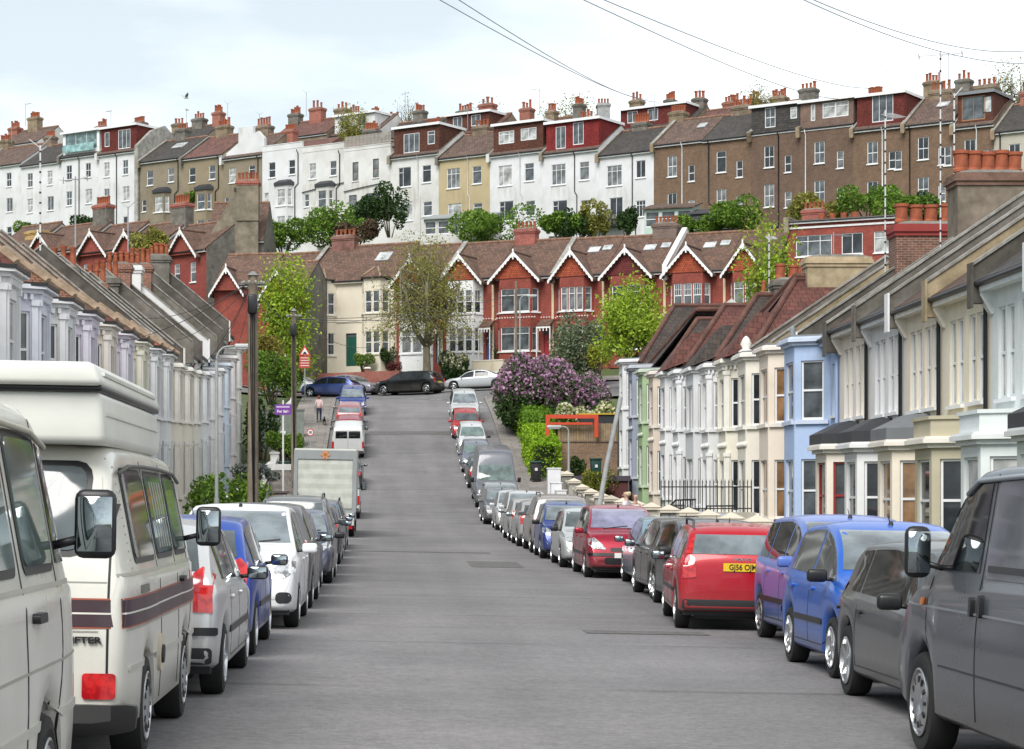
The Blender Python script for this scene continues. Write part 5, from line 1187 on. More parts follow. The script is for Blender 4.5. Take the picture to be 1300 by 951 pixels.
    D('bumper_skirt', rp(-hw * .90, .29, hw * .90, .42, .03), 'rear', plain((.03, .03, .032), .6), off=.01)
    # plates
    fp = cached(('plate', 'f'), lambda: MB().box(0, -.26, -.055, .012, .26, .055).mesh('number_plate', [plain((.75, .75, .73), .4, 0.0, .05)]))
    rpm = cached(('plate', 'r'), lambda: MB().box(-.012, -.26, -.055, 0, .26, .055).mesh('number_plate', [plain((.78, .52, .02), .4, 0.0, .05)]))
    h1 = b.bvh.ray_cast(Vector((L + 3, 0, .50)), Vector((-1, 0, 0)))[0]; obj('number_plate', fp, t, loc=(h1.x + .012, 0, .52))
    zp = .86 if kd in ('estate', 'hatch', 'mini') else .80; h2 = b.bvh.ray_cast(Vector((-3, 0, zp)), Vector((1, 0, 0)))[0]; pl = obj('number_plate', rpm, t, loc=(h2.x - .012, 0, zp))
    if plate:
        tm = text_mesh(plate, .105, .003, bold=.002, squash=.86); lo = obj('lettering', tm, pl); lo.matrix_local = Matrix.Translation((-.0145, 0, -.002)) @ Matrix(((0, 0, -1, 0), (-1, 0, 0, 0), (0, 1, 0, 0), (0, 0, 0, 1)))
    mc = mirrorc if mirrorc is not None else color; mm = BLACK() if mc == 'black' else carpaint(mc, metal_)
    for sg in (-1, 1): mirror(t, xc - .22, b.half(xc) - .06, bl + .07, sg, mm)
    add_wheels(t, b.axles, S['r'], W / 2, rim)
    # wipers, aerial
    obj('wiper', cached(('wip', model), lambda: MB().tube([(xc + .02, -.45, zc + .035), (xc - .05, .1, zc + .10)], .012, 5).tube([(xc + .02, .1, zc + .035), (xc - .05, .6, zc + .09)], .012, 5).mesh('wiper', [BLACK()])), t)
    obj('roof_aerial', cached(('aer', model), lambda: MB().tube([(xr - .1, 0, H - .04), (xr - .26, 0, H + .07)], [.010, .003], 5).lathe([(.03, 0), (.02, .05)], 8, Matrix.Translation((xr - .1, 0, H - .05))).mesh('roof_aerial', [BLACK()])), t)
    if 'rails' in extras:
        for sg in (-1, 1): obj('roof_rail', MB().tube([(.55, sg * (wt - .05), H - .09), (.62, sg * (wt - .05), H + .035), (xr - .45, sg * (wt - .05), H + .045), (xr - .38, sg * (wt - .05), H - .06)], .018, 6).mesh('roof_rail', [plain((.05, .05, .055), .5)], True, 40), t)
    return t
# ---- vans
def van(label, b, color, loc, rz, group, windows, extras=None, r=.32, metal_=.1, name='parked_van', rim='cap', cat='van', mirror_=None, mirz=1.45, mirx=None, dirt=.1):
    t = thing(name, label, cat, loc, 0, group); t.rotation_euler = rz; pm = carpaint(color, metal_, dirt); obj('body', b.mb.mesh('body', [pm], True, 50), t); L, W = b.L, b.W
    obj('underbody', MB().box(.25, -W / 2 + .3, .2, L - .3, W / 2 - .3, .75).mesh('underbody', [BLACK()]), t)
    def D(nm, poly, view, mat, parent=None, **k):
        bm = b.drape(poly, view, **k); return bm_obj(nm, bm, [mat], parent or t, True, 40)
    for nm, poly, view, mat, kw in windows: D(nm, poly, view, mat, **kw)
    if mirror_:
        for sg in (-1, 1): mirror(t, mirx, b.half(mirx) - .08, mirz, sg, BLACK(), mirror_, arm=.10)
    add_wheels(t, b.axles, r, W / 2, rim, .21)
    return t, D
def pose(xc, Y0, L, facing, cross=True, yaw=0):
    za, zb = G(xc, Y0 + .7), G(xc, Y0 + L - .7); p = math.atan2(zb - za, L - 1.4); z = za + (zb - za) / (L - 1.4) * (-.7 if facing == 'away' else L - .7)
    if facing == 'us': p = -p
    rz = R(90 + yaw) if facing == 'away' else R(-90 + yaw); cr = math.atan(.018 if Y0 < 80 else 0) * (1 if facing == 'away' else -1)
    return (xc, Y0 if facing == 'away' else Y0 + L, z), (Matrix.Rotation(rz, 3, 'Z') @ Matrix.Rotation(-p, 3, 'Y') @ Matrix.Rotation(cr, 3, 'X')).to_euler()
# old rear-engined campers
def camper_body():
    L, H = 4.57, 2.0
    top = [(0, .95), (.03, 1.15), (.10, 1.42), (.25, 1.80), (.42, 1.94), (.7, 1.985), (2.0, H), (3.75, 1.97), (4.0, 1.90), (4.28, 1.45), (4.42, 1.20), (4.5, 1.0), (L, .75)]
    return Body(L, 1.85, top, [(0, 1.16), (4.2, 1.16), (L, .9)], sill=.24, r=.32, axles=(1.05, 3.5), tumble=.17, nose=.16, tail=.11, fplan=.07, rplan=.045, round_=.14, crown=.05, arch=.06)
cream = (.72, .71, .645); CB = camper_body(); rub = BLACK(); W2 = GLASSES['grey']
def camper(label, Y0, xs_, poptop, stripes, louvre, extra_name):
    b = CB; xc = xs_ - b.W / 2; loc, rot = pose(xc, Y0, b.L, 'away'); hw = b.W / 2; wins = []
    wins.append(('window_seal', rp(-hw * .71, 1.27, hw * .71, 1.83, .10), 'rear', rub, dict(off=.006))); wins.append(('rear_window', rp(-hw * .675, 1.305, hw * .675, 1.795, .08), 'rear', W2, dict(off=.012)))
    wins.append(('windscreen', rp(-hw * .80, 1.26, hw * .80, 1.84, .08), 'front', GLASSES['dark'], {}))
    for v in ('left', 'right'):
        for (x0, x1) in ((.55, 1.62), (1.78, 2.78), (2.95, 3.72)):
            wins.append(('window_seal', rp(x0, 1.22, x1, 1.80, .07), v, rub, dict(off=.006))); wins.append(('side_window', rp(x0 + .035, 1.255, x1 - .035, 1.765, .05), v, GLASSES['green' if x0 > .6 else 'grey'], dict(off=.012)))
        wins.append(('quarter_light', [(3.82, 1.25), (4.14, 1.25), (3.95, 1.72), (3.82, 1.76)], v, GLASSES['dark'], {}))
        wins.append(('waist_seam', rp(.05, 1.155, 4.2, 1.175, .004), v, plain((.40, .39, .34), .6), dict(off=.004, edge=.006)))
        for x in (1.70, 2.86, 3.76): wins.append(('door_seam', rp(x - .008, .32, x + .008, 1.86, .003), v, rub, dict(off=.003, edge=.005)))
        wins.append(('bump_moulding', rp(.15, .60, 4.35, .635, .008), v, plain((.5, .49, .44), .5), dict(off=.01)))
        wins.append(('lower_seam', rp(.1, .84, 4.3, .852, .003), v, plain((.35, .34, .3), .6), dict(off=.004, edge=.005)))
        wins.append(('door_handle', rp(3.0, 1.03, 3.18, 1.07, .015), v, rub, dict(off=.035, edge=.04)))
        wins.append(('air_intake', rp(.62, 1.90 - .86, .98, 1.09, .01), v, plain((.18, .175, .15), .8), dict(off=.008)))
    wins += [('tailgate_seam', rp(-hw * .86, .57, -hw * .845, 1.92, .004), 'rear', rub, dict(off=.003, edge=.005)), ('tailgate_seam', rp(hw * .845, .57, hw * .86, 1.92, .004), 'rear', rub, dict(off=.003, edge=.005)),
             ('tailgate_seam', rp(-hw * .84, 1.12, hw * .84, 1.128, .003), 'rear', plain((.3, .3, .27), .6), dict(off=.003, edge=.005)), ('bumper', rp(-hw * .96, .28, hw * .96, .42, .03), 'rear', plain((.05, .05, .05), .6), dict(off=.06, edge=.08)),
             ('tail_light', rp(hw * .70, .45, hw * .90, .60, .02), 'rear', lamp_red(), dict(off=.015)), ('tail_light', rp(-hw * .90, .45, -hw * .70, .60, .02), 'rear', lamp_red(), dict(off=.015)),
             ('number_plate', rp(-.26, .63, .26, .74, .01), 'rear', plain((.78, .52, .02), .4), dict(off=.015)), ('recess', rp(-hw * .60, .60, hw * .60, .77, .02), 'rear', plain((.60, .59, .54), .6), dict(off=.008))]
    t, D = van(label, b, cream, loc, rot, None, wins, name='camper_van', cat='camper van', mirror_=(.10, .19, .30), mirz=1.42, mirx=3.95, dirt=.16, r=.32)
    for v in (1, -1): obj('rain_gutter', MB().tube([(x, v * (b.half(x) - .13), b.top(x) - .175) for x in (.42, .8, 1.6, 2.6, 3.5, 3.95)], .014, 6).mesh('rain_gutter', [plain((.10, .10, .09), .6) if poptop else plain((.45, .43, .36), .6)], True), t)
    if not poptop: t.scale = (1, 1, 1.05)
    if stripes:
        dk, rd, wh = plain((.05, .028, .035), .35), plain((.36, .09, .05), .4), plain((.7, .68, .62), .4)
        for v in ('left', 'right', 'rear'):
            a, c = (.05, 4.4) if v != 'rear' else (-hw * .95, hw * .95)
            for (z0, z1, m, o_) in ((.858, 1.032, rd, .006), (.868, 1.022, dk, .009), (.939, .949, wh, .0115)): D('stripe', rp(a, z0, c, z1, .002), v, m, off=o_, edge=.004)
        lt = text_mesh('DRIFTER', .072, .010, bold=.002); lo = obj('lettering', lt, t); h1 = b.bvh.ray_cast(Vector((-3, .0, .80)), Vector((1, 0, 0)))[0]
        lo.matrix_local = Matrix.Translation((h1.x - .012, -.62, .79)) @ Matrix(((0, 0, -1, 0), (-1, 0, 0, 0), (0, 1, 0, 0), (0, 0, 0, 1))) @ Matrix.Diagonal((1.0, .72, 1, 1))
        D('filler_cap', rp(1.48, .50, 1.70, .74, .09), 'right', plain((.62, .55, .42), .6), off=.02, edge=.03)
        D('fuel_filler', rp(1.53, .55, 1.65, .67, .055), 'right', plain((.03, .03, .03), .6), off=.035, edge=.03)
        # curtain slats behind the sliding side window
        for q in range(5): D('blind_slat', rp(2.0 + q * .15, 1.29, 2.03 + q * .15, 1.73, .005), 'right', plain((.42, .42, .38), .7), off=.015, edge=.004)
        # rivets along the rear corner
        rv = MB()
        for q in range(14):
            z = 1.2 + q * .05; h = b.bvh.ray_cast(Vector((.42 - (z - 1.2) * .05, -3, z)), Vector((0, 1, 0)))[0]; rv.lathe([(.009, 0), (.006, .006)], 6, Matrix.Translation(h) @ Matrix.Rotation(R(90), 4, 'X'))
        obj('rivets', rv.mesh('rivets', [plain((.4, .4, .38), .5)]), t)
    if poptop:
        pm = plain((.70, .70, .645), .35, 0.0, .12)
        def shell(z0, z1, x0, x1, w0, w1, r_): 
            bm = rbox(x0, -w0, z0, x1, w0, z1, r_, 3)
            for vv in bm.verts:
                k = (vv.co.z - z0) / (z1 - z0); vv.co.y *= 1 - (1 - w1 / w0) * k
            return bm
        p = bm_obj('pop_top', shell(1.93, 2.245, .12, 3.15, .74, .71, .05), [pm], t)
        bm_obj('rubber_seal', shell(2.235, 2.275, .09, 3.2, .72, .72, .015), [rub], p); bm_obj('roof_lid', shell(2.268, 2.405, .02, 3.25, .73, .67, .035), [pm], p)
        for z, yy in ((2.335, .700), (2.10, .722)):
            for sg in (1, -1): obj('moulded_rib', MB().box(.25, sg * yy - .014, z, 3.05, sg * yy + .014, z + .02).mesh('moulded_rib', [pm]), p)
    return t
camper('cream camper van cut by the left edge, with plain roof and three dark side windows', 5.75, -1.46, False, False, False, '')
camper('cream pop top camper van with purple and orange stripe along its side and tailgate', 12.3, -1.49, True, True, True, '')
# grey panel van, bottom right
def transit_body(L, W, H, hood=.95):
    xc = L - hood; top = [(0, 1.3), (.02, H - .35), (.08, H - .10), (.25, H - .02), (L * .5, H), (xc - .95, H - .02), (xc - .75, H - .10), (xc - .1, 1.30), (xc + .05, 1.20), (L - .35, 1.02), (L - .1, .85), (L, .6)]
    return Body(L, W, top, [(0, 1.20), (xc, 1.12), (L, .8)], sill=.26, r=.34, axles=(.95, L - .92), tumble=.13, nose=.16, tail=.06, fplan=.11, rplan=.02, round_=.10, crown=.04, arch=.055)
TB = transit_body(4.85, 1.95, 1.95); gy = (.105, .115, .135)
loc, rot = pose(3.58 + .975, 10.45, 4.85, 'away', yaw=0); xc_ = 4.85 - .95
wins = [('windscreen', rp(-.72, 1.24, .72, 1.82, .06), 'front', GLASSES['grey'], {})]
for v in ('left', 'right'):
    wins += [('side_window', [(2.62, 1.25), (3.72, 1.25), (3.30, 1.80), (2.62, 1.80)], v, GLASSES['black'], dict(off=.006)), ('side_window', rp(1.15, 1.22, 2.48, 1.82, .06), v, windscreen((.10, .11, .125)), dict(off=.007)), ('side_window', rp(.15, 1.22, 1.05, 1.82, .06), v, windscreen((.10, .11, .125)), dict(off=.007)),
             ('window_latch', rp(1.25, 1.26, 2.4, 1.30, .01), v, rub, dict(off=.02)), ('door_seam', rp(2.54, .34, 2.552, 1.86, .003), v, rub, dict(off=.003, edge=.005)), ('door_seam', rp(1.09, .34, 1.10, 1.86, .003), v, rub, dict(off=.003, edge=.005)), ('door_seam', rp(3.72, .5, 3.73, 1.2, .003), v, rub, dict(off=.003, edge=.005)),
             ('body_crease', rp(.1, .99, 4.3, 1.003, .004), v, plain((.20, .215, .24), .4), dict(off=.008)), ('body_crease', rp(.1, .62, 3.4, .632, .004), v, rub, dict(off=.004)),
             ('door_handle', rp(2.40, .98, 2.45, 1.12, .015), v, rub, dict(off=.03, edge=.04)), ('door_handle', rp(2.60, .98, 2.65, 1.10, .015), v, rub, dict(off=.03, edge=.04)), ('indicator', rp(3.78, 1.0, 3.86, 1.05, .015), v, plain((.75, .2, .02), .3), dict(off=.015))]
wins += [('headlight', [(.55, .72), (.85, .74), (.88, .98), (.60, .92)], 'front', lamp_clear(), {}), ('headlight', [(-.55, .72), (-.85, .74), (-.88, .98), (-.60, .92)], 'front', lamp_clear(), {}), ('grille', rp(-.5, .72, .5, .92, .03), 'front', rub, {}), ('rear_window', rp(-.7, 1.25, -.05, 1.8, .05), 'rear', GLASSES['black'], {}), ('rear_window', rp(.05, 1.25, .7, 1.8, .05), 'rear', GLASSES['black'], {}), ('tail_light', rp(-.95, .7, -.84, 1.2, .02), 'rear', lamp_red(), {}), ('tail_light', rp(.84, .7, .95, 1.2, .02), 'rear', lamp_red(), {})]
t, D = van('dirty dark grey panel van cut by the right edge of the picture', TB, gy, loc, rot, None, wins, name='panel_van', r=.34, metal_=.3, mirror_=(.13, .17, .34), mirz=1.36, mirx=3.55, dirt=.25)
for sg in (1, -1): obj('rain_gutter', MB().tube([(x, sg * (TB.half(x) - .115), TB.top(x) - .11) for x in (.1, 1, 2, 2.9, 3.15)], .018, 6).mesh('rain_gutter', [plain((.3, .33, .36), .5)], True), t)

# ---- the parked cars, near to far
silver, dgrey, navy, blue, white, black, dred, lblue, green = (.42, .43, .44), (.055, .058, .065), (.025, .032, .06), (.02, .07, .34), (.72, .73, .74), (.010, .010, .012), (.30, .008, .014), (.17, .26, .34), (.03, .05, .04)
L_, R_ = 'L', 'R'
car('silver hatchback with a big red tail light, parked ahead of the striped camper', 'big_hatch', (.62, .63, .64), 17.25, -1.34, 'away', L_, rim='seven', extras=('bumper', 'strip'), mirrorc='black', detail=True, taillo=[(.62, .72), (.90, .70), (.90, 1.0), (.80, 1.07), (.72, 1.02)])
car('bright blue hatchback with black mirrors between the silver and the white car', 'hatch', (.03, .09, .42), 21.9, -1.36, 'away', L_, mirrorc='black', detail=True, extras=('strip',))
car('white hatchback facing the camera with large headlights and fog lamps', 'tall_hatch', (.78, .79, .80), 27.0, -1.12, 'us', L_, rim='seven', glass='light', extras=('fog',), detail=True, metal_=0.0)
car('charcoal people carrier with long grey roof behind the white hatchback', 'scenic', (.14, .145, .155), 32.3, -1.12, 'away', L_, glass='dark', mirrorc='black', detail=True)
car('slate blue hatchback with green tinted mirror behind the charcoal people carrier', 'hatch', (.12, .14, .19), 37.0, -1.2, 'away', L_, detail=True)
car('navy hatchback facing the camera with a pale windscreen', 'big_hatch', (.07, .08, .13), 41.6, -1.05, 'us', L_, glass='light', mirrorc='black', rim='seven')
car('silver grey off roader with roof rails in front of the navy hatchback', 'suv', (.22, .23, .24), 46.6, -1.15, 'away', L_, extras=('rails',))
car('dark grey hatchback behind the off roader with roof rails', 'hatch', dgrey, 51.8, -1.1, 'away', L_, mirrorc='black')
car('deep blue hatchback parked short of the box truck, left row', 'hatch', (.04, .10, .22), 56.6, -1.15, 'away', L_)
car('dark green estate parked directly behind the box truck', 'estate', green, 61.5, -1.15, 'away', L_, extras=('rails',))
car('black saloon beyond the box truck, nearest below the white van with dark rear windows', 'saloon', dgrey, 106.5, -1.15, 'away', L_)
car('small red hatchback with a dark roof edge above the white van with dark rear windows', 'hatch', (.33, .03, .05), 122.2, -1.3, 'away', L_, mirrorc='black', glass='green')
car('red and silver hatchback between the small red one and the blue one, left row', 'hatch', (.42, .20, .21), 127.6, -1.35, 'away', L_, glass='light')
car('royal blue people carrier facing the camera at the top of the left row', 'scenic', (.04, .07, .28), 133.2, -1.25, 'us', L_, glass='light')
car('dark metallic grey three door hatchback beside the grey van', 'mini', (.10, .105, .11), 15.75, 4.05, 'us', R_, rim='five', mirrorc='black', extras=('blackhandle',), detail=True)
car('bright blue small hatchback facing the camera with black mirror and black bumper blocks', 'small_hatch', (.025, .13, .55), 20.0, 4.32, 'us', R_, rim='seven', mirrorc='black', extras=('fog', 'bumper', 'strip'), glass='light', detail=True, metal_=.2)
car('violet blue small people carrier between the bright blue hatchback and the red estate', 'small_mpv', (.10, .17, .50), 24.15, 4.78, 'us', R_, rim='cap', extras=('strip',), detail=True, metal_=.05)
t = car('red estate car with black roof rails and yellow plate reading GJ56 OJM', 'estate', (.42, .006, .018), 28.6, 3.9, 'away', R_, yaw=-4.6, rim='five', mirrorc='black', extras=('rails', 'tallrear', 'strip'), plate='GJ56 OJM', detail=True, glass='light', metal_=.1)
bd = SPECS['estate']['b']; h1 = bd.bvh.ray_cast(Vector((-3, 0, .965)), Vector((1, 0, 0)))[0]; lo = obj('lettering', text_mesh('VOLVO', .06, .006, mat=metal((.7, .7, .7), .3), bold=.002), t); lo.matrix_local = Matrix.Translation((h1.x - .006, 0, .965)) @ Matrix(((0, 0, -1, 0), (-1, 0, 0, 0), (0, 1, 0, 0), (0, 0, 0, 1))) @ Matrix.Diagonal((1.2, .7, 1, 1))
car('black hatchback with silver wheels ahead of the red estate', 'hatch', (.006, .006, .007), 33.4, 4.6, 'us', R_, rim='ten', mirrorc='black', detail=True, glass='grey')
car('dusty dark brown hatchback between the pale blue one and the black one', 'hatch', (.08, .07, .066), 37.5, 4.72, 'away', R_, mirrorc='black', detail=True, glass='grey')
car('pale metallic blue hatchback facing away with large red tail lights', 'laguna', (.24, .36, .46), 41.9, 4.92, 'away', R_, yaw=-2, mirrorc='black', extras=('bumper',), glass='grey', detail=True, taillo=[(.56, .78), (.90, .74), (.90, .98), (.82, 1.04), (.70, 1.02)])
car('raspberry red people carrier facing the camera with a black bumper strip', 'scenic', (.33, .012, .035), 46.9, 4.42, 'us', R_, glass='violet', extras=('bumper', 'strip'), detail=True, rim='seven')
car('white hatchback squeezed behind the raspberry red people carrier', 'hatch', (.55, .57, .58), 52.2, 4.3, 'us', R_, mirrorc='black')
car('small cobalt blue hatchback facing the camera below the tall silver estate', 'small_hatch', (.03, .06, .26), 57.6, 4.2, 'us', R_, glass='light', mirrorc='black')
car('tall silver brown off roader with black roof spoiler and red tail lights', 'suv', (.38, .35, .33), 61.8, 4.2, 'away', R_, extras=('rails',), glass='light')
car('silver hatchback facing away, first beyond the tall off roader', 'hatch', (.42, .42, .42), 66.9, 4.12, 'away', R_)
car('pale silver hatchback facing away, second beyond the tall off roader', 'big_hatch', (.48, .48, .48), 71.6, 4.12, 'away', R_)
car('white roofed estate seen above the two silver hatchbacks', 'scenic', (.62, .62, .62), 76.7, 4.3, 'us', R_, glass='light')
car('small white hatchback facing the camera at the foot of the hill, right row', 'small_hatch', (.60, .61, .62), 81.8, 4.22, 'us', R_, glass='light')
car('gunmetal hatchback facing the camera with silver badge, just below the tall grey van', 'hatch', (.13, .135, .15), 87.2, 4.0, 'us', R_, glass='light')
car('silver hatchback tucked between the gunmetal one and the tall grey van', 'big_hatch', (.34, .35, .36), 92.6, 4.2, 'us', R_, glass='light')
car('dark teal estate facing away behind the tall grey van', 'estate', (.05, .08, .08), 107.3, 4.1, 'away', R_, glass='grey')
car('steel grey hatchback facing the camera, third below the top of the right row', 'hatch', (.20, .22, .27), 112.6, 4.0, 'us', R_, glass='green')
car('white hatchback facing the camera with black mirrors, above the steel grey one', 'small_mpv', (.70, .71, .72), 118.2, 4.0, 'us', R_, glass='green', mirrorc='black')
car('bright red hatchback facing the camera near the top of the hill', 'hatch', (.50, .03, .03), 124.0, 3.85, 'us', R_, glass='grey')
car('white off roader at the very top of the right row', 'suv', (.62, .63, .64), 130.0, 3.95, 'us', R_, glass='light')
# cars across the junction
def across(label, model, color, px_mid, Y, yaw, **k):
    S = SPECS[model]; a = R(yaw); c = Vector((xat(px_mid, Y), Y)); d = Vector((math.cos(a), math.sin(a))); o = c - d * S['L'] / 2; e = c + d * S['L'] / 2; z0, z1 = G(o.x, o.y), G(e.x, e.y)
    car(label, model, color, 0, 0, 'us', R_, group='cars parked across the junction', loc=(o.x, o.y, z0 + .02, math.atan2(z1 - z0, S['L'])), yaw=yaw, **k)
across('black people carrier with red tail lights parked across the top of the street', 'smax', (.002, .002, .003), 520, 149.5, 152, glass='dark', rim='five', metal_=0.0)
across('silver lilac saloon with a dark bumper at the junction, left of the black people carrier', 'saloon', (.26, .25, .30), 446, 152.5, -34, glass='grey')
across('blue hatchback parked sideways behind the person with the dog', 'hatch', (.04, .07, .24), 420, 146.0, 158, glass='dark')
across('white saloon half hidden behind the dark shrub at the top left of the street', 'saloon', (.60, .61, .60), 378, 152.0, -28, glass='grey')
across('silver saloon parked left of the lilac bush at the top of the street', 'saloon', (.50, .52, .54), 606, 149.0, 160, glass='grey', rim='five')
# vans up the street
def sm_van(label, L, W, H, color, xside, Y0, facing, side, hood, roofbox=False, glass='black', high=False):
    b = transit_body(L, W, H, hood); xc = xside + (W / 2 if side == 'R' else -W / 2); loc, rot = pose(xc, Y0, L, facing); hw = W / 2; zt = min(H - .2, 1.85 if not high else 1.95)
    w = [('rear_window', rp(-hw * .76, 1.18, -.04, zt - .05, .04), 'rear', GLASSES[glass], {}), ('rear_window', rp(.04, 1.18, hw * .76, zt - .05, .04), 'rear', GLASSES[glass], {}), ('windscreen', rp(-hw * .80, 1.26, hw * .80, zt, .05), 'front', GLASSES['green'], {}),
         ('tail_light', rp(-hw * .97, .62, -hw * .86, 1.0, .02), 'rear', lamp_red(), dict(off=.015)), ('tail_light', rp(hw * .86, .62, hw * .97, 1.0, .02), 'rear', lamp_red(), dict(off=.015)), ('bumper', rp(-hw * .92, .32, hw * .92, .48, .02), 'rear', plain((.05, .05, .05), .6), dict(off=.03)), ('rear_seam', rp(-.006, .5, .006, H - .15, .002), 'rear', rub, dict(off=.003, edge=.004)),
         ('headlight', [(hw * .58, .66), (hw * .90, .68), (hw * .92, .92), (hw * .68, .86)], 'front', lamp_clear(), {}), ('headlight', [(-hw * .58, .66), (-hw * .90, .68), (-hw * .92, .92), (-hw * .68, .86)], 'front', lamp_clear(), {}), ('grille', rp(-hw * .5, .60, hw * .5, .82, .03), 'front', rub, {}), ('lower_grille', rp(-hw * .8, .32, hw * .8, .50, .03), 'front', rub, {}),
         ('number_plate', rp(-.26, .52, .26, .62, .01), 'front', plain((.75, .75, .73), .4), dict(off=.02))]
    for v in ('left', 'right'): w += [('side_window', [(L - hood - 1.35, 1.2), (L - hood - .25, 1.2), (L - hood - .62, zt - .06), (L - hood - 1.35, zt - .06)], v, GLASSES['dark'], {}), ('door_seam', rp(L - hood - 1.5, .35, L - hood - 1.49, zt, .003), v, rub, dict(off=.003, edge=.005)), ('rubbing_strip', rp(.3, .58, L - 1.2, .66, .01), v, rub, dict(off=.012))]
    return van(label, b, color, loc, rot, 'vans parked up the hill', w, mirror_=(.10, .16, .24), mirz=1.25, mirx=L - hood - .35)
sm_van('white van with two dark rear windows, parked high on the left', 4.4, 1.80, 1.82, (.68, .69, .68), -1.2, 117.6, 'away', 'L', .85)
sm_van('white high sided van with red tail light, just beyond the box truck', 5.0, 1.95, 2.3, (.72, .73, .73), -1.1, 90.5, 'away', 'L', .8, glass='dark', high=True)
sm_van('tall dark grey van facing the camera half way up the right row', 5.9, 2.0, 2.62, (.15, .16, .185), 4.15, 98.6, 'us', 'R', .95, high=True)
# box truck
def truck():
    Wt = 2.12; xc = -1.05 - Wt / 2; loc, rot = pose(xc, 72.5, 6.8, 'away'); t = thing('box_truck', 'pale grey box truck with a roller shutter rear and a small yellow hazard panel', 'truck', loc); t.rotation_euler = rot
    pale = plain((.50, .51, .47), .6, 0.0, .2); fr = plain((.30, .32, .33), .6); hw = Wt / 2; z0, z1 = .95, 3.02
    bm_obj('box', rbox(0, -hw, z0, 4.6, hw, z1, .04, 2), [pale], t)
    obj('shutter', MB().prism([(-.012 - (.01 if k % 2 else 0), z0 + .05 + k * (z1 - z0 - .42) / 10) for k in range(11)] + [(.02, z1 - .37), (.02, z0 + .05)], 1, -hw + .13, hw - .13).mesh('shutter', [plain((.56, .58, .52), .6, 0.0, .25)]), t)
    f = MB(); f.box(-.05, -hw - .01, z1 - .36, .03, hw + .01, z1 - .06); f.box(-.05, -hw - .01, z0 - .02, .03, -hw + .12, z1 - .36); f.box(-.05, hw - .12, z0 - .02, .03, hw + .01, z1 - .36); f.box(-.06, -hw, z0 - .1, .03, hw, z0); fo = obj('rear_frame', f.mesh('rear_frame', [fr]), t)
    em = MB(); 
    for k in range(3): em.box(-.07, -.16, -.035, -.055, .16, .035, 0, Matrix.Translation((0, 0, z1 - .21)) @ Matrix.Rotation(R(60 * k), 4, 'X'))
    obj('emblem', em.mesh('emblem', [plain((.62, .26, .10), .6)]), fo)
    obj('tail_lift', MB().box(-.10, -hw + .05, .42, -.05, hw - .05, z0 - .1).mesh('tail_lift', [plain((.60, .61, .58), .5, 0.0, .3)]), t)
    hz = MB(); hz.box(-.115, -.62, .60, -.102, -.30, .92, 0)
    for k in range(4): hz.box(-.119, -.17, -.02, -.116, .17, .02, 1, Matrix.Translation((0, -.46, .66 + k * .07)) @ Matrix.Rotation(R(28), 4, 'X'))
    obj('hazard_panel', hz.mesh('hazard_panel', [plain((.55, .42, .05), .5), BLACK()]), t)
    obj('chassis', MB().box(.1, -.5, .45, 6.3, .5, .7).box(.05, -hw + .1, .38, .18, hw - .1, .52).box(.3, -hw + .05, .75, 4.5, hw - .05, .95).mesh('chassis', [BLACK()]), t)
    for sg in (1, -1): obj('mudguard', MB().box(.55, sg * (hw - .3) - .14, .3, .58, sg * (hw - .3) + .14, .8).mesh('mudguard', [BLACK()]), t); obj('tail_light', MB().box(-.12, sg * (hw - .2) - .1, .30, -.06, sg * (hw - .2) + .1, .40).mesh('tail_light', [lamp_red()]), t)
    cb = Body(2.3, 2.0, [(0, 1.9), (.03, 2.1), (.5, 2.2), (1.0, 2.1), (1.6, 1.35), (2.1, 1.15), (2.3, .8)], [(0, 1.25), (1.6, 1.15), (2.3, .85)], sill=.4, r=.36, axles=(1.45,), tumble=.13, tail=.03)
    c = obj('cab', cb.mb.mesh('cab', [carpaint((.6, .6, .6), 0.0)], True, 45), t, loc=(4.5, 0, 0)); obj('windscreen', MB().box(0, 0, 0, .01, .01, .01).mesh('windscreen', [GLASSES['grey']]), c) if False else bm_obj('windscreen', cb.drape(rp(-.8, 1.3, .8, 2.0, .05), 'front'), [GLASSES['grey']], c)
    add_wheels(t, (1.25, 5.95), .36, 1.02, 'cap', .24)
    mirror(t, 5.6, 1.0, 1.7, 1, BLACK(), (.1, .16, .3), arm=.2); mirror(t, 5.6, 1.0, 1.7, -1, BLACK(), (.1, .16, .3), arm=.2)
truck()

# ------------------------------------------------------------------ trees, bushes, hedges
def leaf_mesh(pts, size, jit=.6, squash=1.0, seed=1):
    rnd = np.random.RandomState(seed); P = np.array(pts, float); n = len(P)
    a = rnd.normal(size=(n, 3)); a /= np.linalg.norm(a, axis=1)[:, None]; b = rnd.normal(size=(n, 3)); b -= (a * b).sum(1)[:, None] * a; b /= np.linalg.norm(b, axis=1)[:, None]
    s = size * (1 - jit / 2 + jit * rnd.rand(n))[:, None]; a = a * s; b = b * s * .55 * squash
    V = np.stack([P - a, P - b * .9, P + a, P + b], 1).reshape(-1, 3); me = bpy.data.meshes.new('crown'); me.vertices.add(4 * n); me.vertices.foreach_set('co', V.ravel())
    me.loops.add(4 * n); me.loops.foreach_set('vertex_index', np.arange(4 * n)); me.polygons.add(n); me.polygons.foreach_set('loop_start', np.arange(n) * 4); me.polygons.foreach_set('loop_total', np.full(n, 4)); me.update(calc_edges=True); return me
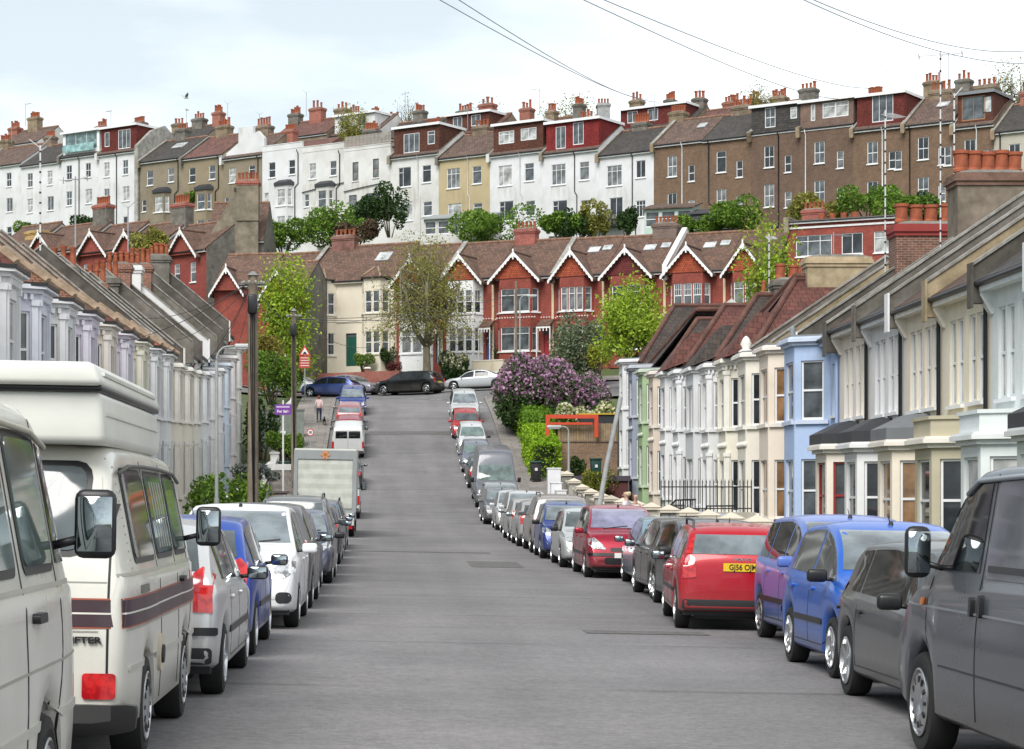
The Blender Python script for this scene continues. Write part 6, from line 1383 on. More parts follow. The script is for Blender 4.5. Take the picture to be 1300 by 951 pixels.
def tree(name, label, loc, trunk_h, H, rx, leaf, bk, n_br=40, n_leaf=9000, lsize=.14, cat='tree', spread=.45, reach=(.3, .5), tw_=1.0, trunk_r=.2, seed=1, up=.5, low=0, group=None, fuzz=.28):
    rnd = random.Random(seed); t = thing(name, label, cat, loc, 0, group); mb = MB(); ch = H - trunk_h; lean = Vector((rnd.uniform(-.3, .3), rnd.uniform(-.3, .3), 0))
    mb.tube([(0, 0, -.6), (0, 0, .2), lean * .4 + Vector((0, 0, trunk_h * .6)), lean + Vector((0, 0, trunk_h))], [trunk_r * 1.4, trunk_r, trunk_r * .8, trunk_r * .72], 10)
    pts = []; tw = []; nl = 5
    limbs = []
    for i in range(nl):
        a = 2 * math.pi * i / nl + rnd.uniform(-.4, .4); e = lean + Vector((math.cos(a) * rx * spread, math.sin(a) * rx * spread, trunk_h + ch * rnd.uniform(*reach))); m = lean + Vector((math.cos(a) * rx * .28, math.sin(a) * rx * .28, trunk_h + ch * .12))
        mb.tube([lean + Vector((0, 0, trunk_h * .92)), m, e], [trunk_r * .6, trunk_r * .42, trunk_r * .28], 7); limbs.append((m, e))
    for i in range(n_br):
        m, e = limbs[i % nl]; s = m.lerp(e, rnd.uniform(.2, 1)); a = rnd.uniform(0, 2 * math.pi); rr = rx * math.sqrt(rnd.uniform(.12, 1)); zz = rnd.uniform(-.15 - low, 1)
        k = math.sqrt(max(.05, 1 - max(0, (zz - .35) / .65) ** 2)); tip = lean + Vector((math.cos(a) * rr * k, math.sin(a) * rr * k, trunk_h + ch * max(.04 - low, zz)))
        mid = s.lerp(tip, .5) + Vector((rnd.uniform(-.2, .2), rnd.uniform(-.2, .2), up * rnd.uniform(0, .5)))
        mb.tube([s, mid, tip], [trunk_r * .2 * tw_, trunk_r * .11 * tw_, trunk_r * .03], 5, caps=False); tw.append((s, mid, tip))
    o = obj('trunk', mb.mesh('trunk', [bk], True), t)
    for i in range(n_leaf):
        s, m, e = tw[rnd.randrange(len(tw))]; u = rnd.uniform(.25, 1.08); p = (s.lerp(m, u * 2) if u < .5 else m.lerp(e, u * 2 - 1)); g = fuzz * (.5 + u) 
        pts.append((p.x + rnd.gauss(0, g), p.y + rnd.gauss(0, g), p.z + rnd.gauss(0, g * 1.1) + (.15 if up else 0)))
    me = leaf_mesh(pts, lsize, seed=seed); me.materials.append(leaf); obj('crown', me, t); return t
def bush(name, label, loc, rx, ry, h, leaf, n=5000, lsize=.11, cat='bush', seed=1, flowers=None, nf=0, lumps=9, group=None, rz=0, fsize=.1, bottom=0.0):
    rnd = random.Random(seed); t = thing(name, label, cat, loc, rz, group); L = [(rnd.uniform(-.75, .75) * rx, rnd.uniform(-.75, .75) * ry, rnd.uniform(.35, .8) * h, rnd.uniform(.3, .5)) for _ in range(lumps)]
    def cloud(k, top=False):
        P = []
        for _ in range(k):
            x, y, z, s = L[rnd.randrange(lumps)]; d = Vector((rnd.gauss(0, 1), rnd.gauss(0, 1), rnd.gauss(0, 1))).normalized(); r_ = rnd.uniform(.55, 1.04) ** .5
            if top and d.z < -.1: d.z = -d.z
            q = (x + d.x * s * rx * r_, y + d.y * s * ry * r_, z + d.z * s * h * .9 * r_)
            if q[2] < bottom: q = (q[0], q[1], rnd.uniform(bottom, h * .5))
            P.append(q)
        return P
    mb = MB()
    for k in range(7):
        x, y, z, s = L[k % lumps]; mb.tube([(x * .2, y * .2, -.4), (x * .6, y * .6, z * .5), (x, y, z)], [.06, .04, .015], 5)
    obj('stem', mb.mesh('stem', [bark()], True), t)
    me = leaf_mesh(cloud(n), lsize, seed=seed); me.materials.append(leaf); obj('foliage', me, t)
    if flowers: me = leaf_mesh(cloud(nf, True), fsize, seed=seed + 5, squash=1.6); me.materials.append(flowers); obj('flowers', me, t)
    return t
lime = leafmat((.10, .17, .012), (.30, .42, .035), (.45, .56, .07)); olive_l = leafmat((.14, .14, .03), (.27, .27, .055), (.36, .36, .09)); dark_l = leafmat((.018, .04, .014), (.04, .085, .02), (.08, .14, .03)); mid_l = leafmat((.045, .10, .015), (.14, .25, .03), (.24, .36, .05))
hedge_l = leafmat((.09, .19, .01), (.26, .44, .02), (.40, .58, .04)); grey_l = leafmat((.06, .09, .045), (.16, .20, .11), (.30, .34, .22)); lilac_f = leafmat((.30, .15, .26), (.48, .27, .42), (.62, .42, .56)); white_f = leafmat((.50, .48, .30), (.70, .68, .48), (.80, .78, .62)); red_l = leafmat((.10, .02, .03), (.18, .05, .05))
def P3(px, Y, dz=0): X = xat(px, Y); return (X, Y, G(X, Y) + dz)
tree('street_tree', 'lime green street tree on the left, leafy almost down to its trunk fork', P3(369, 143), 3.4, 9.6, 2.15, lime, bark(), 80, 10500, .12, seed=3, low=.25, trunk_r=.24, fuzz=.26)
x, y, z = P3(542, 157.5); tree('street_tree', 'large nearly bare street tree with olive buds and heavy limbs, centre of the picture', (x, y, z), 3.4, 11.2, 4.3, olive_l, bark((.17, .15, .11)), 240, 12500, .085, seed=11, trunk_r=.36, fuzz=.30, reach=(.45, .75), spread=.62, tw_=.6)
tree('garden_tree', 'lime green spreading tree standing above the black tiled gable roof', P3(808, 139), 2.0, 6.9, 2.95, lime, bark(), 70, 9500, .12, seed=21, fuzz=.3)
tree('garden_tree', 'lime sapling rising behind the right terrace chimneys', (xat(982, 118), 118, 2.5), 4.5, zat(288, 118) - 2.5, 2.3, lime, bark(), 60, 7500, .11, seed=31, fuzz=.28)
bush('shrub_tree', 'dark green shrub tree with variegated edges below the redtiled gables', P3(736, 148, 0), 1.9, 1.9, 4.3, grey_l, 6500, .12, seed=5, lumps=12)
bush('lilac_bush', 'huge lilac bush covered in mauve blossom on the right of the street', P3(702, 126, -.3), 3.1, 3.0, 4.6, leafmat((.03, .06, .02), (.065, .12, .035), (.11, .17, .06)), 19000, .13, seed=8, flowers=lilac_f, nf=13000, lumps=26, fsize=.10)
bush('flowering_shrub', 'round white flowering shrub beside the black car at the junction', (xat(581, 158), 158, zat(488, 158)), 1.35, 1.2, 2.35, dark_l, 3600, .12, seed=9, flowers=white_f, nf=1700)
bush('flowering_shrub', 'cream flowering shrub over the red framed fence', (xat(741, 119), 119, zat(562, 119) - .4), 1.5, 1.2, 2.4, mid_l, 3200, .11, seed=10, flowers=white_f, nf=1900)
def hedge(label, pts, w, h, leaf, seed, lsize=.10, dens=520, name='hedge'):
    rnd = random.Random(seed); o = pts[0]; t = thing(name, label, 'hedge', (o[0], o[1], G(*o))); P = []; core = MB(); z0 = G(*o)
    for i in range(len(pts) - 1):
        a, b = Vector(pts[i] + (0,)), Vector(pts[i + 1] + (0,)); L = (b - a).length; u = (b - a) / L; v = Vector((-u.y, u.x, 0)); n = max(1, int(L / 1.0))
        for _ in range(int(dens * L)):
            s = rnd.uniform(-.05, 1.05); f = rnd.random(); q = a + (b - a) * s
            if f < .45: off, zz = rnd.uniform(-.5, .5) * w, h + rnd.gauss(0, .05) + .12 * math.sin(s * L * 1.3)
            else: off, zz = rnd.choice((-.5, .5)) * w + rnd.gauss(0, .05), rnd.uniform(0, h)
            if f > .9: s = rnd.choice((-.03, 1.03)); q = a + (b - a) * s; off, zz = rnd.uniform(-.5, .5) * w, rnd.uniform(0, h)
            p = q + v * off; P.append((p.x - o[0], p.y - o[1], G(p.x, p.y) - z0 + zz))
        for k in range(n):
            c = a + (b - a) * (k + .5) / n; core.box(c.x - o[0] - w * .3, c.y - o[1] - .3, G(c.x, c.y) - z0 - .3, c.x - o[0] + w * .3, c.y - o[1] + .3, G(c.x, c.y) - z0 + h - .25)  # solid near-black core, painted as the shaded inside of the hedge
    obj('dark_core', core.mesh('dark_core', [plain((.02, .03, .012), 1.0)]), t); me = leaf_mesh(P, lsize, seed=seed); me.materials.append(leaf); obj('foliage', me, t)
hedge('bright lime clipped hedge running up from the red frame', [(8.35, 110.5), (8.3, 117.5)], 1.45, 1.9, hedge_l, 1); hedge('darker top of the clipped hedge, further up behind the bright one', [(8.6, 118.3), (8.6, 123)], 1.5, 2.1, leafmat((.05, .12, .01), (.15, .28, .02)), 2)
hedge('narrow lime hedge at the foot of the lilac bush', [(8.2, 124), (7.9, 134)], .9, 1.7, hedge_l, 3, dens=300)
# gardens on the bank below row C
k = 0
for (px, py, Y, rx, h, lf, lab) in ((432, 312, 194, 3.2, 3.0, mid_l, 'bright green garden bush below the white pergola house'), (470, 290, 199, 2.2, 2.6, dark_l, 'dark climbing shrub on the terrace of the picture window house'), (452, 308, 192, 1.8, 1.6, leafmat((.07, .05, .03), (.14, .10, .06)), 'purplish brown shrub between the green garden bushes'), (495, 296, 197, 1.4, 3.6, dark_l, 'tall dark climber up the white wall left of the lean-to'),
        (638, 312, 190, 3.8, 2.8, mid_l, 'wide mid green bush left of the white framed windows on the bank'), (712, 304, 189, 1.9, 2.0, mid_l, 'leafy bush right of the red chimney on the bank'), (733, 306, 188, 1.4, 2.2, dark_l, 'spiky dark palm shrub on the bank'), (755, 304, 188, 1.2, 2.6, olive_l, 'thin olive shrub beside the stone wall on the bank'),
        (796, 300, 186, .9, 2.1, dark_l, 'small clipped dark bush under the iron balcony'), (935, 294, 178, 2.6, 2.2, mid_l, 'green shrubs beside the blue tarpaulin shed'), (1100, 272, 171, 2.0, 1.9, mid_l, 'overgrown roof garden shrub on the flat topped brick building'), (1040, 285, 172, 2.4, 2.0, olive_l, 'thin pink flowering climber on the brick building'),
        (108, 300, 232, 1.6, 1.8, dark_l, 'small dark shrub below the white houses, far left'), (40, 312, 236, 2.0, 2.4, mid_l, 'green bush in front of the far left white house'), (248, 262, 228, 1.0, 1.2, mid_l, 'plant tub on the balcony of the brown rendered houses'), (188, 330, 176, 1.5, 2.2, olive_l, 'yellowish ivy on the third red gabled house'),
        (1150, 296, 168, 2.6, 2.4, mid_l, 'bright leafy bush behind the red banded chimney'), (1195, 290, 168, 2.2, 2.6, dark_l, 'dark bush between the two big chimneys on the right'), (360, 318, 196, 2.4, 2.2, mid_l, 'green bush behind the tall grey gable wall'), (880, 306, 180, 2.0, 1.8, mid_l, 'green bush under the dark glazed lean-to')):
    bush('garden_bush', lab, (xat(px, Y), Y, zat(py, Y)), rx * 1.1, rx * .9, h * 1.15, lf, int(900 * rx + 700), .16, seed=60 + k, group='bushes on the bank below the skyline'); k += 1
tree('willow_tree', 'pale budding tree behind the skyline, right of the olive house', (xat(728, 232), 232, zat(185, 232) - 2.6), 1.2, 8.0, 4.4, olive_l, bark(), 60, 4200, .12, seed=40, up=1.0)
tree('willow_tree', 'yellow green willow behind the fenced roof terrace', (xat(448, 238), 238, zat(195, 238) - 2.6), 1.2, 7.2, 2.9, olive_l, bark(), 50, 5200, .13, seed=41, up=1.0)
tree('bare_tree', 'faint bare tree on the skyline left of the twin chimneys', (xat(517, 243), 243, zat(165, 243) - 2.6), 1.2, 6.6, 1.9, olive_l, bark(), 60, 500, .09, seed=42, up=1.0)
tree('bare_tree', 'faint budding tree above the brick terrace roofs', (xat(968, 214), 214, zat(140, 214) - 2.6), 1, 5.6, 2.6, olive_l, bark(), 60, 1500, .10, seed=43, up=1.0)
tree('bare_tree', 'thin budding tree right of the tallest chimney', (xat(1282, 200), 200, zat(125, 200) - 2.6), 1, 6.0, 2.8, olive_l, bark(), 60, 1500, .10, seed=44, up=1.0)
tree('bare_tree', 'small thin tree top beside the second chimney group from the left', (xat(625, 236), 236, zat(160, 236) - 2.6), 1, 5.4, 1.7, olive_l, bark(), 50, 700, .10, seed=45, up=1.0)
# left front gardens
bush('garden_bush', 'big mid green bush at the foot of the curved lamp post', P3(290, 72, .1), 1.35, 1.2, 1.75, mid_l, 5200, .085, seed=70, lumps=14)
bush('garden_bush', 'dark shrub against the pink house beside the wooden pole', P3(333, 116, .6), .95, .9, 3.0, dark_l, 2600, .1, seed=71); bush('garden_bush', 'yellow green shrub above the slate coloured garden wall', P3(345, 127, 2.0), 1.6, 1.2, 2.6, mid_l, 3200, .1, seed=72)
bush('garden_bush', 'leafy bush spilling over the garden wall by the for sale board', P3(360, 112, .9), 1.1, .9, 1.5, mid_l, 2200, .09, seed=73); bush('garden_bush', 'small purple and green planting in the tub on the brick store', P3(330, 86, 1.6), 1.0, .6, .7, leafmat((.06, .09, .05), (.14, .17, .14), (.2, .18, .3)), 1500, .07, seed=74)
bush('garden_bush', 'dark palm like shrub below the white saloon', P3(365, 140, .9), 1.0, .8, 1.6, dark_l, 1800, .11, seed=75); bush('garden_bush', 'orange tinted bush high on the left bank', P3(340, 138, 2.2), 1.3, 1.0, 2.4, leafmat((.12, .10, .02), (.24, .2, .04)), 1900, .11, seed=76)
bush('garden_bush', 'round clipped bush in front of the cream house bay', (xat(492, 166), 166, zat(462, 166)), .62, .6, 1.3, dark_l, 1300, .08, seed=77); bush('garden_bush', 'low pair of bushes by the cream house door', (xat(461, 166), 166, zat(466, 166)), .9, .5, .95, mid_l, 1300, .08, seed=78); bush('garden_bush', 'wine red shrub left of the bare street tree', (xat(503, 165.5), 165.5, zat(473, 165)), .75, .5, .9, red_l, 1000, .07, seed=79)
bush('garden_bush', 'yellow green shrub at the house end behind the leaning pole', (xat(762, 103), 103, G(9.6, 103) - .2), .9, .7, 1.5, leafmat((.08, .12, .02), (.24, .26, .04), (.35, .3, .06)), 1700, .08, seed=80); bush('garden_bush', 'small dark shrub against the brown brick wall', P3(733, 112), .5, .4, .9, dark_l, 800, .08, seed=81)
bush('garden_bush', 'green shrub in front of the white rendered bay at the junction', (xat(638, 163), 163, zat(464, 163)), .8, .6, 1.7, dark_l, 1300, .09, seed=82); bush('garden_bush', 'golden shrub right of the variegated shrub tree', (xat(760, 146), 146, zat(470, 146)), .7, .6, 2.1, leafmat((.12, .13, .02), (.32, .32, .04)), 1300, .09, seed=83)

# ------------------------------------------------------------------ garden walls along the pavement
capm = plain((.62, .56, .46), .85)
for i, (y0, y1, z) in enumerate(fz):
    if i < 1 or i > 16: continue
    W = y1 - y0; col = RIGHT[i][2]; nm = RIGHT[i][4].split(' house')[0]
    m = [stucco((.45, .43, .39), .4), stone((.36, .35, .32), 3.0), stucco((.50, .47, .42), .35)][i % 3]
    pmm = brick((.34, .09, .05)) if i in (1, 2, 5) else m
    garden_wall('garden_wall', f'low garden wall in front of the {nm} house', [(8.75, y0 + .95), (8.75, y1 - .1)], .95, .22, m, capm, 0, cat='wall', group='front garden walls on the right')
    p = thing('gate_pier', f'garden pier with a pale pyramid cap at the gate of the {nm} house', 'gate pier', (8.75, y0 + .62, G(8.75, y0 + .6)), 0, 'gate piers on the right')
    obj('shaft', MB().box(-.24, -.24, -.3, .24, .24, 1.18).mesh('shaft', [pmm]), p); obj('cap', MB().box(-.31, -.31, 1.18, .31, .31, 1.27).cap(-.33, -.33, 1.27, .33, .33, 1.43, .96).mesh('cap', [capm]), p)
def railing(label, x, y0, y1, h=1.0, z_=None, step=.14):
    # runs across the front garden from the street wall to the house, on a raised step
    t = thing('iron_railing', label, 'railing', (8.8, 68, G(8.8, 68) + 1.15)); mb = MB(); n = int((y1 - y0) / step)
    for k in range(n + 1): y = k * step; mb.tube([(y, 0, 0), (y, 0, h)], .016, 5); mb.lathe([(.026, 0), (.002, .11)], 5, Matrix.Translation((y, 0, h)))
    for q in (.12, h - .14): mb.tube([(0, 0, q), (y1 - y0, 0, q)], .02, 5)
    obj('plinth', MB().box(-.1, -.12, -1.6, y1 - y0 + .1, .12, 0).mesh('plinth', [stucco((.5, .48, .42), .3)]), t)
    obj('bars', mb.mesh('bars', [BLACK()]), t); return t
_G = G
t = railing('black iron railings in front of the white boarded house', 0, 0, 2.9, .95, 0, .12)
t = thing('iron_handrail', 'sloping black iron handrail beside the steps of the pale cream house', 'handrail', (9.6, 66, G(9.6, 66))); mb = MB(); mb.tube([(0, 0, 1.6), (0, 4.5, 1.6), (-.4, 6.5, .9)], .03, 6); [mb.tube([(0, k * .55, .3), (0, k * .55, 1.6)], .014, 4) for k in range(9)]; obj('rail', mb.mesh('rail', [BLACK()], True), t)
t = thing('iron_handrail', 'thin black handrail above the sky blue plinth', 'handrail', (9.3, 57, G(9.3, 57))); obj('rail', MB().tube([(0, 0, 1.55), (0, 4.6, 1.55), (0, 5.4, 1.15)], .025, 6).tube([(0, .1, .6), (0, .1, 1.55)], .02, 5).tube([(0, 4, .6), (0, 4, 1.55)], .02, 5).mesh('rail', [BLACK()], True), t)
garden_wall('garden_wall', 'sky blue painted plinth wall in front of the sky blue house', [(9.7, 61.2), (9.7, 66.0)], 1.15, .25, plain((.28, .38, .62), .7), plain((.32, .43, .66), .6))
# left side boundary walls with white piers stepping up the hill
whp = plain((.70, .70, .67), .8, 0.0, .3)
for i, y in enumerate((58, 58, 76.5, 83, 89, 95, 101, 106.5, 112, 118, 124, 130)):
    if i < 2: continue
    nm = ['nearest the lamp post', 'second up from the lamp post', 'beside the box truck cab', 'with the red brick infill', 'below the brick store', 'below the for sale board', 'beside the first bin', 'beside the stacked bins', 'just above the purple board', 'behind the wooden pole foot', 'near the walking person', 'highest on the left'][i]
    garden_wall('garden_wall', f'white capped garden wall {nm}', [(-5.85, y), (-5.85, y + 5.2)], .95, .25, brick((.33, .09, .05)) if i in (3, 5, 9) else whp, whp, 2, whp, cat='wall', group='front garden walls on the left', pcap='p')
t = thing('brick_store', 'low red brown brick store with plants on its flat top', 'store', P3(330, 84)); X = t.location.x
mb = MB(); mb.box(-1.0, 0, -.3, 1.0, 1.6, 1.25); obj('body', mb.mesh('body', [brick((.22, .05, .03))]), t); obj('lid', MB().box(-1.08, -.06, 1.25, 1.08, 1.66, 1.33).mesh('lid', [plain((.10, .09, .09), .8)]), t)
t = thing('garden_wall', 'slate coloured rendered retaining wall across the left gardens', 'wall', P3(350, 121)); obj('wall_body', MB().box(-1.4, 0, -.5, 1.6, .3, 2.2).mesh('wall_body', [plain((.22, .25, .22), .9, 0.0, .3)]), t); obj('coping', MB().box(-1.45, -.04, 2.2, 1.65, .34, 2.28).mesh('coping', [plain((.15, .16, .15), .9)]), t)
t = thing('garden_wall', 'grey stone block wall with a white coping across the left gardens', 'wall', P3(334, 104)); obj('wall_body', MB().box(-1.2, 0, -.5, 1.3, .3, 1.3).mesh('wall_body', [brick((.30, .28, .25), (.2, .19, .17), .4, .2)]), t); obj('coping', MB().box(-1.25, -.04, 1.3, 1.4, .34, 1.6).mesh('coping', [whp]), t)
# right: brick side wall, timber fence, red framed gate surround
t = thing('garden_wall', 'brown brick side wall below the timber fence', 'wall', (8.9, 113.0, G(8.9, 113) - .2)); obj('wall_body', MB().box(-.1, 0, -.6, 3.4, .3, 1.85).mesh('wall_body', [brick((.26, .15, .08))]), t); obj('coping', MB().box(-.14, -.04, 1.85, 3.44, .34, 1.92).mesh('coping', [brick((.16, .09, .06))]), t)
t = thing('timber_fence', 'weathered timber fence panels on top of the brown brick wall', 'fence', (9.2, 113.15, G(8.9, 113) + 1.72)); mb = MB()
for q in range(24): mb.box(.02 + q * .13, 0, 0, .135 + q * .13, .03, .92 + (.02 if q % 3 else 0))
obj('boards', mb.mesh('boards', [plain((.36, .27, .17), .9, 0.0, .35)]), t); mb = MB(); [mb.box(q * 1.0 - .05, -.06, 0, q * 1.0 + .05, .05, 1.08) for q in range(4)]; obj('post', mb.mesh('post', [plain((.45, .30, .14), .9, 0.0, .3)]), t)
t = thing('red_frame', 'bright orange red painted timber frame around the garden gateway', 'gateway', (8.55, 112.7, G(8.6, 112.7))); mb = MB(); mb.box(-.08, 0, -.2, .12, .15, 3.15); mb.box(.121, .01, 2.95, 2.7, .14, 3.15); mb.box(.121, .02, 2.62, 2.4, .13, 2.74); mb.box(2.5, 0, 1.95, 2.7, .15, 2.949); obj('frame', mb.mesh('frame', [plain((.62, .07, .025), .5)]), t)
t = thing('dark_shed', 'black felted shed with a yellow edge behind the timber fence', 'shed', (11.0, 116, G(11, 116) + .4)); obj('body', MB().box(-.4, 0, -.6, 2.2, 1.8, 2.3).mesh('body', [plain((.03, .032, .035), .8)]), t); obj('roof', MB().box(-.5, -.08, 2.3, 2.3, 1.9, 2.37).mesh('roof', [plain((.55, .38, .03), .6)]), t)
t = thing('low_shed', 'low purple brown shed roof below the brick wall', 'shed', (9.9, 103.5, G(9.9, 103))); obj('body', MB().box(-1.0, 0, -.3, 1.9, 1.8, .95).mesh('body', [plain((.10, .03, .03), .8)]), t); obj('roof', MB().box(-1.1, -.1, .95, 2.0, 1.9, 1.2).mesh('roof', [plain((.075, .06, .085), .8)]), t)
for j, (px, Y, w, h, lab) in enumerate(((703, 101, .62, 1.75, 'tall white stepped block, left of the three white blocks'), (706, 100, .5, 1.15, 'middle white stepped block by the brick wall'), (712, 99.4, .5, .85, 'lowest white stepped block by the brick wall'))):
    t = thing('white_pier', lab, 'pier', P3(px, Y)); bm_obj('shaft', rbox(-w / 2, -w / 2, -.3, w / 2, w / 2, h - .06, .01, 1), [plain((.74, .75, .77), .7)], t, False); bm_obj('cap', rbox(-w / 2 - .03, -w / 2 - .03, h - .06, w / 2 + .03, w / 2 + .03, h, .01, 1), [plain((.74, .75, .77), .7)], t, False)
# ------------------------------------------------------------------ poles, lamps, wires, signs
wood = bark((.20, .165, .135))
def wooden_pole(label, X, Y, h, r0, r1, pads=True):
    t = thing('telegraph_pole', label, 'pole', (X, Y, G(X, Y))); obj('pole', MB().tube([(0, 0, -.5), (0, 0, h * .5), (0, 0, h)], [r0, (r0 + r1) / 2, r1], 12).mesh('pole', [wood], True, 40), t)
    c = MB(); c.cap(-r1 - .03, -r1 - .03, h, r1 + .03, r1 + .03, h + .12, .8); obj('pole_cap', c.mesh('pole_cap', [plain((.2, .2, .2), .6)]), t)
    if pads:
        bm_obj('junction_box', rbox(-.13, -r1 - .2, h - 1.1, .13, -r1 - .0, h - .55, .04, 2), [BLACK()], t); s = MB()
        for k in range(10): a = 2 * math.pi * k / 10; s.tube([(0, 0, h - .25), (math.cos(a) * .3, math.sin(a) * .3, h - .22)], .015, 4); s.lathe([(.03, 0), (.045, .04), (.03, .08)], 6, Matrix.Translation((math.cos(a) * .3, math.sin(a) * .3, h - .24)))
        obj('insulator_ring', s.mesh('insulator_ring', [plain((.3, .3, .28), .6)]), t); cb = MB()
        for k in range(3): cb.tube([(.05 * (k - 1), -r1 - .03, h - .6), (.06 * (k - 1), -r0 - .02, h - 2.4), (.04, -r0 - .02, .2)], .014, 4)
        obj('cable', cb.mesh('cable', [BLACK()]), t)
    return t
zp = G(-3.75, 60); wooden_pole('thick grey wooden telegraph pole in front of the left terrace', -3.75, 60, zat(350, 60) - zp, .17, .13)
wooden_pole('thinner brown wooden pole behind the box truck', xat(373, 92), 92, zat(395, 92) - G(-4, 92), .13, .10)
t = thing('stay_pole', 'grey wooden pole leaning to the right behind the parked cars', 'pole', (xat(752, 80), 80, G(7.7, 80))); e = at(788, 505, 84) - t.location; obj('pole', MB().tube([(0, 0, -.4), e * .5, e], [.11, .10, .09], 10).mesh('pole', [plain((.30, .31, .31), .8, 0.0, .3)], True, 40), t)
def lamp_post(label, X, Y, h, reach, mat):
    t = thing('street_lamp', label, 'street lamp', (X, Y, G(X, Y) + .1)); obj('post', MB().tube([(0, 0, -.2), (0, 0, 1.3)], .085, 10).tube([(0, 0, 1.3), (0, 0, h)], [.06, .05], 10).mesh('post', [mat], True, 40), t); n = 9; rr = abs(reach) * .62; sg = 1 if reach > 0 else -1
    pts = [(0, 0, h)] + [(sg * rr * (1 - math.cos(R(90 * k / n))) , 0, h + rr * 1.25 * math.sin(R(90 * k / n))) for k in range(1, n + 1)] + [(reach, 0, h + rr * 1.3)]
    obj('arm', MB().tube(pts, .032, 8).mesh('arm', [mat], True), t); zz = h + rr * 1.3; bm = rbox(0, -.13, -.07, .72, .13, .07, .05, 2); 
    for v in bm.verts: v.co.x = reach + sg * v.co.x; v.co.z += zz
    bmesh.ops.recalc_face_normals(bm, faces=bm.faces); hd = bm_obj('lamp_head', bm, [plain((.48, .50, .50), .5)], t)
    bm = rbox(.1, -.10, -.12, .66, .10, -.065, .02, 1)
    for v in bm.verts: v.co.x = reach + sg * v.co.x; v.co.z += zz
    bmesh.ops.recalc_face_normals(bm, faces=bm.faces); bm_obj('lamp_glass', bm, [glassy((.5, .5, .48))], hd)
gal = plain((.36, .38, .36), .6, 0.0, .25)
lamp_post('curved grey street lamp on the left pavement', xat(275, 65), 65, zat(462, 65) - G(-5.2, 65), .55, gal)
lamp_post('grey street lamp with ribbed base among the parked cars on the right', xat(722, 104), 104, 3.1, -.35, gal)
lamp_post('slender pale street lamp in front of the white rendered bay house', xat(660, 154), 154, 6.0, .5, gal)
t = thing('telegraph_pole', 'plain dark pole in front of the red gabled house at the junction', 'pole', (xat(655, 158), 158, zat(482, 158))); obj('pole', MB().tube([(0, 0, -.5), (0, 0, zat(357, 158) - zat(482, 158))], [.12, .09], 8).mesh('pole', [wood], True, 40), t); obj('step_iron', MB().tube([(-.2, 0, 5), (.2, 0, 5)], .015, 5).tube([(-.2, 0, 5.6), (.2, 0, 5.6)], .015, 5).mesh('step_iron', [BLACK()]), t)
def wire(label, a, b, sag, r=.012, group='overhead wires'):
    a, b = Vector(a), Vector(b); pts = [a.lerp(b, k / 24) - Vector((0, 0, sag * 4 * (k / 24) * (1 - k / 24))) - a for k in range(25)]
    o = obj('overhead_wire', MB().tube(pts, r, 5).mesh('overhead_wire', [plain((.06, .06, .065), .6)], True), None, loc=a); tag(o, label, 'wire', group)
def far_wire(lab, p0, p1, Y1, r0=.009):
    # from a pole beside the photographer to the far side; passes the two photo points
    A = at(p0[0], p0[1], 34); B = at(p1[0], p1[1], Y1); d = (A - B); A2_ = B + d * 1.32
    a, b = A2_, B; n = 28; pts = [a.lerp(b, k / n) - Vector((0, 0, .5 * 4 * (k / n) * (1 - k / n))) - a for k in range(n + 1)]
    rs = [max(.004, .00012 * a.lerp(b, k / n).y + .003) for k in range(n + 1)]; o = obj('overhead_wire', MB().tube(pts, rs, 5).mesh('overhead_wire', [plain((.14, .14, .145), .6)], True), None, loc=a); tag(o, lab, 'wire', 'long wires across the sky')
far_wire('left wire of the pair reaching the roofs left of centre', (603, -4), (836, 130), 120); far_wire('right wire of the pair reaching the roofs left of centre', (622, -4), (822, 126), 120)
far_wire('lower wire of the pair sloping to the maroon dormer', (795, -4), (1068, 126), 120); far_wire('upper wire of the pair sloping to the maroon dormer', (828, -4), (1104, 112), 120)
far_wire('lower wire of the pair in the top right corner', (1078, -4), (1330, 78), 60); far_wire('upper wire of the pair in the top right corner', (1096, -4), (1330, 60), 60)
top = Vector((-3.75, 60, zat(356, 60))); n_ = 0
for (px, py, Y, lab) in ((250, 470, 78, 'wire from the grey pole down to the cream house with brick strip'), (222, 432, 92, 'wire from the grey pole to the ivory house'), (268, 452, 100, 'wire from the grey pole to the bright white house'), (170, 404, 80, 'wire from the grey pole to the butter yellow house'), (120, 440, 66, 'wire from the grey pole to the pale violet house'), (300, 440, 112, 'wire from the grey pole to the pink house'), (310, 470, 116, 'lower wire from the grey pole to the cream gable house'), (373, 408, 92, 'wire linking the grey pole and the brown pole')):
    wire(lab, top, at(px, py, Y), .35, .011, 'wires fanning out from the grey pole')
tp2 = at(373, 405, 92)
for (px, py, Y, lab) in ((640, 385, 160, 'wire from the brown pole across to the red gabled houses'), (505, 392, 163, 'wire from the brown pole to the cream house eaves'), (470, 440, 162, 'low wire from the brown pole to the cream house door'), (655, 372, 158, 'topmost wire from the brown pole to the dark pole at the junction'), (318, 500, 118, 'wire from the brown pole to the last house of the left terrace')):
    wire(lab, tp2, at(px, py, Y), .5, .016, 'wires from the brown pole')
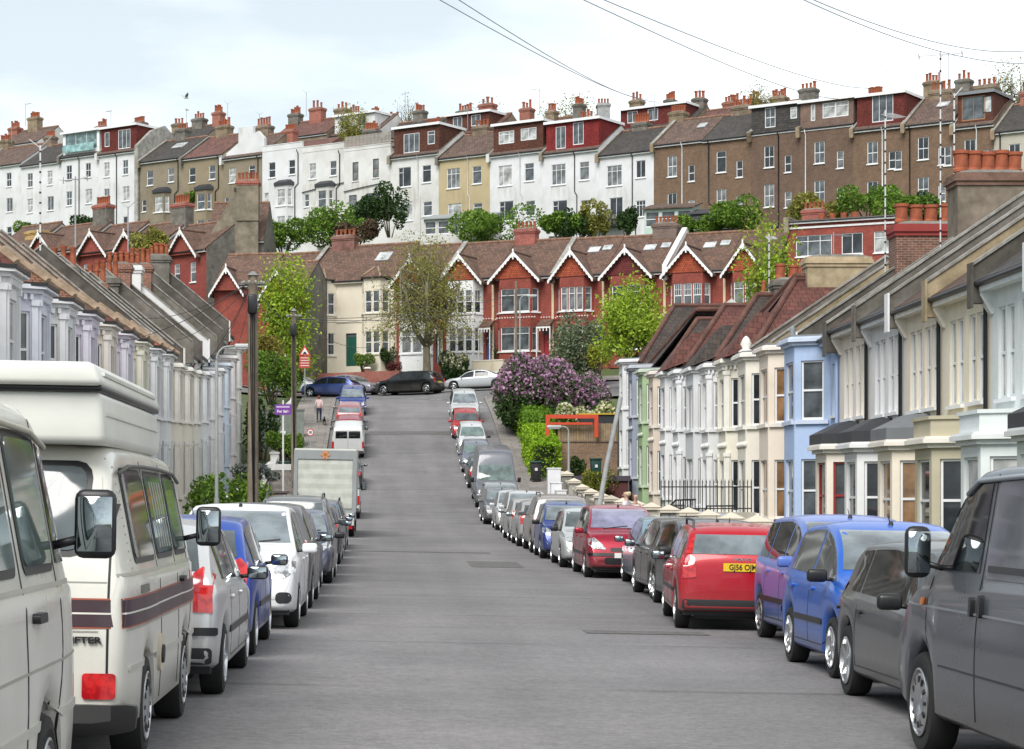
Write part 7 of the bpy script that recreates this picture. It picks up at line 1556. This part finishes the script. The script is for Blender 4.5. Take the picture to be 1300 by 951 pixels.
# road signs and the sale board
def tri_sign():
    X, Y = xat(387, 141), 141; z = G(X, Y); t = thing('warning_sign', 'red bordered triangular warning sign above a red and white information plate', 'road sign', (X, Y, z)); ph = zat(447, Y) - z
    obj('post', MB().tube([(0, .03, -.2), (0, .03, ph + .5)], .035, 8).mesh('post', [gal], True, 40), t); s = .38
    def tri(k, y): return MB().prism([(-s * k, -s * .58 * k), (s * k, -s * .58 * k), (0, s * 1.15 * k)], 1, y - .01, y)
    for nm, kk, yy, mm in (('sign_face', 1, -.01, plain((.62, .03, .04), .4)), ('sign_panel', .68, -.022, plain((.75, .75, .74), .4))): o = obj(nm, tri(kk, yy).mesh(nm, [mm]), t, loc=(0, 0, ph))
    obj('hump_symbol', MB().prism([(-.16, -.13), (.16, -.13), (.12, -.09), (.06, 0), (0, .03), (-.06, 0), (-.12, -.09)], 1, -.045, -.034).mesh('hump_symbol', [BLACK()]), t, loc=(0, 0, ph))
    p = MB(); p.box(-.36, -.02, ph - 1.05, .36, -.002, ph - .27); obj('information_plate', p.mesh('information_plate', [plain((.45, .05, .04), .5)]), t)
    for q in range(4): obj('plate_line', MB().box(-.28, -.032, ph - .42 - q * .17, .28, -.0205, ph - .36 - q * .17).mesh('plate_line', [plain((.7, .55, .5), .5)]), t)
tri_sign()
X, Y = xat(394, 112), 112; t = thing('speed_sign', 'small round speed limit sign with a red ring on the left pavement', 'road sign', (X, Y, G(X, Y))); h_ = zat(549, Y) - G(X, Y)
if h_ < 1.2: h_ = 1.2
obj('post', MB().tube([(0, .03, -.1), (0, .03, h_)], .03, 8).mesh('post', [gal], True, 40), t); Mr = Matrix.Translation((0, 0, h_)) @ Matrix.Rotation(R(90), 4, 'X')
obj('sign_face', MB().lathe([(.20, -.01), (.20, .012)], 24, Mr).mesh('sign_face', [plain((.55, .08, .07), .4)]), t); obj('sign_panel', MB().lathe([(.145, .012), (.145, .02)], 24, Mr).mesh('sign_panel', [plain((.75, .74, .72), .4)]), t)
lo = obj('lettering', text_mesh('20', .17, .004, bold=.006), t); lo.matrix_local = Matrix.Translation((0, -.024, h_)) @ Matrix.Rotation(R(90), 4, 'X')
X, Y = xat(362, 103), 103; zb_ = G(X, Y); t = thing('sale_board', 'purple estate agent board reading For Sale on a white post', 'sign', (X - .1, Y, zb_)); zz = zat(520, Y) - zb_
obj('post', MB().box(-.04, 0, 0, .04, .06, zz + .45).mesh('post', [whp]), t); b_ = obj('board', MB().box(-.40, -.03, zz - .25, .40, -.004, zz + .25).mesh('board', [plain((.17, .035, .30), .5)]), t)
for tx, dz_, sz in (('For Sale', -.09, .18), ('ESTATES', .14, .16)):
    if tx != 'ESTATES': lo = obj('lettering', text_mesh(tx, sz, .006, mat=plain((.75, .7, .75), .5), bold=.006), b_); lo.matrix_local = Matrix.Translation((0, -.036, zz + dz_)) @ Matrix.Rotation(R(90), 4, 'X')
obj('board_stripe', MB().box(-.32, -.038, zz + .09, .32, -.031, zz + .17).mesh('board_stripe', [plain((.55, .42, .62), .5)]), b_)
# wheelie bins
def bin_(label, X, Y, col=(.012, .055, .045), rz=0, lid=(.012, .05, .04)):
    t = thing('wheelie_bin', label, 'wheelie bin', (X, Y, G(X, Y) + .12), rz, 'green wheelie bins on the pavement'); bm = rbox(-.28, -.33, .08, .28, .33, .98, .04, 2)
    for v in bm.verts:
        k = (v.co.z - .08) / .9; v.co.x *= .8 + .2 * k; v.co.y *= .74 + .26 * k
    bm_obj('bin_body', bm, [plain(col, .55)], t); bm = rbox(-.31, -.38, .98, .31, .36, 1.07, .03, 2)
    for v in bm.verts:
        if v.co.y < -.2: v.co.z -= .03
    bm_obj('lid', bm, [plain(lid, .5)], t)
    for sx in (-1, 1): obj('wheel', MB().lathe([(.1, -.025), (.1, .025)], 14, Matrix.Translation((sx * .25, .3, .1)) @ Matrix.Rotation(R(90), 4, 'Y')).mesh('wheel', [TYRE()]), t)
    obj('handle', MB().tube([(-.24, .40, 1.0), (.24, .40, 1.0)], .018, 6).mesh('handle', [BLACK()]), t)
    obj('bin_number', MB().box(-.07, -.335, .55, .07, -.318, .7).mesh('bin_number', [plain((.7, .7, .7), .6)]), t)
for X, Y, lab in ((-5.3, 81.5, 'green wheelie bin against the box truck'), (-5.35, 84.5, 'green wheelie bin just behind the box truck, half hidden'), (-5.3, 107, 'lowest green wheelie bin of the stack up the left pavement'), (-5.25, 109.2, 'green wheelie bin second from the bottom of the pavement stack'), (-5.2, 113, 'green wheelie bin with a white number in the middle of the stack'), (-5.15, 115, 'green wheelie bin above the numbered one'), (-5.1, 118.5, 'green wheelie bin second from the top of the stack'), (-5.1, 124.5, 'uppermost green wheelie bin near the walking person')): bin_(lab, X, Y)
bin_('black wheelie bin at the foot of the bright hedge on the right', 7.7, 109.3, (.02, .02, .022)); bin_('dark green wheelie bin beside the white gable end', 10.9, 110.5)
# ------------------------------------------------------------------ people and dog
def skin_obj(name, joints, edges, mat, parent, sub=2, root=0):
    me = bpy.data.meshes.new(name); me.from_pydata([j[0] for j in joints], edges, []); me.materials.append(mat); o = obj(name, me, parent)
    o.modifiers.new('skin', 'SKIN'); me.skin_vertices[0].data[root].use_root = True
    for i, j in enumerate(joints):
        r_ = j[1] if isinstance(j[1], tuple) else (j[1], j[1]); me.skin_vertices[0].data[i].radius = r_
    s = o.modifiers.new('sub', 'SUBSURF'); s.levels = sub; s.render_levels = sub
    bpy.context.view_layer.update(); ev = bpy.data.meshes.new_from_object(o.evaluated_get(bpy.context.evaluated_depsgraph_get())); o.modifiers.clear(); o.data = ev; ev.name = name
    if not len(ev.materials): ev.materials.append(mat)
    ev.polygons.foreach_set('use_smooth', [True] * len(ev.polygons)); return o
skinm = plain((.52, .33, .25), .6)
def person(label, loc, rz, top, legs, hair, longhair=True, stride=.28, scale=1.0, hold=None):
    t = thing('person', label, 'person', loc, rz); t.scale = (scale,) * 3        # faces local +y
    J = [((0, 0, .93), (.13, .10)), ((0, .01, 1.12), (.12, .085)), ((0, .01, 1.33), (.15, .095)), ((0, 0, 1.45), (.06, .055)), ((0, .015, 1.53), (.055, .055)), ((0, .02, 1.62), (.082, .10)), ((0, .015, 1.70), (.06, .075))]
    E = [(0, 1), (1, 2), (2, 3), (3, 4), (4, 5), (5, 6)]
    for sx in (-1, 1):
        s = sx * stride * .5; b = len(J)
        J += [((sx * .09, 0, .88), .085), ((sx * .10, s * .5 + .03, .50), .06), ((sx * .10, s - .03, .10), .04), ((sx * .10, s + .12, .035), (.035, .03))]; E += [(0, b), (b, b + 1), (b + 1, b + 2), (b + 2, b + 3)]
        b = len(J); hx, hy, hz = (sx * .27, -s * .6 + .10, .86)
        J += [((sx * .17, 0, 1.38), .055), ((sx * .23, -s * .3 - .02, 1.12), .042), ((hx, hy, hz + .04), .028), ((hx, hy + .03, hz - .05), (.035, .02))]; E += [(2, b), (b, b + 1), (b + 1, b + 2), (b + 2, b + 3)]
        for q in range(4): b2 = len(J); J += [((hx + (q - 1.5) * .014, hy + .045 + q * .004, hz - .10), .009), ((hx + (q - 1.5) * .012, hy + .06, hz - .135 + abs(q - 1.5) * .008), .007)]; E += [(b + 3, b2), (b2, b2 + 1)]
        b2 = len(J); J += [((hx - sx * .035, hy + .05, hz - .07), .009)]; E += [(b + 3, b2)]
    body = skin_obj('body', J, E, skinm, t)
    tp = [((0, 0, .92), (.155, .125)), ((0, .01, 1.12), (.14, .105)), ((0, .01, 1.32), (.17, .115)), ((0, 0, 1.44), (.085, .075))]; te = [(0, 1), (1, 2), (2, 3)]
    for sx in (-1, 1): s = sx * stride * .5; b = len(tp); tp += [((sx * .17, 0, 1.385), .068), ((sx * .225, -s * .3 - .02, 1.13), .053), ((sx * .262, -s * .55 + .07, .93), .04)]; te += [(2, b), (b, b + 1), (b + 1, b + 2)]
    skin_obj('top', tp, te, top, t)
    lp = [((0, 0, .93), (.15, .115))]; le = []
    for sx in (-1, 1): s = sx * stride * .5; b = len(lp); lp += [((sx * .09, 0, .86), .098), ((sx * .10, s * .5 + .03, .50), .072), ((sx * .10, s - .03, .11), .055)]; le += [(0, b), (b, b + 1), (b + 1, b + 2)]
    skin_obj('trousers', lp, le, legs, t)
    for sx in (-1, 1): s = sx * stride * .5; bm_obj('shoe', rbox(sx * .10 - .045, s - .09, 0, sx * .10 + .045, s + .17, .09, .03, 2), [plain((.06, .05, .05), .6)], t)
    hp = [((0, -.02, 1.70), (.10, .115)), ((0, -.05, 1.61), (.105, .09)), ((0, -.06, 1.48 if longhair else 1.56), (.075 if longhair else .06, .05))]; skin_obj('hair', hp, [(0, 1), (1, 2)], hair, t)
    f = MB()
    for sx in (-1, 1): f.lathe([(.012, 0), (.008, .008)], 8, Matrix.Translation((sx * .03, .112, 1.625)) @ Matrix.Rotation(R(-90), 4, 'X'))
    obj('eyes', f.mesh('eyes', [plain((.03, .02, .02), .3)]), t); obj('nose', MB().cap(-.012, .10, 1.585, .012, .135, 1.62, .5).mesh('nose', [skinm]), t); obj('mouth', MB().box(-.022, .105, 1.562, .022, .112, 1.57).mesh('mouth', [plain((.4, .12, .1), .6)]), t)
    return t
def stripes_mat():
    s = NT('striped top'); s.set(Roughness=.9); w = s.n('ShaderNodeTexWave'); w.bands_direction = 'Z'; w.inputs['Scale'].default_value = 7; c = s.n('ShaderNodeTexCoord'); s.l(c.outputs['Object'], w.inputs[0]); s.col(s.ramp(w.outputs[0], [(.4, (.55, .33, .33)), (.6, (.72, .62, .58))])); return s.m
X, Y = xat(405, 130), 130
person('person walking up the left pavement in pink striped top and dark jeans', (X, Y, G(X, Y) + .12), 0, stripes_mat(), plain((.03, .04, .08), .9), plain((.20, .045, .025), .7), scale=.95)
def dog(loc):
    t = thing('dog', 'small black dog walking beside the person in the pink striped top', 'dog', loc)
    J = [((0, -.22, .32), (.075, .08)), ((0, -.05, .31), (.07, .075)), ((0, .14, .33), (.085, .10)), ((0, .26, .42), (.05, .06)), ((0, .34, .47), (.055, .055)), ((0, .44, .44), (.026, .026))]; E = [(0, 1), (1, 2), (2, 3), (3, 4), (4, 5)]
    for sx in (-1, 1):
        b = len(J); J += [((sx * .06, .15, .24), .035), ((sx * .06, .13 + sx * .03, .12), .02), ((sx * .06, .15 + sx * .05, .02), .02)]; E += [(2, b), (b, b + 1), (b + 1, b + 2)]
        b = len(J); J += [((sx * .06, -.20, .24), .045), ((sx * .06, -.28 - sx * .03, .13), .022), ((sx * .06, -.24 - sx * .05, .02), .02)]; E += [(0, b), (b, b + 1), (b + 1, b + 2)]
        b = len(J); J += [((sx * .04, .32, .54), .014)]; E += [(4, b)]
    b = len(J); J += [((0, -.34, .40), .018), ((0, -.40, .50), .010)]; E += [(0, b), (b, b + 1)]
    skin_obj('body', J, E, plain((.012, .012, .012), .8), t)
X2 = xat(411.5, 128.6); dog((X2, 128.8, G(X2, 128.8) + .12))
wt = plain((.72, .72, .74), .9)
X, Y = 6.85, 60.5; person('fair haired person in a white top on the pavement behind the raspberry red car', (X, Y, G(X, Y) + .12), R(60), wt, plain((.1, .1, .12), .9), plain((.62, .50, .34), .8), False, .05, 1.02)
X, Y = 7.2, 61.4; person('brown haired person in a white top beside the fair haired one', (X, Y, G(X, Y) + .12), R(200), wt, plain((.05, .05, .08), .9), plain((.13, .05, .03), .7), True, .05, .97)
t = thing('gull', 'grey and white gull flying high on the left', 'bird', at(236, 124, 150), R(30)); g = MB(); g.lathe([(.01, -.25), (.07, -.1), (.08, .05), (.04, .2), (.01, .26)], 8, Matrix.Rotation(R(90), 4, 'Y')); obj('body', g.mesh('body', [plain((.7, .7, .7), .8)], True), t)
for sy in (-1, 1): obj('wing', MB().prism([(-.1, 0), (.12, 0), (.06, .35), (-.1, .65), (-.16, .3)], 2, 0, .012).mesh('wing', [plain((.35, .36, .38), .8)]), t).matrix_local = Matrix.Scale(sy, 4, (0, 1, 0)) @ Matrix.Rotation(R(25), 4, 'X')
